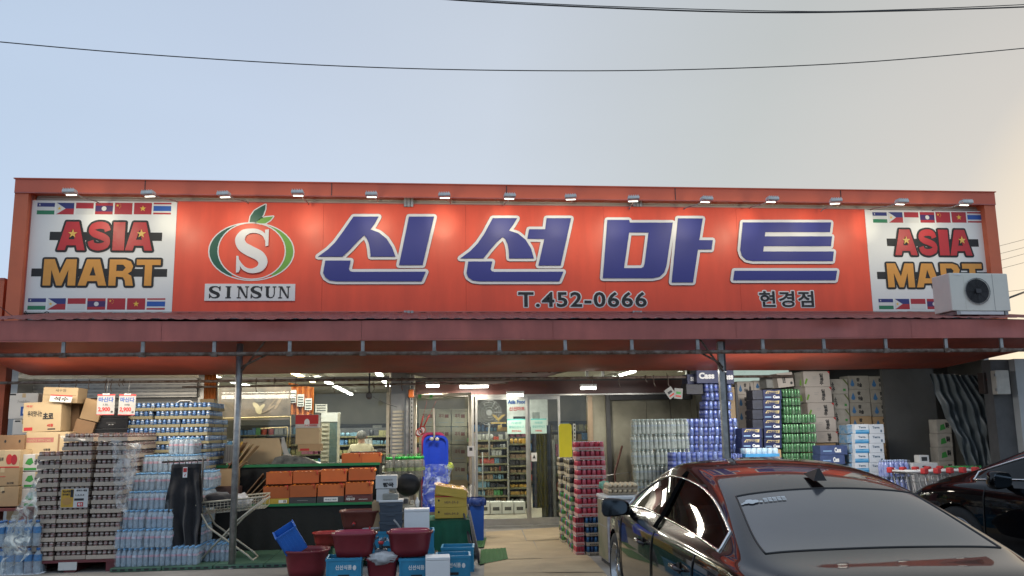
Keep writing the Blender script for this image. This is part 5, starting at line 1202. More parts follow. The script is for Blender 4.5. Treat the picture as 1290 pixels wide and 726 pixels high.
# on the upper tier, before the window
YU = YK + 1.0
carton('wide flat yellowish board box standing on the upper tier, right of the post', 305, 354, 553, 585, YU, .12, kraft_l, tape=False)
carton('plain kraft carton on the upper tier left of the post', 268, 281, 554, 584, YU + .05, .2, kraft_l, tape=False)
t_ = carton('white shelf-like box with a grid pattern on the upper tier', 281, 297, 561, 584, YU + .05, .15, white_card, tape=False, deco=D([('r', .06 + i * .19, .1, .2 + i * .19, .95, grey_pl) for i in range(5)]))
carton('dark brown flat carton on top of the plain kraft one', 266, 282, 540, 554, YU + .05, .2, kraft_d, tape=False)
t_ = thing('flat_pack', 'dark folded sheets with a glossy top lying on the upper tier', 'sheets', at(341, 585, YU - .2)); m = MB(); m.prism([(0, 0), (.06, .10), (.2, .13), (.46, .10), (.72, 0)], 0, .3, mat('dark_print', (.05, .05, .045), .3, var=.6, scale=9, col2=(.2, .2, .17))); obj('sheet', m, t_)
t_ = thing('desk_lamp', 'pale angled lamp arm standing among the boxes in the window', 'lamp', at(360, 574, YU)); m = MB(); m.box((-.02, 0, 0), (.05, .03, .28), mat('pale_steel', (.50, .50, .46), .4), Matrix.Rotation(R(-18), 4, 'Y')); m.lathe([(.06, 0), (.06, .02)], MATS['pale_steel'], (.02, 0, 0), 12); obj('arm', m, t_)
carton('kraft carton with black print in the window, below the red and white box', 372, 402, 540, 560, YU + .2, .3, kraft_l, tape=False)
carton('red and white carton on top of the kraft one in the window', 372, 401, 523, 539.5, YU + .2, .3, white_card, tape=False, deco=D([('r', 0, .3, 1, 1, ink_red), ('p', ell2(.5, .4, .12, .3), ink_white), ('t', 'PATISSIER', .42, .12, .95, .26, ink_red)]))
carton('low kraft carton in the window below the other cartons', 375, 404, 560, 569, YU + .1, .3, kraft, tape=False, deco=D([('r', .1, .1, .5, .4, ink_red)]))
carton('kraft carton with a loose lid left of the window frame', 251, 268, 503, 532, 14.4, .2, kraft, tape=False, deco=D([('r', -.02, .82, 1.02, 1.0, kraft_l)]))
carton('tall kraft carton below the one with a loose lid', 252, 267, 532, 588, 14.4, .2, kraft_l, tape=False, z0=.01)

# ================================================================ tubs, crates and boxes by the entrance
blue_cr = mat('light_blue_crate', (.03, .27, .46), .45, var=.2, scale=5, bump=.05, rnd=.06); maroon_tub = mat('maroon_tub_plastic', (.22, .022, .03), .38, var=.25, scale=3, bump=.05, rnd=.08)
bk = thing('blue_crate', 'x', 'crate'); cw, cdp, chh = .385, .34, .285
m = MB()
for a, b in (((0, 0, 0), (cw, .015, chh)), ((0, cdp - .015, 0), (cw, cdp, chh)), ((0, .015, 0), (.015, cdp - .015, chh)), ((cw - .015, .015, 0), (cw, cdp - .015, chh)), ((.015, .015, 0), (cw - .015, cdp - .015, .012))): m.box(a, b, blue_cr)
obj('crate_body', m, bk); m = MB()
for z in (.0, chh - .03): m.box((-.008, -.008, z), (cw + .008, -.0005, z + .028), blue_cr); m.box((cw + .0005, -.008, z), (cw + .008, cdp, z + .028), blue_cr); m.box((-.008, -.0004, z), (-.0005, cdp, z + .028), blue_cr)
for x in (.0, cw - .02): m.box((x, -.007, .029), (x + .02, -.0005, chh - .031), blue_cr)
obj('rib', m, bk); m = MB(); m.box((cw * .34, -.004, chh * .28), (cw * .66, -.0012, chh * .38), ink); obj('handle_hole', m, bk)
m = MB(); text_into(m, '신선식품', .10, .28, chh * .56, chh * .74, -.002, ink_white, .03, .001); m.prism(ell2(.31, chh * .63, .02, .028, 10), -.003, -.0005, ink_white); obj('lettering', m, bk)
BC = Kind(bk); gcx = 'light blue crates around the plastic tubs'
def restY(px, py, h):      # depth at which something h tall whose top shows at this row stands on the ground
    a, b = 6.0, 14.0
    for _ in range(40):
        c = (a + b) / 2
        if at(px, py, c).z - h > gh(c): a = c
        else: b = c
    return c
Yf = restY(430, 704, .285); Yb2 = restY(480, 669.5, .43); Ym = restY(380, 696, .30); Ysq = restY(480, 705, .26) - .02; Yfo = min(restY(550, 703, .26), Yf - .3); Yrd = restY(405, 673, .36)
def bcp(px, py_top, Y, lab, rz=0, lift=None):
    z = wz(px, py_top, Y) - chh if lift is None else lift
    return BC.place((wx(px, Y, py_top), Y, z), R(rz), lab, gcx)
bcp(411, 704, Yf, 'light blue crate with white lettering under the left oval maroon tub', 1)
bcp(503, 704, Yf, 'light blue crate with white lettering under the right oval maroon tub', -1)
bcp(549, 701, restY(549, 701, .285), 'light blue crate behind the small white foam box, right of the tubs', -2)
bcp(556, 690, restY(556, 690, .285), 'light blue crate furthest right and back, beside the green cloth', -4)
z2 = wz(480, 669.5, Yb2)
for k, px in enumerate((425, 467, 508)):
    BC.place((wx(px, Yb2, 680), Yb2, z2 - chh - .002), R(0), 'light blue crate in the raised back row, %s' % ('under the brown tank', 'under the grey lidded bins', 'under the white foam box')[k], gcx)
pass
pt = thing('pallet', 'low dark pallet under the raised row of light blue crates', 'pallet', (wx(424, Yb2), Yb2, gh(Yb2)))
for k in range(5): b = MB(); b.box((0, k * .075, .10), (1.28, k * .075 + .06, .13), mat('dark_wood', (.10, .075, .05), .8, var=.4, scale=12)); obj('deck_board', b, pt)
for x_ in (.0, .58, 1.16): b = MB(); b.box((x_, .0, 0), (x_ + .1, .36, .099), MATS['dark_wood']); obj('foot', b, pt)
def tub(label, px0, px1, py0, py1, Y, mt, oval=.7, lid=None, z0=None, sq=False, rot=None):
    x0, x1 = wx(px0, Y, py0), wx(px1, Y, py0); zt = wz(px0, py0, Y); zb = wz(px0, py1, Y) if z0 is None else z0; w, h = (x1 - x0), zt - zb
    t = thing('plastic_tub', label, 'tub', ((x0 + x1) / 2, Y + w / 2 * oval, zb), rot=rot); m = MB(); r = w / 2 - .012; N = 28
    def pw(rr, z): 
        out = []
        for k in range(N):
            a = 2 * PI * k / N; c, s = math.cos(a), math.sin(a); e = .45 if sq else .8
            out.append(Vector((rr * math.copysign(abs(c) ** e, c), rr * oval * math.copysign(abs(s) ** e, s), z)))
        return out
    rings = [pw(r * .78, 0), pw(r * .86, h * .3), pw(r * .97, h * .88), pw(r + .012, h * .93), pw(r + .012, h), pw(r - .006, h), pw(r * .93, h * .85), pw(r * .76, .01)]
    vs = [v for q_ in rings for v in q_]; fs = [(i * N + k, i * N + (k + 1) % N, (i + 1) * N + (k + 1) % N, (i + 1) * N + k) for i in range(7) for k in range(N)]
    fs += [tuple(reversed(range(N))), tuple(7 * N + k for k in range(N))]; m.add(vs, fs, mt, True); obj('tub_body', m, t)
    if lid:
        l = MB(); R2 = [pw(r * .86, h * .9), pw(r * .88, h * 1.08), pw(r * .84, h * 1.09), pw(r * .80, h * .95)]
        l.add([v for q_ in R2 for v in q_], [(i * N + k, i * N + (k + 1) % N, (i + 1) * N + (k + 1) % N, (i + 1) * N + k) for i in range(3) for k in range(N)] + [tuple(3 * N + k for k in range(N))], lid, True); obj('inner_tray', l, t)
    return t
pink_l = mat('pinkish_maroon', (.36, .035, .075), .4, var=.15, scale=5)
tub('oval maroon plastic tub with a pinkish inner tray, left of the two on crates', 415, 475, 674, 704.2, Yf, maroon_tub, .62, pink_l)
tub('oval maroon plastic tub with a pinkish inner tray, right of the two on crates', 486, 546, 672, 703.5, Yf, maroon_tub, .62, pink_l)
tub('round maroon tub at the bottom holding a tilted blue basket', 353, 413, 696, 732, Ym, maroon_tub, 1, z0=gh(Ym) + .003)
tub('squarish maroon tub at the bottom between the two blue crates', 459, 503, 705, 745, Ysq, maroon_tub, .8, sq=True, z0=gh(Ysq) + .003)
tub('bright red round tub standing on a green one beside the oval tubs', 391, 428, 673, 690, Yrd, mat('red_tub', (.42, .04, .035), .4), 1)
tub('dark green round tub under the bright red one', 394, 420, 690, 730, Yrd + .03, mat('green_tub', (.02, .14, .10), .4), 1, z0=gh(Yrd))
# blue basket, tilted
t_ = thing('basket', 'blue plastic basket lying tilted in the round maroon tub', 'basket', at(366, 704, Ym + .12), rot=(R(12), R(-32), R(10))); bb = mat('blue_basket', (.03, .17, .60), .4, var=.1)
m = MB(); 
for a, b in (((-.02, 0, .0), (-.012, .26, .30)), ((.22, 0, 0), (.228, .26, .30)), ((-.02, 0, 0), (.228, .008, .30)), ((-.02, .252, 0), (.228, .26, .30)), ((-.02, 0, 0), (.228, .26, .008))): m.box(a, b, bb)
obj('basket_body', m, t_); m = MB()
for k in range(6): m.box((-.026, .02 + k * .042, .02), (-.0205, .03 + k * .042, .28), bb)
for k in range(5): m.box((.0 + k * .045, -.006, .02), (.01 + k * .045, -.0005, .28), bb)
m.box((-.03, -.01, .29), (.24, -.0005, .305), bb); m.box((-.03, 0, .29), (-.0205, .27, .305), bb); m.box((.2285, 0, .29), (.24, .27, .305), bb); obj('rib', m, t_)
# brown tank with taps
tt = tub('square brown plastic tank with a red tap, on the raised crates', 426, 478, 645, 669, Yb2 + .01, mat('brown_plastic', (.17, .045, .03), .4, var=.2), .75, sq=True, z0=z2 + .002)
m = MB(); m.tube([(-.06, -.17, .10), (-.06, -.22, .09)], .02, ink_red, 8); m.tube([(-.06, -.21, .09), (-.06, -.25, .085)], .012, dark_pl, 8); obj('tap', m, tt)
m = MB(); m.tube([(.05, -.21, .03), (.12, -.22, .035), (.26, -.22, .04)], .014, grey_pl, 8); m.tube([(.13, -.22, .035), (.15, -.22, .035)], .026, ink_red, 8); obj('pipe', m, tt)
gb_ = mat('slate_bin', (.065, .085, .11), .45, var=.15, scale=6)
bw = wx(507, Yb2, 650) - wx(478, Yb2, 650); hb = (wz(480, 634, Yb2) - z2) / 3
for i in range(3):
    t_ = thing('lidded_bin', 'slate grey stackable bin left of the white foam box, %s of three' % ('bottom', 'middle', 'top')[i], 'bin', (wx(478, Yb2, 650), Yb2, z2 + .002 + i * hb), group='slate grey bins')
    m = MB(); m.box((0, 0, 0), (bw, .3, hb * .9), gb_, taper=.008); obj('bin_body', m, t_); m = MB(); m.box((-.006, -.006, hb * .78), (bw + .006, .306, hb * .985), gb_); m.box((bw * .3, -.012, hb * .6), (bw * .7, -.0065, hb * .78), gb_); obj('rim', m, t_)
zt3 = z2 + 3 * hb + .006
t_ = thing('plastic_board', 'flat white plastic board lying on the grey bins', 'board', (wx(477, Yb2, 634), Yb2 - .01, zt3)); m = MB(); m.bbox((0, 0, 0), (bw + .02, .31, .03), white_pl, .008); obj('board', m, t_)
t_ = thing('toolbox', 'pale grey ribbed case with a rounded handle on the white lid', 'case', (wx(482, Yb2 + .02, 630), Yb2 + .02, zt3 + .032)); m = MB(); m.bbox((0, 0, 0), (.20, .16, .075), mat('stone_plastic', (.36, .35, .30), .6), .01); m.tube([(.03, .08, .07), (.04, .08, .12), (.16, .08, .12), (.17, .08, .07)], .014, MATS['stone_plastic'], 8); 
for k in range(7): m.box((.02 + k * .025, -.004, .01), (.032 + k * .025, -.0005, .065), MATS['stone_plastic'])
obj('case', m, t_)
foam = mat('white_foam', (.80, .80, .80), .7, var=.04, scale=20, bump=.15, bscale=90)
for lab, px0, px1, py0, py1, Y, d in (('white foam box standing on the raised blue crates beside the grey bins', 509, 541, 642, 669.5, Yb2 - .02, .24), ('white foam box at the bottom in front of the blue crates', 536, 567, 703, 745, Yfo, .26)):
    x0, x1 = wx(px0, Y, py1), wx(px1, Y, py1); za = wz(px0, py1, Y) if py1 < 700 else wz(px0, 742, Y); za = z2 + .002 if py1 < 700 else gh(Yfo) + .002; zb = wz(px0, py0, Y)
    t_ = thing('foam_box', lab, 'foam box', (x0, Y, za)); m = MB(); m.bbox((0, 0, 0), (x1 - x0, d, zb - za - .034), foam, .006); obj('box_body', m, t_)
    m = MB(); m.bbox((-.001, -.001, zb - za - .032), (x1 - x0 + .001, d + .001, zb - za), foam, .006); obj('lid', m, t_)
t_ = thing('small_appliance', 'cream kitchen appliance behind the white foam box', 'appliance', at(506, 642, Yb2 + .3)); cp = mat('cream_plastic', (.55, .50, .38), .45, var=.2)
m = MB(); m.bbox((0, 0, 0), (.17, .14, .05), cp, .01); m.bbox((.01, .02, .05), (.09, .13, .15), cp, .015); m.bbox((.10, .03, .05), (.16, .12, .11), cp, .012); m.lathe([(.028, 0), (.03, .1), (.012, .13), (.012, .15)], white_pl, (.20, .05, 0), 12); obj('casing', m, t_); m = MB(); m.box((.02, .016, .07), (.08, .0195, .13), dark_pl); obj('panel', m, t_)
carton('white carton with bold black Korean letters between jars and grey bins', 473, 500, 600, 616, 11.3, .25, white_card, tape=False, deco=D([('t', '탕국', .35, .12, .85, .48, ink, .06), ('t', '국내산한우', .35, .62, .8, .75, ink, .0)]))
carton('plain white carton under the one with bold black letters', 474, 490, 617, 632, 11.3, .25, white_card, tape=False)
carton('kraft carton standing below the white cartons, left of the grey bins', 468, 500, 633, 690, 11.3, .25, kraft, tape=False)
t_ = thing('pan_lid', 'round black pan leaning upright behind the grey bins', 'pan', at(514, 611, Yb2 + .5), rot=(R(-70), 0, 0)); m = MB(); m.lathe([(.02, -.05), (.10, -.045), (.145, -.02), (.162, .0), (.165, .006), (.15, .004), (.1, -.03)], mat('black_iron', (.015, .015, .017), .4, var=.3), (0, 0, 0), 26); obj('pan', m, t_)
lump('plastic_bag', 'small white bag draped between the two oval maroon tubs', 'bag', at(481, 703, Ysq + .05), (.16, .10, .07), MATS['white_bag'], 3, .4)
t_ = thing('sprayer', 'dark grey pump nozzle and handles lying between the maroon tubs', 'pump', at(480, 700, Ysq + .1)); m = MB(); m.bbox((-.07, -.05, .0), (.07, .1, .07), gb_, .02); m.tube([(0, 0, .06), (0, -.01, .15), (.05, -.02, .19)], .022, gb_, 8); m.tube([(-.05, .0, .05), (-.10, .02, .16), (-.03, .03, .2)], .014, gb_, 8); m.lathe([(.03, 0), (.03, .03)], ink_red, (.0, -.03, .13), 12); obj('nozzle', m, t_)
t_ = thing('hose', 'curved grey hose end standing beside the foam box', 'hose', at(503, 668, Yb2 - .08)); m = MB(); m.tube([(-.07, 0, .13), (-.02, 0, .07), (.03, -.02, 0)], .012, grey_pl, 8); obj('hose_end', m, t_)
# green cloth table, yellow cartons
gc = mat('green_cloth', (.012, .13, .07), .8, var=.35, scale=3, bump=.5, bscale=14); Yg = 11.7
zg = wz(560, 656, Yg); xa, xb = wx(536, Yg, 656), wx(592, Yg, 656)
t_ = thing('table', 'low table covered by a green cloth under the yellow cartons', 'table', (xa, Yg, 0)); w = xb - xa
m = MB(); m.sheet(lambda u, v: (w * u, -.10 + .12 * v + .012 * math.sin(u * 21 + 1), zg * v), 40, 6, gc); m.sheet(lambda u, v: (w * u, .02 + .75 * v, zg + .004 * math.sin(u * 9 + v * 7)), 12, 10, gc)
m.sheet(lambda u, v: (w + .09 * (1 - v) + .01 * math.sin(u * 17), -.08 + .85 * u, zg * v), 30, 6, gc); m.box((.02, .04, 0), (w - .02, .74, zg - .01), dark_pl); obj('cloth', m, t_)
yel = mat('yellow_card', (.55, .34, .05), .6); ymat = mat('bright_yellow_card', (.62, .42, .07), .6, var=.1, scale=5, rnd=.05); Yy = Yg + .18
for i, (a, b) in enumerate(((640, 655), (625, 639.5))):
    carton('yellow carton with small dark print on the green cloth, %s' % ('lower', 'upper')[i], 548, 588, a, b, Yy, .4, ymat, tape=False, z0=wz(560, b, Yy) if i else zg + .01, deco=D([('t', '바나나', .3, .3, .75, .55, kraft_d, .02), ('p', ell2(.12, .6, .03, .1), ink)] + ([('r', 0, .88, .6, .98, ink_red)] if i else [])))
carton3('third yellow carton under the wrapped crate, hidden-side piece of the yellow pile', wx(551, Yy + .02), wx(585, Yy + .02), wz(560, 624.5, Yy), wz(560, 617, Yy), Yy + .02, .4, ymat, tape=False)
t_ = thing('wrapped_crate', 'slanting open yellow crate wrapped in pinkish clear film on top of the yellow cartons', 'crate', (wx(548, Yy, 615), Yy - .03, wz(550, 622, Yy)), rot=(0, R(10), 0))
m = MB(); m.box((0, 0, 0), (.42, .40, .05), ymat); m.box((0, 0, .051), (.42, .02, .11), ymat); m.box((0, .38, .051), (.42, .40, .13), ymat); m.box((.0, .021, .051), (.02, .379, .12), ymat); obj('crate_body', m, t_)
m = MB(); m.sheet(lambda u, v: (-.03 + .48 * u, -.02 + .44 * v, .115 + .03 * math.sin(u * 9) * math.sin(v * 8) - .05 * max(0, u - .85) * 6), 30, 24, film_mat('pink_film', .55, (.80, .60, .50))); obj('film', m, t_)
# blue bin with liner
Yb_ = 13.4; xa, xb = wx(589, Yb_, 640), wx(611, Yb_, 640); r = (xb - xa) / 2; zt = wz(600, 630, Yb_)
t_ = thing('waste_bin', 'tall blue waste bin with a blue plastic liner by the door', 'bin', ((xa + xb) / 2, Yb_ + r, 0)); bm_ = mat('bin_blue', (.01, .07, .36), .4, var=.12)
m = MB(); m.box((-r * .9, -r * .9, 0), (r * .9, r * .9, zt), bm_, taper=r * .08); obj('bin_body', m, t_)
m = MB(); m.sheet(lambda u, v: ((r * 1.0 + .018 * math.sin(u * 60) * (1 - v) + .02 * math.sin(v * PI)) * (lambda c: math.copysign(abs(c) ** .5, c))(math.cos(u * 2 * PI)), (r + .018 * math.sin(u * 60) * (1 - v) + .02 * math.sin(v * PI)) * (lambda c: math.copysign(abs(c) ** .5, c))(math.sin(u * 2 * PI)), zt - .09 + .12 * v), 90, 5, mat('liner_blue', (.02, .05, .22), .25, var=.2, bump=.3)); obj('liner', m, t_)
t_ = thing('umbrella', 'closed black umbrella leaning on the green cloth', 'umbrella', gz(604, 712)); m = MB(); m.tube([(0, 0, .0), (-.02, .12, .12), (-.10, .5, .62)], [.008, .03, .016], black_cloth, 8); m.tube([(-.10, .5, .62), (-.115, .55, .70)], .01, black_pl, 6); obj('umbrella_body', m, t_)
t_ = thing('umbrella', 'second closed black umbrella, thinner, leaning left of the first', 'umbrella', gz(600, 708)); m = MB(); m.tube([(-.03, 0, .0), (-.05, .12, .12), (-.14, .5, .58)], [.006, .024, .012], black_cloth, 8); obj('umbrella_body', m, t_)
# mats on the ground
cm = mat('floor_cardboard', (.38, .295, .185), .8, var=.22, scale=2.5, bump=.2, bscale=12)
t_ = thing('cardboard_flooring', 'pale cardboard sheets laid as a path to the shop door', 'flooring', (0, 0, 0))
L0, L1 = gz(609, 726), gz(612, 671); Rr0, Rr1 = gz(765, 726), gz(704, 665)
L0 = L1 + (L0 - L1) * 1.5; Rr0 = Rr1 + (Rr0 - Rr1) * 1.5
rows_ = [0, .17, .36, .52, .78, 1.0]
for i in range(5):
    for j, (u0, u1) in enumerate(((0, .55 if i % 2 else .48), (.555 if i % 2 else .485, 1))):
        P_ = []
        for (u, v) in ((u0, rows_[i]), (u1, rows_[i]), (u1, rows_[i + 1] - .004), (u0, rows_[i + 1] - .004)):
            a = L0.lerp(L1, v); b = Rr0.lerp(Rr1, v); q_ = a.lerp(b, u); P_.append(q_ + Vector((random.uniform(-.012, .012), random.uniform(-.012, .012), 0)))
        n8 = 10
        def cs(u, v): p_ = P_[0].lerp(P_[1], u).lerp(P_[3].lerp(P_[2], u), v); return (p_.x, p_.y, gh(p_.y) + .007 + .002 * ((i + j) % 2) + .004 * (1 + noise.noise(p_ * 3)) + .009 * max(0, abs(v - .5) * 2 - .85) * (1 + noise.noise(p_ * 6)))
        m = MB(); m.sheet(cs, n8, n8, cm); obj('cardboard_sheet', m, t_)
gm = mat('green_mat', (.03, .13, .03), .9, var=.5, scale=40, bump=.8, bscale=90)
for lab, P_ in (('green door mat lying over the left edge of the cardboard path', ((604, 711), (640, 704), (637, 690), (606, 692))), ('small piece of green mat beside the blue bin', ((592, 690), (610, 689), (613, 677), (592, 679)))):
    q4 = [gz(*q_, .02) for q_ in P_]; t_ = thing('door_mat', lab, 'mat', q4[0]); m = MB()
    m.sheet(lambda u, v: (lambda p_: (p_.x, p_.y, p_.z - .018 + .016 + .003 * math.sin(u * 40)))(q4[0].lerp(q4[1], u).lerp(q4[3].lerp(q4[2], u), v) - q4[0]), 30, 12, gm); obj('mat', m, t_)
# hanging frame left of the door with toys
YH = 14.55; a, b = at(523, 501, YH), at(592, 498, YH); t_ = thing('hanging_stand', 'cream tube stand left of the door with green clips', 'stand', (a.x, YH, 0))
m = MB(); m.tube([(0, 0, .02), (0, 0, a.z)], .028, cream, 8); m.tube([(-.02, 0, a.z + .02), (b.x - a.x + .02, 0, b.z + .02)], .028, cream, 8); m.tube([(b.x - a.x, 0, .8), (b.x - a.x, 0, b.z)], .028, cream, 8); m.tube([(b.x - a.x, 0, .02), (b.x - a.x, 0, .8)], .02, galv, 8); obj('tubes', m, t_)
for k in (.05, .24): m = MB(); m.box((k, -.035, a.z - .005), (k + .05, .035, a.z + .05), ink_green); obj('clip', m, t_)
m = MB(); m.box((b.x - a.x - .05, -.08, wz(592, 575, YH)), (b.x - a.x + .06, -.03, wz(592, 562, YH)), white_pl); m.box((b.x - a.x - .02, -.083, wz(592, 568, YH)), (b.x - a.x + .03, -.0805, wz(592, 564, YH)), dark_pl); obj('control_box', m, t_)
p = at(518, 496, 14.95); t_ = thing('alarm_box', 'small orange alarm box on the steel column left of the door', 'alarm', p); m = MB(); m.bbox((-.05, -.06, -.07), (.05, .0, .07), mat('alarm_orange', (.60, .14, .02), .4), .015); obj('casing', m, t_)
# red rackets
for k, (px, py, an) in enumerate(((531, 533, 14), (537, 531, 26))):
    p = at(px, py, 14.4); t_ = thing('racket', 'red toy racket hanging on a string left of the blue sledge, %s one' % ('upright', 'tilted')[k], 'racket', p, rot=(0, R(an), 0)); m = MB()
    m.tube([(.05 * math.cos(t * PI / 8), 0, -.16 + .07 * math.sin(t * PI / 8)) for t in range(16)], .008, ink_red, 5, True); m.tube([(0, 0, -.09), (0, 0, .12)], .011, ink_red, 6); obj('frame', m, t_)
    m = MB(); m.tube([(0, 0, .12), (0, 0, .38)], .003, ink_red, 4); obj('string', m, t_)
    m = MB(); m.lathe([(.046, -.001), (.046, .001)], ink_white, (0, 0, 0), 14, Matrix.Translation((0, 0, -.16)) @ Matrix.Rotation(PI / 2, 4, 'X')); obj('net', m, t_)
# sledges
def sledge(label, px0, px1, py0, py1, Y, mt, d=.07):
    x0, x1 = wx(px0, Y, 570), wx(px1, Y, 570); za, zb = wz(px0, py1, Y), wz(px0, py0, Y); w, h = x1 - x0, zb - za; t = thing('sledge', label, 'sledge', (x0, Y, za))
    rr = w * .28; out = [(0, 0), (w, 0), (w, h - rr)] + [(w - rr + rr * math.cos(R(a_)), h - rr + rr * math.sin(R(a_))) for a_ in (20, 45, 70, 90)] + [(rr + rr * math.cos(R(a_)), h - rr + rr * math.sin(R(a_))) for a_ in (90, 110, 135, 160)] + [(0, h - rr)]
    inn = [(w / 2 + (x - w / 2) * .84, h / 2 + (z - h / 2) * .94) for x, z in out]
    m = MB(); m.prism(out, -d, -d + .012, mt, holes=[inn[::-1]]); m.prism(inn, -.006, .0, mt)
    n_ = len(out)
    for P_, o in ((inn, 1), (out, 0)):
        vs = [(x, -d + .006, z) for x, z in P_] + [(x, 0, z) for x, z in P_]; m.add(vs, [(i, (i + 1) % n_, n_ + (i + 1) % n_, n_ + i) for i in range(n_)], mt)
    for k in (.3, .5, .7): m.box((w * k - .012, -.02, h * .08), (w * k + .012, -.0065, h * .86), mt)
    obj('shell', m, t); return t
sledge('pink sledge standing behind the blue one, only its rim showing', 531, 561, 545, 640, 13.97, mat('pink_plastic', (.55, .03, .12), .35))
sledge('bright blue plastic sledge standing upright left of the door', 533, 564.5, 549, 645, 13.88, mat('sledge_blue', (.012, .06, .62), .3, var=.08))
t_ = thing('toy_ball', 'small lime green ball beside the blue sledge', 'ball', at(566.5, 588, 13.85)); m = MB(); m.lathe([(.001, -.07), (.04, -.057), (.07, 0), (.04, .057), (.001, .07)], mat('lime', (.45, .55, .03), .4), n=14); obj('ball', m, t_)
p = at(547, 553, 13.75); t_ = thing('pull_rope', 'white rope loop with a handle hanging in front of the blue sledge', 'rope', p); m = MB(); m.tube([(-.01, .02, .48), (0, .0, .2), (0, 0, .02)], .016, mat('rope_white', (.62, .58, .50), .7), 6); m.lathe([(.001, -.03), (.03, -.02), (.035, .01), (.001, .03)], MATS['rope_white'], (-.04, 0, 0), 10); m.lathe([(.001, -.03), (.03, -.02), (.035, .01), (.001, .03)], MATS['rope_white'], (.045, 0, -.005), 10); obj('rope', m, t_)
crump('crumpled clear bag with bluish folds hanging over the lower half of the sledge', [at(530, 640, 13.7), at(556, 640, 13.7), at(572, 586, 13.7), at(534, 586, 13.7)], .06, mt=film_mat('blue_film', .55, (.45, .55, .85)))
# jars with green lids
jar = mat('jar_plastic', (.34, .35, .29), .1, var=.4, scale=20, alpha=.42, bump=0, spec=.8); jl = mat('jar_lid', (.03, .42, .06), .4)
jk = thing('jar', 'x', 'jar'); m = MB(); m.lathe([(.058, 0), (.065, .02), (.062, .08), (.066, .09), (.062, .16), (.066, .17), (.055, .25), (.045, .27)], jar, n=14); obj('jar_body', m, jk)
m = MB(); m.lathe([(.05, .265), (.05, .30), (.045, .305)], jl, n=14); obj('lid', m, jk); m = MB(); m.lathe([(.067, .10), (.067, .15)], mat('jar_label', (.22, .28, .12), .5, var=.5, scale=30), n=14, cap=False); obj('label', m, jk)
m = MB(); m.tube([(.05 * math.cos(t * PI / 6), 0, .27 + .07 * math.sin(t * PI / 6)) for t in range(7)], .004, jl, 4); obj('handle', m, jk)
JK = Kind(jk); YJ = 12.9; zj = wz(490, 603, YJ)
t_ = thing('shelf_table', 'low stand carrying the green-lidded jars', 'stand', (wx(482, YJ), YJ - .1, 0)); m = MB(); m.box((0, 0, zj - .03), (wx(532, YJ) - wx(482, YJ), .5, zj), dark_pl); obj('top', m, t_)
for x in (.02, wx(532, YJ) - wx(482, YJ) - .05):
    for y in (.02, .45): m = MB(); m.box((x, y, 0), (x + .03, y + .03, zj - .031), dark_pl); obj('leg', m, t_)
for k, px in enumerate((490, 501, 509, 518, 526)): JK.place((wx(px, YJ + .05, 590), YJ + .05, zj + .002), R(k * 50), 'clear jar with a green lid, %s from the left in the front row' % ORD[k], 'green-lidded jars')
for k, px in enumerate((505, 514, 523, 530)): JK.place((wx(px, YJ + .28, 585), YJ + .28, zj + .002), R(k * 70), 'clear jar with a green lid, %s from the left in the back row' % ORD[k], 'green-lidded jars')
# camera hanging from the pipe
p = at(465, 499, 13.5); t_ = thing('security_camera', 'small dark security camera hanging from the pipe in front of the window', 'camera', p); m = MB(); m.tube([(0, 0, .05), (.0, .02, .2), (0, .04, .45)], .012, dark_pl, 6); obj('stem', m, t_); m = MB(); m.lathe([(.04, -.05), (.05, -.03), (.05, .03), (.03, .05)], dark_pl, (0, 0, 0), 14, Matrix.Rotation(R(80), 4, 'X')); obj('camera_head', m, t_)
m = MB(); m.tube([(.03, 0, .03), (.08, 0, .1), (.05, 0, .2), (-.02, 0, .14), (.02, 0, .05)], .004, black_pl, 4); obj('cable', m, t_)
wire('loose_cable', 'thin cable running from the security camera up to the column', smooth([at(470, 500, 13.5), at(485, 508, 13.9), at(500, 513, 14.6)]), .004)
# pink banner roll under the canopy
p0, p1 = at(512, 470, 13.75), at(716, 466, 13.75)
t_ = thing('banner', 'faded pink fabric banner sagging under the canopy above the door', 'banner', (p0.x, 13.75, p0.z)); Lb = p1.x - p0.x
bmt = mat('banner_cloth', (.50, .32, .30), .8, var=.5, scale=2.2, bump=.3, bscale=8, col2=(.52, .48, .40))
def bn(u, v): s_ = math.sin(min(1, u * 1.25) * PI) if u < .8 else .35 * (1 - u) * 3; s_ = math.sin(PI * u ** .9); return (Lb * u, .05 * math.sin(v * 3) + .01 * math.sin(u * 50), .05 - (.06 + .17 * s_) * v + .012 * math.sin(u * 21) * v)
m = MB(); m.sheet(bn, 90, 8, bmt); obj('cloth', m, t_)
for s_, u0, u1 in (('할', .76, .81), ('인', .66, .71), ('C', .86, .89)):
    m = MB(); text_into(m, s_, Lb * u0, Lb * u1, -.02, .09, -.03, mat('banner_ink', (.25, .12, .10), .7), .02, .002); obj('lettering', m, t_)
for px, lab in ((664, 'hanging white card with green print under the canopy'),):
    pass
t_ = thing('hanging_card', 'two small white cards with red print dangling under the canopy right of the doors', 'card', at(848, 486, 13.4), rot=(0, R(-14), 0)); t_.scale = (.75, .75, .75)
for k in range(2): m = MB(); M_ = Matrix.Translation((-.10 + k * .17, k * .03, -.14 - .06 * k)) @ Matrix.Rotation(R(-20 + 40 * k), 4, 'Y'); m.box((-.09, 0, -.1), (.09, .004, .12), mat('grey_white_card', (.36, .36, .34), .8), M_); m.box((-.06, -.002, -.06), (.06, -.0005, -.03), ink_red, M_); m.box((-.05, -.002, .0), (.05, -.0005, .05), ink_green if k else ink, M_); obj('card', m, t_)
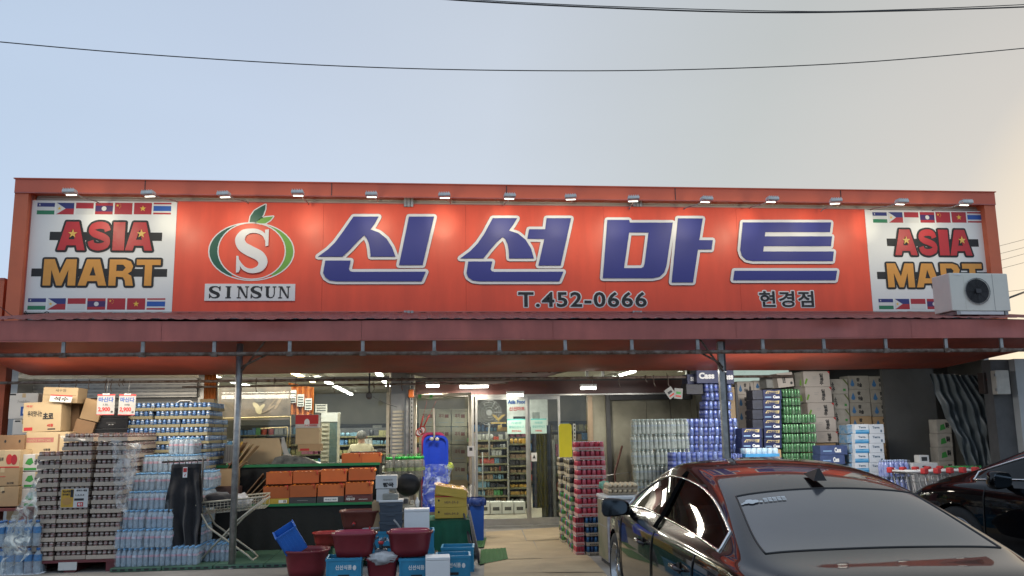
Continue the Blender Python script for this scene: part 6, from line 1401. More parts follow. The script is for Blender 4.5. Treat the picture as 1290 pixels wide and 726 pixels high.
# ================================================================ right of the door: stacks of trays
def rtray(name, body, dots, tray, w=.40, d=.27, h=.122):
    t = thing(name, 'x', 'tray'); m = MB(); m.box((0, 0, 0), (w, d, h * .36), tray, taper=.004); obj('card_tray', m, t); c = MB(); n = 6
    for i in range(n):
        for j in (0, 1, 2, 3):
            if 0 < i < n - 1 and j in (1, 2): continue
            r = w / n * .47; c.lathe([(r, h * .1), (r, h * .84), (r * .8, h * .92)], body[(i + j) % len(body)], (w * (i + .5) / n, d * (j + .5) / 4, 0), 8)
            c.lathe([(r * .78, h * .92), (r * .75, h * .95)], dots, (w * (i + .5) / n, d * (j + .5) / 4, 0), 8)
    obj('cans', c, t, kind='stuff')
    m = MB(); m.box((w * .14, -.002, h * .08), (w * .86, -.0002, h * .22), ink_red if body[0].name.startswith('red') else ink); text_into(m, '토마토 과즙 음료', w * .18, w * .8, h * .10, h * .2, -.003, tray, .02, .001); obj('print', m, t); return t
redc = [mat('red_can', (.52, .035, .06), .35, .2, var=.25, scale=18, bump=0, rnd=.15), mat('pinkish_can', (.60, .12, .15), .35, .2, var=.35, scale=18, bump=0, rnd=.15)]; tr_p = mat('tray_pale_pink', (.62, .40, .36), .7, var=.1, rnd=.05)
RT = Kind(rtray('drink_tray', redc, ink_white, tr_p)); bluc = [mat('steel_blue_can', (.05, .16, .33), .3, .4, var=.4, scale=25, bump=0), mat('navy_can', (.02, .05, .14), .3, .4, var=.4, scale=25, bump=0)]
BT = Kind(rtray('drink_tray', bluc, galv, mat('tray_tan', (.45, .36, .26), .8, var=.1))); Ys_ = 11.62
x0 = wx(728, Ys_, 640); gr_ = 'trays of canned drinks right of the door'
for i in range(12):
    K = BT if i < 4 else RT
    if i < 4: RT.place((x0 - .06, Ys_ + .30, .004 + i * .125), R(90), 'red tray turned sideways behind the blue can trays, %s from the bottom' % ORD[i], gr_) if False else None
    K.place((x0 + (.10 if i < 4 else 0) + random.uniform(-.008, .008) - (.012 if i > 10 else 0), Ys_ + random.uniform(-.01, .01), .004 + i * .125), R(random.uniform(-1.5, 1.5)), ('tray of blue drink cans' if i < 4 else 'tray of red drink cans') + ' in the front stack by the door, %s' % lvl(i, 12), gr_, scale=(.78, 1, 1) if i < 4 else None)
for i in range(4): RT.place((x0 - .03, Ys_ + .06, .004 + i * .125), R(0), 'red drink tray showing at the left of the blue can trays, %s from the bottom' % ORD[i], gr_, scale=(.3, .85, 1))
dk = rtray('drink_tray', [mat('dark_can', (.05, .045, .04), .4, .3, var=.5, scale=25, bump=0), mat('cream_can', (.42, .36, .22), .4, .2, var=.4, scale=25, bump=0)], galv, mat('tray_cream', (.52, .46, .33), .8, var=.1, rnd=.06)); DK = Kind(dk)
gk = rtray('drink_tray', [mat('lime_can', (.12, .35, .10), .35, .3, var=.5, scale=25, bump=0), mat('sky_can', (.08, .25, .50), .35, .3, var=.5, scale=25, bump=0), mat('pink_can', (.55, .10, .15), .35, .3, var=.5, scale=25, bump=0)], galv, MATS['tray_cream']); GK = Kind(gk)
for s_, (px, Y, n) in enumerate(((719, 12.0, 10), (714, 12.45, 10), (707, 12.95, 10))):
    for i in range(n):
        K = (GK if i < 6 else DK) if s_ != 1 else (DK if i in (7, 8, 9) else GK)
        K.place((wx(px, Y, 640) + random.uniform(-.012, .012), Y + random.uniform(-.01, .01), .004 + i * .125 + (.0 if s_ else .0)), R(random.uniform(-2, 2)), 'tray of mixed cans in the %s stack behind the red trays, %s' % (('first', 'second', 'third')[s_], lvl(i, n)), gr_)
t_ = thing('yellow_board', 'tall bright yellow rounded board standing behind the tray stacks by the door', 'board', at(705.5, 600, 13.75)); w = wx(722, 13.75, 560) - wx(706, 13.75, 560); zt = wz(710, 534, 13.75) - wz(705.5, 600, 13.75)
out = [(0, -1.0), (w, -1.0), (w, zt - .04), (w - .012, zt - .012), (w - .04, zt), (.04, zt), (.012, zt - .012), (0, zt - .04)]; m = MB(); m.prism(out, 0, .03, mat('yellow_plastic', (.72, .62, .02), .4, var=.08)); obj('board', m, t_)
t_ = thing('white_strip', 'perforated white upright behind the yellow board', 'upright', (wx(723, 13.9, 560), 13.9, 0)); m = MB(); m.box((0, 0, 0), (.035, .03, wz(723, 534, 13.9)), white_pl); 
for k in range(22): m.box((.008, -.002, .5 + k * .06), (.026, -.0003, .53 + k * .06), ink)
obj('strip', m, t_)
# freezer with egg trays
YF_ = 10.6; xa, xb = wx(767, YF_, 700), wx(767, YF_, 700) + .95; zf = wz(772, 625, YF_)
t_ = thing('chest_freezer', 'worn white chest freezer with a greenish side, between the red trays and the saloon', 'freezer', (xa, YF_, gh(YF_))); fw = mat('freezer_white', (.55, .54, .54), .5, var=.35, scale=7, bump=.2, col2=(.22, .18, .22)); fg = mat('freezer_side', (.17, .18, .11), .5, var=.4, scale=3, bump=.1, col2=(.30, .26, .18))
m = MB(); m.bbox((0, 0, .05), (.95, .62, zf - .05), fw, .02); obj('cabinet', m, t_); m = MB(); m.box((-.004, .03, .07), (-.0005, .59, zf - .07), fg); m.box((-.007, .03, zf * .55), (-.0042, .59, zf * .56), grey_pl); obj('side_panel', m, t_)
m = MB(); m.bbox((-.01, -.01, zf - .048), (.96, .63, zf - .005), white_pl, .012); obj('lid', m, t_); m = MB(); m.box((.03, .02, 0), (.92, .6, .049), dark_pl); obj('plinth', m, t_)
egg = mat('egg_shell', (.74, .58, .36), .5, var=.12, scale=6, rnd=.0); pulp = mat('egg_pulp', (.42, .33, .23), .9, var=.15, scale=10, bump=.3)
et = thing('egg_tray', 'x', 'egg tray'); m = MB(); m.box((0, 0, 0), (.30, .30, .022), pulp, taper=.012)
for i in range(7): m.prism([(.0 + .05 * i - .0, .0221), (.012 + .05 * i - .012, .045), (.05 * i + .004, .045), (.05 * i + .008, .0221)] if i < 6 else [(.292, .0221), (.294, .045), (.3, .045), (.3, .0221)], 0, .3, pulp)
obj('pulp_tray', m, et); m = MB()
for i in range(6):
    for j in range(6): m.lathe([(.003, .02), (.018, .03), (.0215, .045), (.015, .062), (.003, .07)], egg, (.025 + i * .05, .025 + j * .05, 0), 8)
obj('eggs', m, et, kind='stuff'); EK = Kind(et); xe = wx(765, YF_ + .2, 610)
for i in range(2):
    for k in range(1): EK.place((xe + .0, YF_ + .15, gh(YF_) + zf + .0 + i * .062), R(1 - 2 * i), 'tray of brown eggs on the freezer, %s of two' % ('lower', 'upper')[i], 'egg trays on the freezer', scale=(1.25, 1.1, 1.15))
lump('plastic_bag', 'small mint green bag behind the egg trays on the freezer', 'bag', Vector((xe + .03, YF_ + .55, gh(YF_) + zf + .10)), (.07, .05, .05), mat('mint_bag', (.25, .50, .35), .4), 6)
t_ = thing('pole_stand', 'brown stick leaning on a thin rail before the stained wall boards', 'stick', at(776, 596, 14.8)); m = MB(); m.tube([(0, 0, -.6), (.0, .1, 0), (.19, .28, .45)], .018, mat('brown_stick', (.10, .04, .03), .6), 6); obj('stick', m, t_); m = MB(); m.tube([(-.12, .2, -.05), (.3, .22, .0), (.3, .22, -.9)], .012, galv, 6); obj('rail', m, t_)
wire('loose_cable', 'thin black cable hanging down the stained wall boards', smooth([at(840, 470, 14.9), at(843, 500, 15.1), at(847, 540, 15.1)]), .005)
# ---------------- storage stacks behind the saloon
gpet = mat('greenish_bottle', (.55, .62, .56), .12, var=.3, scale=20, alpha=.6, spec=.8, bump=0)
GW, gw1, gd1 = pack_kind('water_pack', 'x', 5, 3, .033, .228, gpet, mat('pale_cap', (.5, .62, .6), .4), mat('grey_blue_label', (.30, .38, .42), .5, var=.5, scale=30))
Yw = 13.2; x0 = wx(799, Yw, 570); zt = wz(800, 528, Yw); nW = 8
for i in range(nW - 5, nW):
    for k in range(3 if i < nW - 1 else 3):
        GW.place((x0 + k * (gw1 + .004) - (.09 if k == 2 else 0) + random.uniform(-.014, .014), Yw + (.03 if k == 2 else 0), zt - (nW - i) * .233), R(random.uniform(-1, 1)), 'pack of clear bottles left of the blue packs, %s column, %s' % (('left', 'middle', 'right')[k], lvl(i - nW + 5, 5)), 'packs of clear bottles behind the saloon')
carton3('grey base box under the clear bottle packs, hidden by the saloon', x0, x0 + 1, 0, zt - 5 * .233 - .004, Yw, .35, mat('grey_card', (.3, .3, .3), .8))
def canpack(name, cm_, w=.40, d=.27, h=.125, film=sheer_film, base=None):
    t = thing(name, 'x', 'can pack'); c = MB(); n = 6; r = w / n * .48
    for i in range(n):
        for j in range(4):
            if 0 < i < n - 1 and j in (1, 2): continue
            c.lathe([(r * .8, 0), (r, h * .06), (r, h * .85), (r * .8, h * .95), (r * .8, h * .97)], cm_[(i + 2 * j) % len(cm_)], (w * (i + .5) / n, d * (j + .5) / 4, 0), 8)
    obj('cans', c, t, kind='stuff'); f = MB(); f.box((-.002, -.002, 0), (w + .002, d + .002, h * .98), film); obj('shrink_film', f, t)
    if base: b = MB(); b.box((-.003, -.003, 0), (w + .003, d + .003, h * .35), base); obj('card_base', b, t)
    return Kind(t)
roy = [mat('royal_can', (.025, .06, .36), .3, .3, var=.3, scale=30, bump=0, wave=('Z', 5, (.18, .22, .45))), mat('royal_can_b', (.04, .10, .42), .3, .3, var=.5, scale=40, bump=0, col2=(.28, .34, .55))]
RY = canpack('can_pack', roy); gy = 'blue can packs in the storage bay'
def lay(K, px0, Y, py_tops, ncol, lab, grp, dx=.405, jit=.008, rows=1, dd=.28, hpk=.125, scale=None):
    n = len(py_tops)
    for i, py in enumerate(py_tops):
        for k in range(ncol):
            for r_ in range(rows):
                K.place((wx(px0, Y, py) + k * dx + random.uniform(-jit, jit) * 1.6, Y + r_ * dd + random.uniform(-jit, jit), wz(px0, py, Y) - hpk), R(random.uniform(-4, 4)),
                        '%s, %s%s%s' % (lab, (['left', 'right'] if ncol == 2 else ['left', 'middle', 'right'])[k] + ' column, ' if ncol > 1 else '', 'back row, ' if r_ else '', ORD[i] + ' from the top'), grp, scale=scale)
lay(RY, 888, 13.5, [483 + 11.2 * i for i in range(4)], 1, 'blue can pack in the narrow tower under the dark blue cartons', gy, hpk=.135, scale=(1.15, 1, 1.08))
lay(RY, 863, 13.3, [528 + 10.9 * i for i in range(7)], 2, 'blue can pack in the wide middle stack', gy, hpk=.13)
lay(RY, 846, 12.7, [571, 582, 593], 2, 'blue can pack in the low front stack', gy, dx=.42, hpk=.125)
lay(RY, 916, 12.8, [572, 583], 1, 'blue can pack right of the square post', gy, hpk=.125, scale=(.6, 1, 1))
navy = mat('navy_card', (.012, .02, .085), .5, var=.15, scale=5, rnd=.08); cassw = lambda u0, u1, v0=.3, v1=.75: ('t', 'Cass', u0, v0, u1, v1, ink_white, .05)
carton('dark blue carton with white script lettering on the blue tower, left of the post', 878, 906, 465, 483, 13.4, .3, navy, tape=False, deco=D([cassw(.1, .8)]))
carton('dark blue carton with white script lettering on the blue tower, right of the post', 906.5, 925, 466, 484, 13.4, .3, navy, tape=False, deco=D([cassw(.1, .95)]))
carton('small dark blue carton at the upper left of the blue tower', 866, 879, 472, 484, 13.55, .3, navy, tape=False, deco=D([('t', 'ss', .3, .3, .8, .75, ink_white, .04)]))
carton('dark carton with small cans print under the small blue one', 865, 886, 484, 497, 13.55, .3, mat('dark_print_card', (.03, .03, .05), .5, var=.8, scale=25), tape=False)
t_ = thing('wood_board', 'pale upright board leaning right of the blue can tower', 'board', at(924, 600, 13.7)); m = MB(); m.box((0, 0, -.6), (.10, .03, wz(925, 488, 13.7) - wz(924, 600, 13.7)), mat('pale_board', (.42, .30, .17), .6)); m.box((.101, -.03, -.6), (.14, .05, wz(925, 485, 13.7) - wz(924, 600, 13.7)), dark_pl); obj('board', m, t_)
pw = mat('pinkish_white_card', (.56, .50, .44), .75, var=.08, scale=4, rnd=.06); drop = mat('drop_blue', (.06, .20, .42), .6)
def dropd(txt='참이슬', side=True): return D([('p', [(.10, .35), (.16, .22), (.24, .22), (.30, .35), (.20, .78)], drop), ('t', txt[:1], .40, .58, .56, .86, ink, .05), ('t', txt[1:], .42, .16, .64, .48, ink, .05)] + ([('p', [(.72, .12), (.84, .12), (.84, .55), (.80, .7), (.80, .88), (.76, .88), (.76, .7), (.72, .55)], ink_green if False else dark_pl)] if side else []))
for i, (a, b) in enumerate(((481, 497.5), (498, 515.5), (516, 533), (533.5, 541))):
    carton('white carton with a blue drop print behind the beer packs, %s from the top' % ORD[i], 929 + i * .7, 950 + i * .7, a, b, 14.3, .3, pw, tape=False, deco=dropd() if i < 3 else None, group='cartons with a blue drop print')
carton('white carton with a blue drop print, alone in the second column beside the beer tower', 950, 973, 480, 492, 14.3, .3, pw, tape=False, deco=dropd(side=False))
beer = lambda: D([('t', 'Cass', .52, .10, .88, .42, ink_white, .05), ('p', [(.10, .62), (.22, .92), (.62, .86), (.9, .92), (.86, .58), (.5, .66)], mat('pale_gold', (.60, .48, .22), .4)), ('t', 'FRESH', .22, .64, .78, .82, navy, .05), ('r', .08, .16, .42, .3, mat('sky_print', (.25, .40, .60), .5))])
for i in range(6): carton('navy beer carton with gold flash in the tall beer tower, %s from the top' % ORD[i], 962 - (0 if i < 4 else -1), 985, 491.5 + 12.4 * i, 503.4 + 12.4 * i, 13.3, .28, navy, tape=False, deco=beer(), group='navy beer cartons', rz=R(random.uniform(-2, 2)))
for i in range(6): carton('dark grey-blue beer carton left behind the tower, %s from the top' % ORD[i], 948.5, 961.5, 492 + 12.4 * i, 503.6 + 12.4 * i, 13.32, .28, mat('navy_side', (.03, .035, .06), .5, var=.6, scale=20), tape=False, group='navy beer cartons')
for i in range(3): carton('navy beer carton in the short front column beside the square post, %s from the top' % ORD[i], 935, 960, 540 + 12.8 * i, 552.2 + 12.8 * i, 13.0, .28, navy, tape=False, deco=beer(), group='navy beer cartons')
skyc = canpack('can_pack', [mat('pale_blue_can', (.25, .48, .66), .3, .2, var=.3, scale=20, bump=0, col2=(.62, .68, .70))], base=mat('sky_card', (.06, .30, .58), .5))
lay(skyc, 939, 12.7, [565, 576.5, 588], 1, 'pale blue can pack in front of the beer cartons', 'pale blue can packs before the beer cartons', hpk=.13, scale=(1.28, 1, 1.05))
grc = [mat('green_can', (.03, .20, .05), .3, .3, var=.4, scale=25, bump=0, wave=('Z', 5, (.10, .26, .11))), mat('green_can_b', (.05, .26, .07), .3, .3, var=.5, scale=30, bump=0, col2=(.2, .32, .2))]
GC = canpack('can_pack', grc); ggc = 'green can packs in the storage bay'
lay(GC, 986, 13.45, [490 + 11 * i for i in range(3)], 1, 'green can pack at the top of the green tower', ggc, hpk=.13, scale=(.76, 1, 1.04))
lay(GC, 987, 13.3, [522 + 12.3 * i for i in range(6)], 2, 'green can pack in the lower green stack', ggc, dx=.275, hpk=.14, scale=(.67, 1, 1.1))
ilp = lambda: D([('p', [(.02, .2), (.10, .55), (.16, .5), (.08, .15)], mat('leaf_print', (.20, .42, .05), .6)), ('t', '일', .60, .62, .74, .86, ink, .04), ('t', '품', .62, .36, .76, .6, ink, .04), ('t', '주', .60, .1, .74, .34, ink, .04), ('r', .34, .62, .5, .64, grey_pl), ('r', .34, .5, .46, .52, grey_pl), ('p', [(.90, 1), (1, .8), (1, 1)], ink_red)])
for i, (a, b, dx) in enumerate(((468, 487.5, 0), (488, 507.5, 2.5), (508, 526, 5.5), (526.5, 544, 8), (544.5, 558, 10))):
    carton('pinkish white carton with brush lettering and leaf, %s from the pile top' % ORD[i], 1013 + dx, 1046 + dx, a, b, 13.9, .3, pw, tape=False, deco=ilp(), group='pinkish white cartons with brush lettering')
carton('tilted white carton with brush lettering on top of the green packs', 981, 1001, 471, 489, 13.75, .3, pw, ry=R(-6), tape=False, deco=D([('t', '일품', .3, .3, .5, .8, ink, .03), ('p', ell2(.85, .25, .08, .1), dark_pl)]))
carton('grey white carton behind the tilted one', 966, 981, 473, 489, 13.95, .3, mat('grey_white_card', (.36, .36, .34), .8), tape=False)
for i, (a, b, dx) in enumerate(((470, 487.5, 0), (488, 507.5, 0))): carton('dim carton with a green leaf left of the leaning pile, %s' % ('upper', 'lower')[i], 1002, 1012.5, a, b, 14.0, .3, mat('dim_card', (.30, .28, .24), .8), tape=False, deco=D([('p', [(.5, .1), (.6, .5), (.8, .5), (.9, .1)], MATS['leaf_print'])]))
for i in range(5):
    carton('pale carton with a green corner between two white piles, %s from the top' % ORD[i], 1047 + i * 1.2 + (3 if i else 0), 1069 + i * 1.0, 478 + i * 19, 496.5 + i * 19, 14.05, .3, mat('pale_grey_card', (.46, .43, .37), .8, rnd=.05), tape=False, group='pale cartons with a green corner',
           deco=D([('t', '소', .04, .5, .2, .8, ink, .05), ('t', '주', .08, .15, .24, .45, ink, .05), ('r', .7, .2, .85, .35, ink_green), ('p', [(.7, 1), (1, .55), (1, .7), (.8, 1)], mat('olive_print', (.14, .18, .05), .6))]))
for c_, (pa, pb) in enumerate(((1069, 1095.5), (1096, 1124))):
    for i in range(6 if c_ else 5):
        dx = i * (1.2 + c_ * .6); a = 474 + c_ * .5 + i * 17
        carton('carton with blue drop print, %s column by the dark panel, %s from top' % (('left', 'right')[c_], ORD[i]), pa + dx, pb + dx, a, a + 16.6, 14.1, .3, mat('greyish_card', (.40, .37, .31), .8, rnd=.07) if i < 3 else kraft, tape=False, deco=dropd(side=False), group='cartons with a blue drop print')
tw = lambda: D([('r', 0, 0, 1, .42, mat('sky_card', (.06, .30, .58), .5)), ('t', 'Terra', .25, .58, .78, .8, mat('slate_ink', (.12, .18, .25), .6), .04), ('p', [(.0, .42), (.5, .30), (1.0, .44), (1, .2), (0, .2)], mat('sky_print2', (.20, .50, .75), .5))])
tw2 = lambda: D([('t', 'Terra', .2, .55, .7, .8, MATS['slate_ink'], .04), ('r', .74, .15, .86, .42, MATS['slate_ink'])])
wht_c = mat('white_pack_card', (.66, .69, .72), .6, var=.06, rnd=.04)
for i in range(6):
    a = 535 + i * 12.1; s1 = -.5 * (i % 2)
    carton('blue and white drink carton, front column, %s from the top of its pile' % ORD[i], 1078 + s1, 1095 + s1, a, a + 11.6, 12.9, .28, wht_c, tape=False, deco=tw(), group='blue and white drink cartons')
    carton('white drink carton with a notched corner, right column, %s from the top of its pile' % ORD[i], 1096, 1114 + (i % 2), a, a + 11.6, 12.9, .28, wht_c, tape=False, deco=tw2(), group='blue and white drink cartons')
    carton('open-sided blue drink tray at the left of the white cartons, %s from the top' % ORD[i], 1068 if i < 2 else 1070, 1077, a + 1, a + 11.6, 13.0, .28, mat('blue_side_card', (.05, .22, .42), .5, var=.5, scale=20, col2=(.3, .34, .36)), tape=False, group='blue and white drink cartons') if i < 5 else None
for i in range(3): carton('long dark blue carton with script lettering right of the green packs, %s from top' % ORD[i], 1034, 1068 - i * 3, 562 + i * 12, 573.5 + i * 12, 12.9, .28, mat('dusk_blue_card', (.06, .09, .21), .5, var=.3, scale=10), tape=False, deco=D([cassw(.52, .76, .25, .8), ('r', .1, .35, .42, .5, MATS['sky_print'])]), group='long dark blue cartons')
BB, b1, b2 = pack_kind('bottle_pack', 'x', 5, 3, .04, .25, mat('blue_bottle', (.10, .15, .45), .2, var=.5, scale=20, col2=(.35, .4, .65)), mat('pale_blue_cap', (.4, .5, .7), .4), None)
BB.place((wx(1115, 12.4, 590), 12.4, wz(1115, 580, 12.4) - .25), 0, 'pack of blue bottles with white script, right of the white drink cartons'); BB.place((wx(1114, 12.4, 590), 12.4, wz(1115, 580, 12.4) - .505), 0, 'pack of blue bottles below the first, mostly hidden by the saloon')
carton3('plain grey carton under the blue bottle packs, behind the saloon', wx(1114, 12.4), wx(1150, 12.4), 0, wz(1115, 580, 12.4) - .51, 12.4, .28, MATS['grey_card'])
m = MB(); xx = wx(1122, 12.38, 596); zz = wz(1122, 597, 12.38); text_into(m, 'Cass', xx, xx + .22, zz, zz + .09, 12.385, ink_white, .05, .002); bbp = [o_ for o_ in bpy.data.objects if o_.name.startswith('bottle_pack') and o_.get('label', '').startswith('pack of blue bottles with')][0]; obj('lettering', m, bbp, tuple(-c_ for c_ in bbp.location))
carton('white carton with a black label and hand hole beside the blue bottles', 1152, 1183, 584, 603, 12.35, .25, white_card, tape=False, deco=D([('r', .25, .25, .88, .52, ink), ('t', 'MAXIM GOLD', .32, .32, .8, .45, ink_white, 0), ('p', ell2(.45, .78, .1, .06), ink)]))
carton3('plain white base carton under the one with the black label', wx(1152, 12.35), wx(1183, 12.35), 0, wz(1152, 603, 12.35) - .003, 12.35, .25, white_card)
carton('small white carton with a black print standing behind the black-label one', 1159, 1171, 574, 584, 12.5, .15, white_card, tape=False, deco=D([('r', .2, .3, .8, .8, ink)]))
for i in range(4): carton('pale carton with green print partly hidden by the tarpaulin curtain, %s from the top' % ORD[i], 1181 + i, 1199 + i * 1.5, 529 + i * 17.5, 546 + i * 17.5, 13.4, .3, mat('pale_grey_card', (.46, .43, .37), .8), tape=False, deco=D([('p', [(.2, .2), (.25, .6), (.5, .7), (.6, .3)], ink_green), ('t', '맑은', .6, .4, .85, .8, ink, .05)]), group='pale cartons with green print at the curtain')
GB, g1_, g2_ = pack_kind('bottle_pack', 'x', 5, 3, .036, .28, gpet, jl, mat('green_white_label', (.35, .5, .33), .5, var=.5, scale=30))
for k in range(2): GB.place((wx(1184, 12.6, 600) + k * .37, 12.6, wz(1184, 588, 12.6) - .28), 0, 'pack of green-capped bottles at the foot of the curtain, %s one' % ('left', 'right')[k]); carton3('plain carton carrying the %s pack of green-capped bottles' % ('left', 'right')[k], wx(1184, 12.6) + k * .37, wx(1184, 12.6) + k * .37 + .36, 0, wz(1184, 588, 12.6) - .285, 12.6, .22, kraft)
# curtain
cur = mat('grey_tarpaulin', (.095, .11, .112), .45, var=.25, scale=2, bump=.25, bscale=8)
def cu(u, v):      # u across 0..1, v 0 top..1 bottom ; gathered towards (1238,606)
    pt = Vector((1170 + 92 * u, 471 + 3 * u, 0)); pb_ = Vector((1226 + 62 * u, 607 - 8 * u, 0)); px = pt.x + (pb_.x - pt.x) * (v ** .95) + 34 * u * math.sin(PI * v) * .8; py = pt.y + (pb_.y - pt.y) * v
    fold = .09 * (abs(math.sin(u * 12 - v * 1.2 + noise.noise(Vector((u * 4, v * 3, 0))))) ** .6 - .5) * (.4 + .6 * v) + .05 * math.sin(u * 71 + v * 5) + .06 * noise.noise(Vector((u * 3, v * 2.5, 4))) + .05 * noise.noise(Vector((u * 9 + v * 4, v * 9, 1))); p_ = at(px, py, 12.75); return (p_.x, 12.75 + fold, p_.z)
t_ = thing('curtain', 'large grey tarpaulin curtain gathered and tied at the right end of the storage bay', 'curtain', (8.2, 12.7, 1)); m = MB(); m.sheet(lambda u, v: Vector(cu(u, v)) - Vector((8.2, 12.7, 1)), 110, 60, cur)
obj('tarpaulin', m, t_)
m = MB(); pc = [Vector(cu(u_, 1)) - Vector((8.2, 12.7, 1)) for u_ in (0, .25, .5, .75, 1)]; m.sheet(lambda u, v: (lambda q_: (q_.x + .03 * v, q_.y + .06 * math.sin(u * 50), q_.z - .75 * v))(pc[0].lerp(pc[-1], u)), 60, 12, cur); obj('tarpaulin_tail', m, t_)
p = at(1257, 497, 12.1); t_ = thing('meter_box', 'white electrical box on the dark pier at the right end', 'electrical box', p); w = wx(1272, 12.1, 480) - p.x; m = MB(); m.bbox((0, 0, 0), (w, .12, .36), mat('box_ivory', (.50, .48, .42), .5), .01); obj('casing', m, t_); m = MB(); m.box((-.012, -.004, .05), (-.001, .03, .09), galv); m.box((-.012, -.004, .27), (-.001, .03, .31), galv); obj('hinge', m, t_)
t_ = thing('fuse_box', 'dark brown box left of the white electrical box', 'electrical box', at(1241, 496, 12.4)); m = MB(); m.bbox((0, 0, 0), (.18, .15, .32), mat('dark_brown_box', (.05, .035, .03), .6), .01); m.box((.05, -.003, .2), (.08, -.0005, .23), ink_red); obj('casing', m, t_)
# shopping carts
def cart():
    t = thing('shopping_cart', 'x', 'shopping cart'); g = galv; m = MB()
    top = [(-.25, 0, .98), (.25, 0, .98), (.22, .78, .90), (-.22, .78, .90)]; bot = [(-.2, .12, .55), (.2, .12, .55), (.17, .72, .60), (-.17, .72, .60)]
    m.tube(top, .008, g, 5, True); m.tube(bot, .006, g, 5, True)
    for s_ in range(4):
        a, b = Vector(top[s_]), Vector(top[(s_ + 1) % 4]); c, d = Vector(bot[s_]), Vector(bot[(s_ + 1) % 4])
        for k in range(9): m.tube([a.lerp(b, k / 9), c.lerp(d, k / 9)], .0025, g, 3)
        for k in (.33, .66): m.tube([a.lerp(c, k), b.lerp(d, k)], .0025, g, 3)
    for k in range(7): m.tube([Vector(bot[0]).lerp(Vector(bot[1]), k / 6), Vector(bot[3]).lerp(Vector(bot[2]), k / 6)], .0025, g, 3)
    obj('basket', m, t); m = MB(); m.tube([(-.24, 0, .98), (-.24, .1, .5), (-.22, .05, .14), (-.18, .75, .14)], .012, g, 6); m.tube([(.24, 0, .98), (.24, .1, .5), (.22, .05, .14), (.18, .75, .14)], .012, g, 6); obj('frame', m, t)
    m = MB(); m.tube([(-.22, -.04, 1.0), (.22, -.04, 1.0)], .015, white_pl, 8); obj('handle', m, t); 
    for s_ in (-1, 1): m = MB(); m.bbox((s_ * .26 - .04, -.07, .97), (s_ * .26 + .04, .02, 1.05), ink_red, .015); obj('handle_end', m, t)
    for x in (-.22, .22):
        for y in (.06, .74): m = MB(); m.lathe([(.05, -.015), (.05, .015)], rubber, (0, 0, 0), 12, Matrix.Translation((x, y, .055)) @ Matrix.Rotation(PI / 2, 4, 'Y')); obj('wheel', m, t)
    return Kind(t)
CK = cart()
for i in range(5): p = at(1124 + i * 17, 603, 11.9); CK.place((p.x + .25, 11.9 + .02 * i, p.z - 1.02 if p.z - 1.02 > -.05 else 0), R(-62), 'nested wire shopping cart with red handle ends behind the saloon, %s from the left' % ORD[i], 'nested shopping carts')
def base(label, px0, px1, Y, py, depth=.3, dy=0):
    carton3(label, wx(px0, Y, 600), wx(px1, Y, 600), gh(Y) + .002, wz(px0, py, Y) - .004, Y + dy, depth, kraft, tape=False)
base('brown base carton under the wide blue can stack, behind the saloon', 863, 925, 13.3, 606, .3)
base('brown base carton under the narrow blue can tower, behind the wide stack', 888, 925, 13.5, 529, .28, .1)
base('brown base carton under the low front blue can packs', 846, 914, 12.7, 605, .28)
base('small brown base carton under the single blue can pack right of the post', 916, 935, 12.8, 595, .27)
base('brown base carton under the navy beer tower', 950, 986, 13.3, 567, .28)
base('brown base carton under the short navy beer column', 935, 961, 13.0, 579, .28, -.005)
base('brown base carton under the pale blue can packs', 939, 980, 12.7, 600, .26)
base('brown base carton under the green can packs', 987, 1031, 13.3, 597, .27)
base('brown base carton under the white cartons with blue drops', 931, 953, 14.3, 542, .3)
base('brown base carton under the leaning pinkish white pile', 1022, 1056, 13.9, 559, .3)
base('brown base carton under the pale cartons with green corners', 1055, 1073, 14.05, 574, .28)
base('wide brown base carton under the drop print columns by the dark panel', 1073, 1131, 14.1, 560 + 17, .28)
base('brown base carton under the blue and white drink cartons', 1070, 1114, 12.9, 608, .28)
base('brown base carton under the long dark blue cartons', 1034, 1067, 12.9, 598, .28, .002)
base('brown base carton under the green print cartons at the curtain', 1184, 1204, 13.4, 600, .28)
base('brown base carton under the white cartons on the far left', 12, 44, 13.2, 549, .33)
base('brown base carton below the beige cartons behind the glass panel', 528, 589, 15.75, 606, .3)
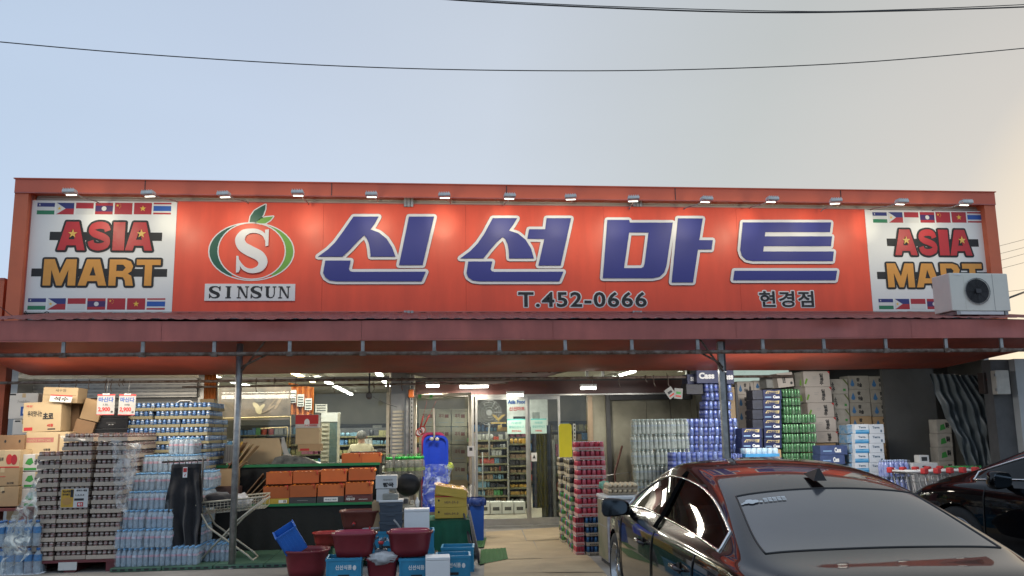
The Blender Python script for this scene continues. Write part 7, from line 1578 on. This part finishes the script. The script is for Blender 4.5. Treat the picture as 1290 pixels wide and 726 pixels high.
# ================================================================ inside the shop
random.seed(11)
pal = [mat('goods_%d' % i, c, .5, var=.4, scale=40, bump=0) for i, c in enumerate([(.5, .08, .05), (.6, .35, .06), (.08, .22, .45), (.10, .35, .12), (.42, .42, .40), (.28, .18, .10), (.05, .05, .06), (.30, .28, .12), (.15, .30, .40), (.50, .15, .25)])]
shelf_m = mat('shelf_grey', (.32, .31, .29), .6); 
def gondola(label, x0, x1, Y, z1, nl, pals=None, back=dark_pl, d=.35, z0=.15, name='goods_shelf', wr=(.06, .13), hr=(.4, .85)):
    pals = pals or pal; t = thing(name, label, 'shelf', (x0, Y, .03)); w = x1 - x0; m = MB(); m.box((0, d, 0), (w, d + .03, z1), back); obj('back_panel', m, t)
    for s_ in (0, w): m = MB(); m.box((s_ - .015, 0, 0), (s_ + .015, d - .001, z1), shelf_m); obj('upright', m, t)
    for l in range(nl):
        z = z0 + (z1 - z0) * l / nl; lh = (z1 - z0) / nl; m = MB(); m.box((.016, 0, z - .02), (w - .016, d - .002, z), shelf_m); m.box((.016, -.012, z - .025), (w - .016, -.001, z + .012), mat('price_rail', (.20, .19, .10), .5, var=.5, scale=20)); obj('shelf_board', m, t)
        g_ = MB(); x = .03
        while x < w - .06:
            pm = random.choice(pals); ww_ = random.uniform(*wr); h = lh * random.uniform(*hr); rep = random.randint(1, 4)
            for _ in range(rep):
                if x + ww_ > w - .02: x = w; break
                if random.random() < .4: g_.lathe([(ww_ * .42, z + .002), (ww_ * .42, z + h * .8), (ww_ * .2, z + h)], pm, (x + ww_ / 2, .06, 0), 8)
                else: g_.box((x + .004, .015, z + .002), (x + ww_ - .004, .2, z + h), pm)
                x += ww_
        obj('goods', g_, t, kind='stuff')
    return t
Yi = 19.0
gondola('goods shelf behind the shopkeeper at the back of the shop', wx(420, 20.5), wx(492, 20.5), 20.5, 1.75, 8, [pal[i] for i in (2, 4, 8, 6, 4, 7)])
gondola('snack shelf straight behind the left door leaf', wx(600, 18), wx(640, 18), 18.0, 1.6, 9, [pal[i] for i in (6, 6, 6, 5, 0, 4, 3, 5, 8)], wr=(.04, .09))
gondola('dark hanging goods rack behind the middle of the doors', wx(641, 18.2), wx(668, 18.2), 18.2, 1.5, 9, [pal[i] for i in (6, 6, 6, 4, 5, 1)], wr=(.08, .14))
gondola('shelf with pink and red packs behind the right door leaf', wx(699, 16.2), wx(722, 16.2), 16.2, 1.45, 4, [pal[i] for i in (0, 9, 9, 4, 6)], back=inwall)
gondola('far goods shelf across the back of the shop', -5.5, 5.5, 26.0, 1.9, 6, pal, wr=(.1, .22))
gondola('goods shelf behind the boxes in the window, left part', wx(270, 17.5), wx(330, 17.5), 17.5, 1.55, 5, pal)
for i in range(4):
    for k in range(3):
        a = 516 + i * 22.5; carton('beige carton behind the glass panel left of the door, %s column, %s from top' % (('left', 'middle', 'right')[k], ORD[i]), 528 + k * 20.5, 547.5 + k * 20.5, a, a + 21.5, 15.75, .3, mat('beige_card', (.44, .38, .30), .8, rnd=.06), tape=False, group='beige cartons behind the glass panel',
            deco=D([('t', '과자', .2, .5, .55, .75, mat('brown_ink', (.22, .06, .04), .6), .03), ('r', .6, .5, .85, .7, MATS['brown_ink']), ('r', .2, .2, .8, .25, grey_pl)]))
for k in range(4): carton('white carton on the floor behind the left door leaf, %s from the left' % ORD[k], 603 + k * 15, 617 + k * 15, 633, 645, 17.3, .3, white_card, tape=False, deco=D([('r', .2, .3, .8, .6, dark_pl)]), group='white cartons on the shop floor', z0=.04)
# white board with shop name
p = at(639, 538, 17.2); t_ = thing('notice_board', 'white board with blue and red lettering hanging behind the sliding doors', 'notice board', p); w = wx(690, 17.2, 520) - p.x; h = wz(639, 502, 17.2) - p.z; m = MB(); m.box((0, 0, 0), (w, .02, h), mat('board_white', (.72, .76, .74), .5)); obj('board', m, t_)  # board face in plain greenish white
m = MB(); text_into(m, 'Asia Food', w * .02, w * .46, h * .80, h * .95, -.003, ink_blue, .05, .002); text_into(m, '신선마트', w * .05, w * .44, h * .56, h * .70, -.003, ink_red, .03, .002); obj('lettering', m, t_); m = MB(); m.box((w * .15, -.004, h * .12), (w * .45, -.001, h * .36), ink); m.box((w * .3, -.006, h * .14), (w * .38, -.0045, h * .26), kraft); m.box((w * .62, -.004, h * .1), (w * .8, -.001, h * .5), mat('pale_photo', (.4, .45, .42), .5, var=.5)); obj('picture', m, t_)
# dark coats
for k, (a, b, yb) in enumerate(((672, 684, 640), (684, 697, 655))):
    p = at(a, yb, 16.4); w = wx(b, 16.4) - p.x; h = wz(a, 542 - k * 6, 16.4) - p.z; t_ = thing('coat', 'dark %s coat hanging behind the right door leaf' % ('long blue-black', 'grey-black padded')[k], 'coat', (p.x, 16.4, p.z)); m = MB()
    m.sheet(lambda u, v: (w * (u - .5) * (1.1 - .35 * v ** 6) + w / 2, .03 * math.sin(u * 14 + k) - .06 * math.sin(u * PI), h * v), 24, 16, mat('navy_cloth', (.02, .028, .05), .8, bump=.4)); m.sheet(lambda u, v: (w * (u - .5) * (1.1 - .35 * v ** 6) + w / 2, .05, h * v), 8, 8, MATS['navy_cloth']); obj('cloth', m, t_)
# floor fan, gold emblem
p = at(616, 520, 16.8); t_ = thing('electric_fan', 'round electric fan seen dimly at the upper left of the door', 'fan', p); m = MB(); Mf = Matrix.Rotation(PI / 2, 4, 'X')
for r_ in (.05, .1, .15, .2, .24): m.tube([(r_ * math.cos(t * PI / 10), 0, r_ * math.sin(t * PI / 10)) for t in range(20)], .005, grey_pl, 4, True)
for k in range(12): m.tube([(0, -.01, 0), (.24 * math.cos(k * PI / 6), 0, .24 * math.sin(k * PI / 6))], .003, grey_pl, 3)
m.lathe([(.06, 0), (.06, .06)], grey_pl, (0, 0, 0), 14, Mf); obj('guard', m, t_); m = MB(); m.tube([(0, .03, -.2), (0, .03, -.9)], .018, grey_pl, 6); obj('stand', m, t_)
t_ = thing('leaf_ornament', 'gold leaf-shaped ornament hanging behind the left door leaf', 'ornament', at(628, 530, 16.6)); gold = mat('gold_leaf', (.60, .40, .12), .4, .3); m = MB(); m.prism([(0, -.02), (-.13, .12), (-.05, .10), (0, .04)], 0, .02, gold); m.prism([(0, -.02), (0.0, .04), (.05, .10), (.14, .12)], 0, .02, gold); m.box((-.15, 0, -.06), (.15, .02, -.03), gold); m.prism([(.0, -.17), (.07, -.12), (.06, -.07), (-.02, -.1)], 0, .02, gold); obj('ornament', m, t_)
t_ = thing('wire_rack', 'white wire display rack just inside the left door edge', 'rack', (wx(599, 15.7), 15.7, .04)); w = wx(608, 15.7) - wx(599, 15.7); zt = wz(600, 570, 15.7); m = MB()
for x in (0, w): m.tube([(x, 0, 0), (x, 0, zt - (.04 if x else 0))], .01, white_pl, 6)
for k in range(9): m.tube([(0, 0, .1 + k * zt / 9.5), (w, 0, .07 + k * zt / 9.5)], .005, white_pl, 4); m.tube([(0, .2, .1 + k * zt / 9.5), (0, 0, .1 + k * zt / 9.5)], .005, white_pl, 4)
obj('wires', m, t_)
# window interior
p = at(267, 530, 16.0); w = wx(366, 16.0, 510) - p.x; h = wz(267, 488, 16.0) - p.z; t_ = thing('wall_poster', 'large dim brown picture with pale leaves and flowers hanging inside the window', 'poster', p)
m = MB(); m.box((0, 0, 0), (w, .01, h), mat('dim_poster', (.15, .11, .085), .5, var=.5, scale=3, col2=(.07, .055, .045))); obj('sheet', m, t_); pl_ = mat('pale_petals', (.40, .32, .20), .6, var=.4); pl2 = mat('dusky_leaf', (.24, .17, .12), .6, var=.4)
for k, (cx_, cy_, rx_, rz_, an, mt_) in enumerate(((.56, .42, .05, .11, 20, pl_), (.62, .36, .05, .12, -25, pl_), (.59, .30, .06, .1, 80, pl_), (.78, .55, .04, .36, -38, pl2), (.86, .60, .035, .33, -25, pl2), (.72, .32, .03, .22, -60, pl2), (.30, .3, .03, .25, 35, pl2), (.2, .45, .02, .3, 40, pl2), (.6, .72, .09, .2, 0, mat('bottle_print', (.10, .085, .075), .5)))):
    m = MB(); m.prism([(w * cx_ + (rx_ * w * math.cos(a_ * PI / 8)) * math.cos(R(an)) - rz_ * h * math.sin(a_ * PI / 8) * math.sin(R(-an)) * -1, h * cy_ + rx_ * w * math.cos(a_ * PI / 8) * math.sin(R(an)) * -1 + rz_ * h * math.sin(a_ * PI / 8) * math.cos(R(an))) for a_ in range(16)], -.003 - k * .001, -.001 - k * .001, mt_); obj('printed_shape', m, t_)
t_ = thing('banner', 'orange pleated banner with white price sheets inside the window', 'banner', at(362, 527, 16.3)); w = wx(395, 16.3, 500) - wx(362, 16.3, 500); h = wz(362, 482, 16.3) - wz(362, 527, 16.3); ob = mat('orange_cloth', (.68, .22, .05), .8, var=.3, scale=4)
m = MB(); m.sheet(lambda u, v: (w * u, .05 * math.sin(u * 30), h * (.1 + .9 * v) * (1 - .15 * u) + 0), 50, 6, ob); obj('cloth', m, t_)
for k in range(3): m = MB(); m.box((w * (.08 + k * .3), -.08, h * (.42 - .10 * k)), (w * (.34 + k * .3), -.07, h * (.78 - .12 * k)), white_card); [m.box((w * (.11 + k * .3), -.083, h * (.45 - .10 * k) + q_ * h * .07), (w * (.31 + k * .3), -.0805, h * (.48 - .10 * k) + q_ * h * .07), ink) for q_ in range(4)]; obj('price_sheet', m, t_)
t_ = thing('orange_post', 'orange cloth column at the left edge of the window', 'banner', (wx(252, 15.0), 15.0, 2.0)); m = MB(); m.sheet(lambda u, v: (.2 * u, .02 * math.sin(u * 25), .8 * v), 20, 3, ob); obj('cloth', m, t_)
t_ = thing('brass_rail', 'thin brass-coloured rail frame inside the window', 'rail', at(268, 528, 15.6)); w = wx(366, 15.6, 530) - wx(268, 15.6, 530); br = mat('brass', (.45, .33, .16), .4, .5); m = MB(); m.tube([(0, 0, 0), (w, 0, .02), (w, 0, -.5)], .018, br, 6); m.tube([(w * .6, .1, -.18), (w * .95, .1, -.16), (w * .95, .1, -.5)], .014, br, 6); m.tube([(0, 0, 0), (0, 0, -.6)], .018, br, 6); obj('tubes', m, t_)
t_ = thing('price_board', 'small white sign on the far wall beyond the banner', 'sign', at(397, 520, 18)); m = MB(); m.box((0, 0, 0), (.24, .01, .17), white_card); [m.box((.03, -.002, .03 + q_ * .05), (.21, -.0005, .05 + q_ * .05), dark_pl) for q_ in range(3)]; obj('board', m, t_)
t_ = thing('fridge', 'tall cream drinks fridge with a glass door inside the window', 'fridge', (wx(403, 16.4), 16.4, .03)); w = wx(424, 16.4) - wx(403, 16.4); zt = wz(410, 522, 16.4); m = MB(); m.bbox((0, .03, 0), (w, .5, zt), cream, .01); m.box((0, .0, zt - .17), (w, .029, zt), white_card); obj('cabinet', m, t_); m = MB(); m.box((w * .52, .015, .1), (w * .98, .028, zt - .18), mat('fridge_glass', (.10, .14, .13), .15)); obj('glass_door', m, t_); m = MB(); [m.box((.01, -.003, zt - .25 - k * .08), (w * .45, .029, zt - .21 - k * .08), mat('pale_poster', (.5, .46, .36), .6, var=.4, scale=20)) for k in range(9)]; obj('poster_strip', m, t_)
t_ = thing('fence_rail', 'low black rail with white cards at the checkout inside the window', 'rail', (wx(441, 15.9), 15.9, wz(441, 588, 15.9))); w = wx(491, 15.9) - wx(441, 15.9); m = MB(); m.tube([(0, 0, .25), (w, 0, .25)], .018, black_pl, 6); m.tube([(0, 0, .02), (w, 0, .02)], .012, black_pl, 6)
for k in range(11): m.tube([(w * k / 10, 0, 0), (w * k / 10, 0, .25)], .008, black_pl, 5)
obj('bars', m, t_); m = MB(); [m.box((w * k / 10 + .015, .01, .05), (w * k / 10 + .055, .014, .2), white_card) for k in range(10)]; obj('card', m, t_)
t_ = thing('counter', 'checkout counter hidden behind the black rail', 'counter', (wx(441, 16.1), 16.1, .03)); m = MB(); m.box((0, 0, 0), (w, .6, .9), dark_pl); obj('counter_body', m, t_)
# shopkeeper, seen from behind
def person():
    px = at(455, 580, 17.6); H0 = wz(455, 543, 17.6) - .03; s_ = H0 / 1.72; t = thing('person', 'person with short grey hair in a beige shirt, back turned, standing at the checkout', 'person', (px.x, 17.6, .03))
    skin = mat('skin', (.42, .24, .16), .5, var=.1, scale=6, bump=.05); shirt = mat('beige_shirt', (.52, .46, .33), .8, var=.15, scale=6, bump=.4, bscale=9); trou = mat('dark_trousers', (.05, .05, .06), .8)
    J = {'pel': (0, 0, .92, .16), 'wst': (0, 0, 1.08, .145), 'chs': (0, .02, 1.30, .165), 'nb': (0, .0, 1.45, .075), 'nt': (0, -.01, 1.52, .055), 'hd': (0, -.01, 1.60, .085), 'tp': (0, 0, 1.67, .07)}
    for s in (-1, 1):
        n = 'lr'[s > 0]; J.update({'sh' + n: (s * .17, 0, 1.40, .065), 'el' + n: (s * .24, .06, 1.13, .045), 'wr' + n: (s * .17, .30, 1.04, .03), 'hp' + n: (s * .09, 0, .86, .10), 'kn' + n: (s * .10, .01, .48, .06), 'an' + n: (s * .10, -.02, .09, .04), 'ft' + n: (s * .11, .15, .04, .035)})
    E = [('pel', 'wst'), ('wst', 'chs'), ('chs', 'nb'), ('nb', 'nt'), ('nt', 'hd'), ('hd', 'tp')] + [(a + n, b + n) for n in 'lr' for a, b in (('sh', 'el'), ('el', 'wr'), ('hp', 'kn'), ('kn', 'an'), ('an', 'ft'))] + [('chs', 'sh' + n) for n in 'lr'] + [('pel', 'hp' + n) for n in 'lr']
    ks = list(J); me = bpy.data.meshes.new('body'); me.from_pydata([J[k][:3] for k in ks], [(ks.index(a), ks.index(b)) for a, b in E], []); o = bpy.data.objects.new('b', me); COL.objects.link(o)
    mo = o.modifiers.new('s', 'SKIN'); 
    for i, k in enumerate(ks): r_ = J[k][3]; me.skin_vertices[0].data[i].radius = (r_ * (1.15 if k in ('wst', 'chs', 'pel') else 1), r_ * (.75 if k in ('wst', 'chs', 'pel') else 1)); me.skin_vertices[0].data[i].use_root = (k == 'pel')
    ss = o.modifiers.new('u', 'SUBSURF'); ss.levels = 2; em = bpy.data.meshes.new_from_object(o.evaluated_get(bpy.context.evaluated_depsgraph_get())); bpy.data.objects.remove(o)
    em.materials.clear(); [em.materials.append(x) for x in (skin, shirt, trou, dark_pl)]
    for p_ in em.polygons:
        c = p_.center; p_.use_smooth = True; arm = abs(c.x) > .19 or c.y > .12; p_.material_index = 0 if c.z > 1.47 else (1 if c.z > .93 and not (c.y > .18) else (0 if c.y > .18 and c.z > .9 else (3 if c.z < .07 else 2)))
    b = obj('body', em, t)
    hm = MB(); bmx = bmesh.new(); bmesh.ops.create_icosphere(bmx, subdivisions=3, radius=1); hm.add([Vector((v.co.x * .092, -.012 + v.co.y * .105 + (.0 if v.co.z > 0 else .0), 1.63 + v.co.z * .10)) for v in bmx.verts], [[v.index for v in f.verts] for f in bmx.faces if sum(v.co.z - .9 * v.co.y for v in f.verts) / 3 > -.25], mat('grey_hair', (.16, .15, .14), .8, var=.4, scale=30), True); bmx.free(); obj('hair', hm, t)
    em2 = MB()
    for s in (-1, 1): em2.lathe([(.001, -.03), (.014, -.02), (.016, .01), (.001, .03)], skin, (s * .092, 0, 1.59), 8)
    obj('ear', em2, t)
    for s in (-1, 1):
        h_ = MB(); wr = Vector((s * .17, .30, 1.04)); h_.tube([wr, wr + Vector((-s * .02, .09, -.02))], [.028, .036], skin, 8)
        for f in range(4): a = wr + Vector((-s * .02 + (f - 1.5) * .018, .09, -.02)); h_.tube([a, a + Vector((0, .04, -.01)), a + Vector((0, .06 - .006 * abs(f - 1.5), -.04))], [.009, .008, .006], skin, 5)
        h_.tube([wr + Vector((-s * .03, .03, 0)), wr + Vector((-s * .065, .06, -.01)), wr + Vector((-s * .07, .09, -.03))], [.011, .009, .007], skin, 5); obj('hand', h_, t)
    t.scale = (s_ * 1.12, s_ * 1.05, s_)
person()
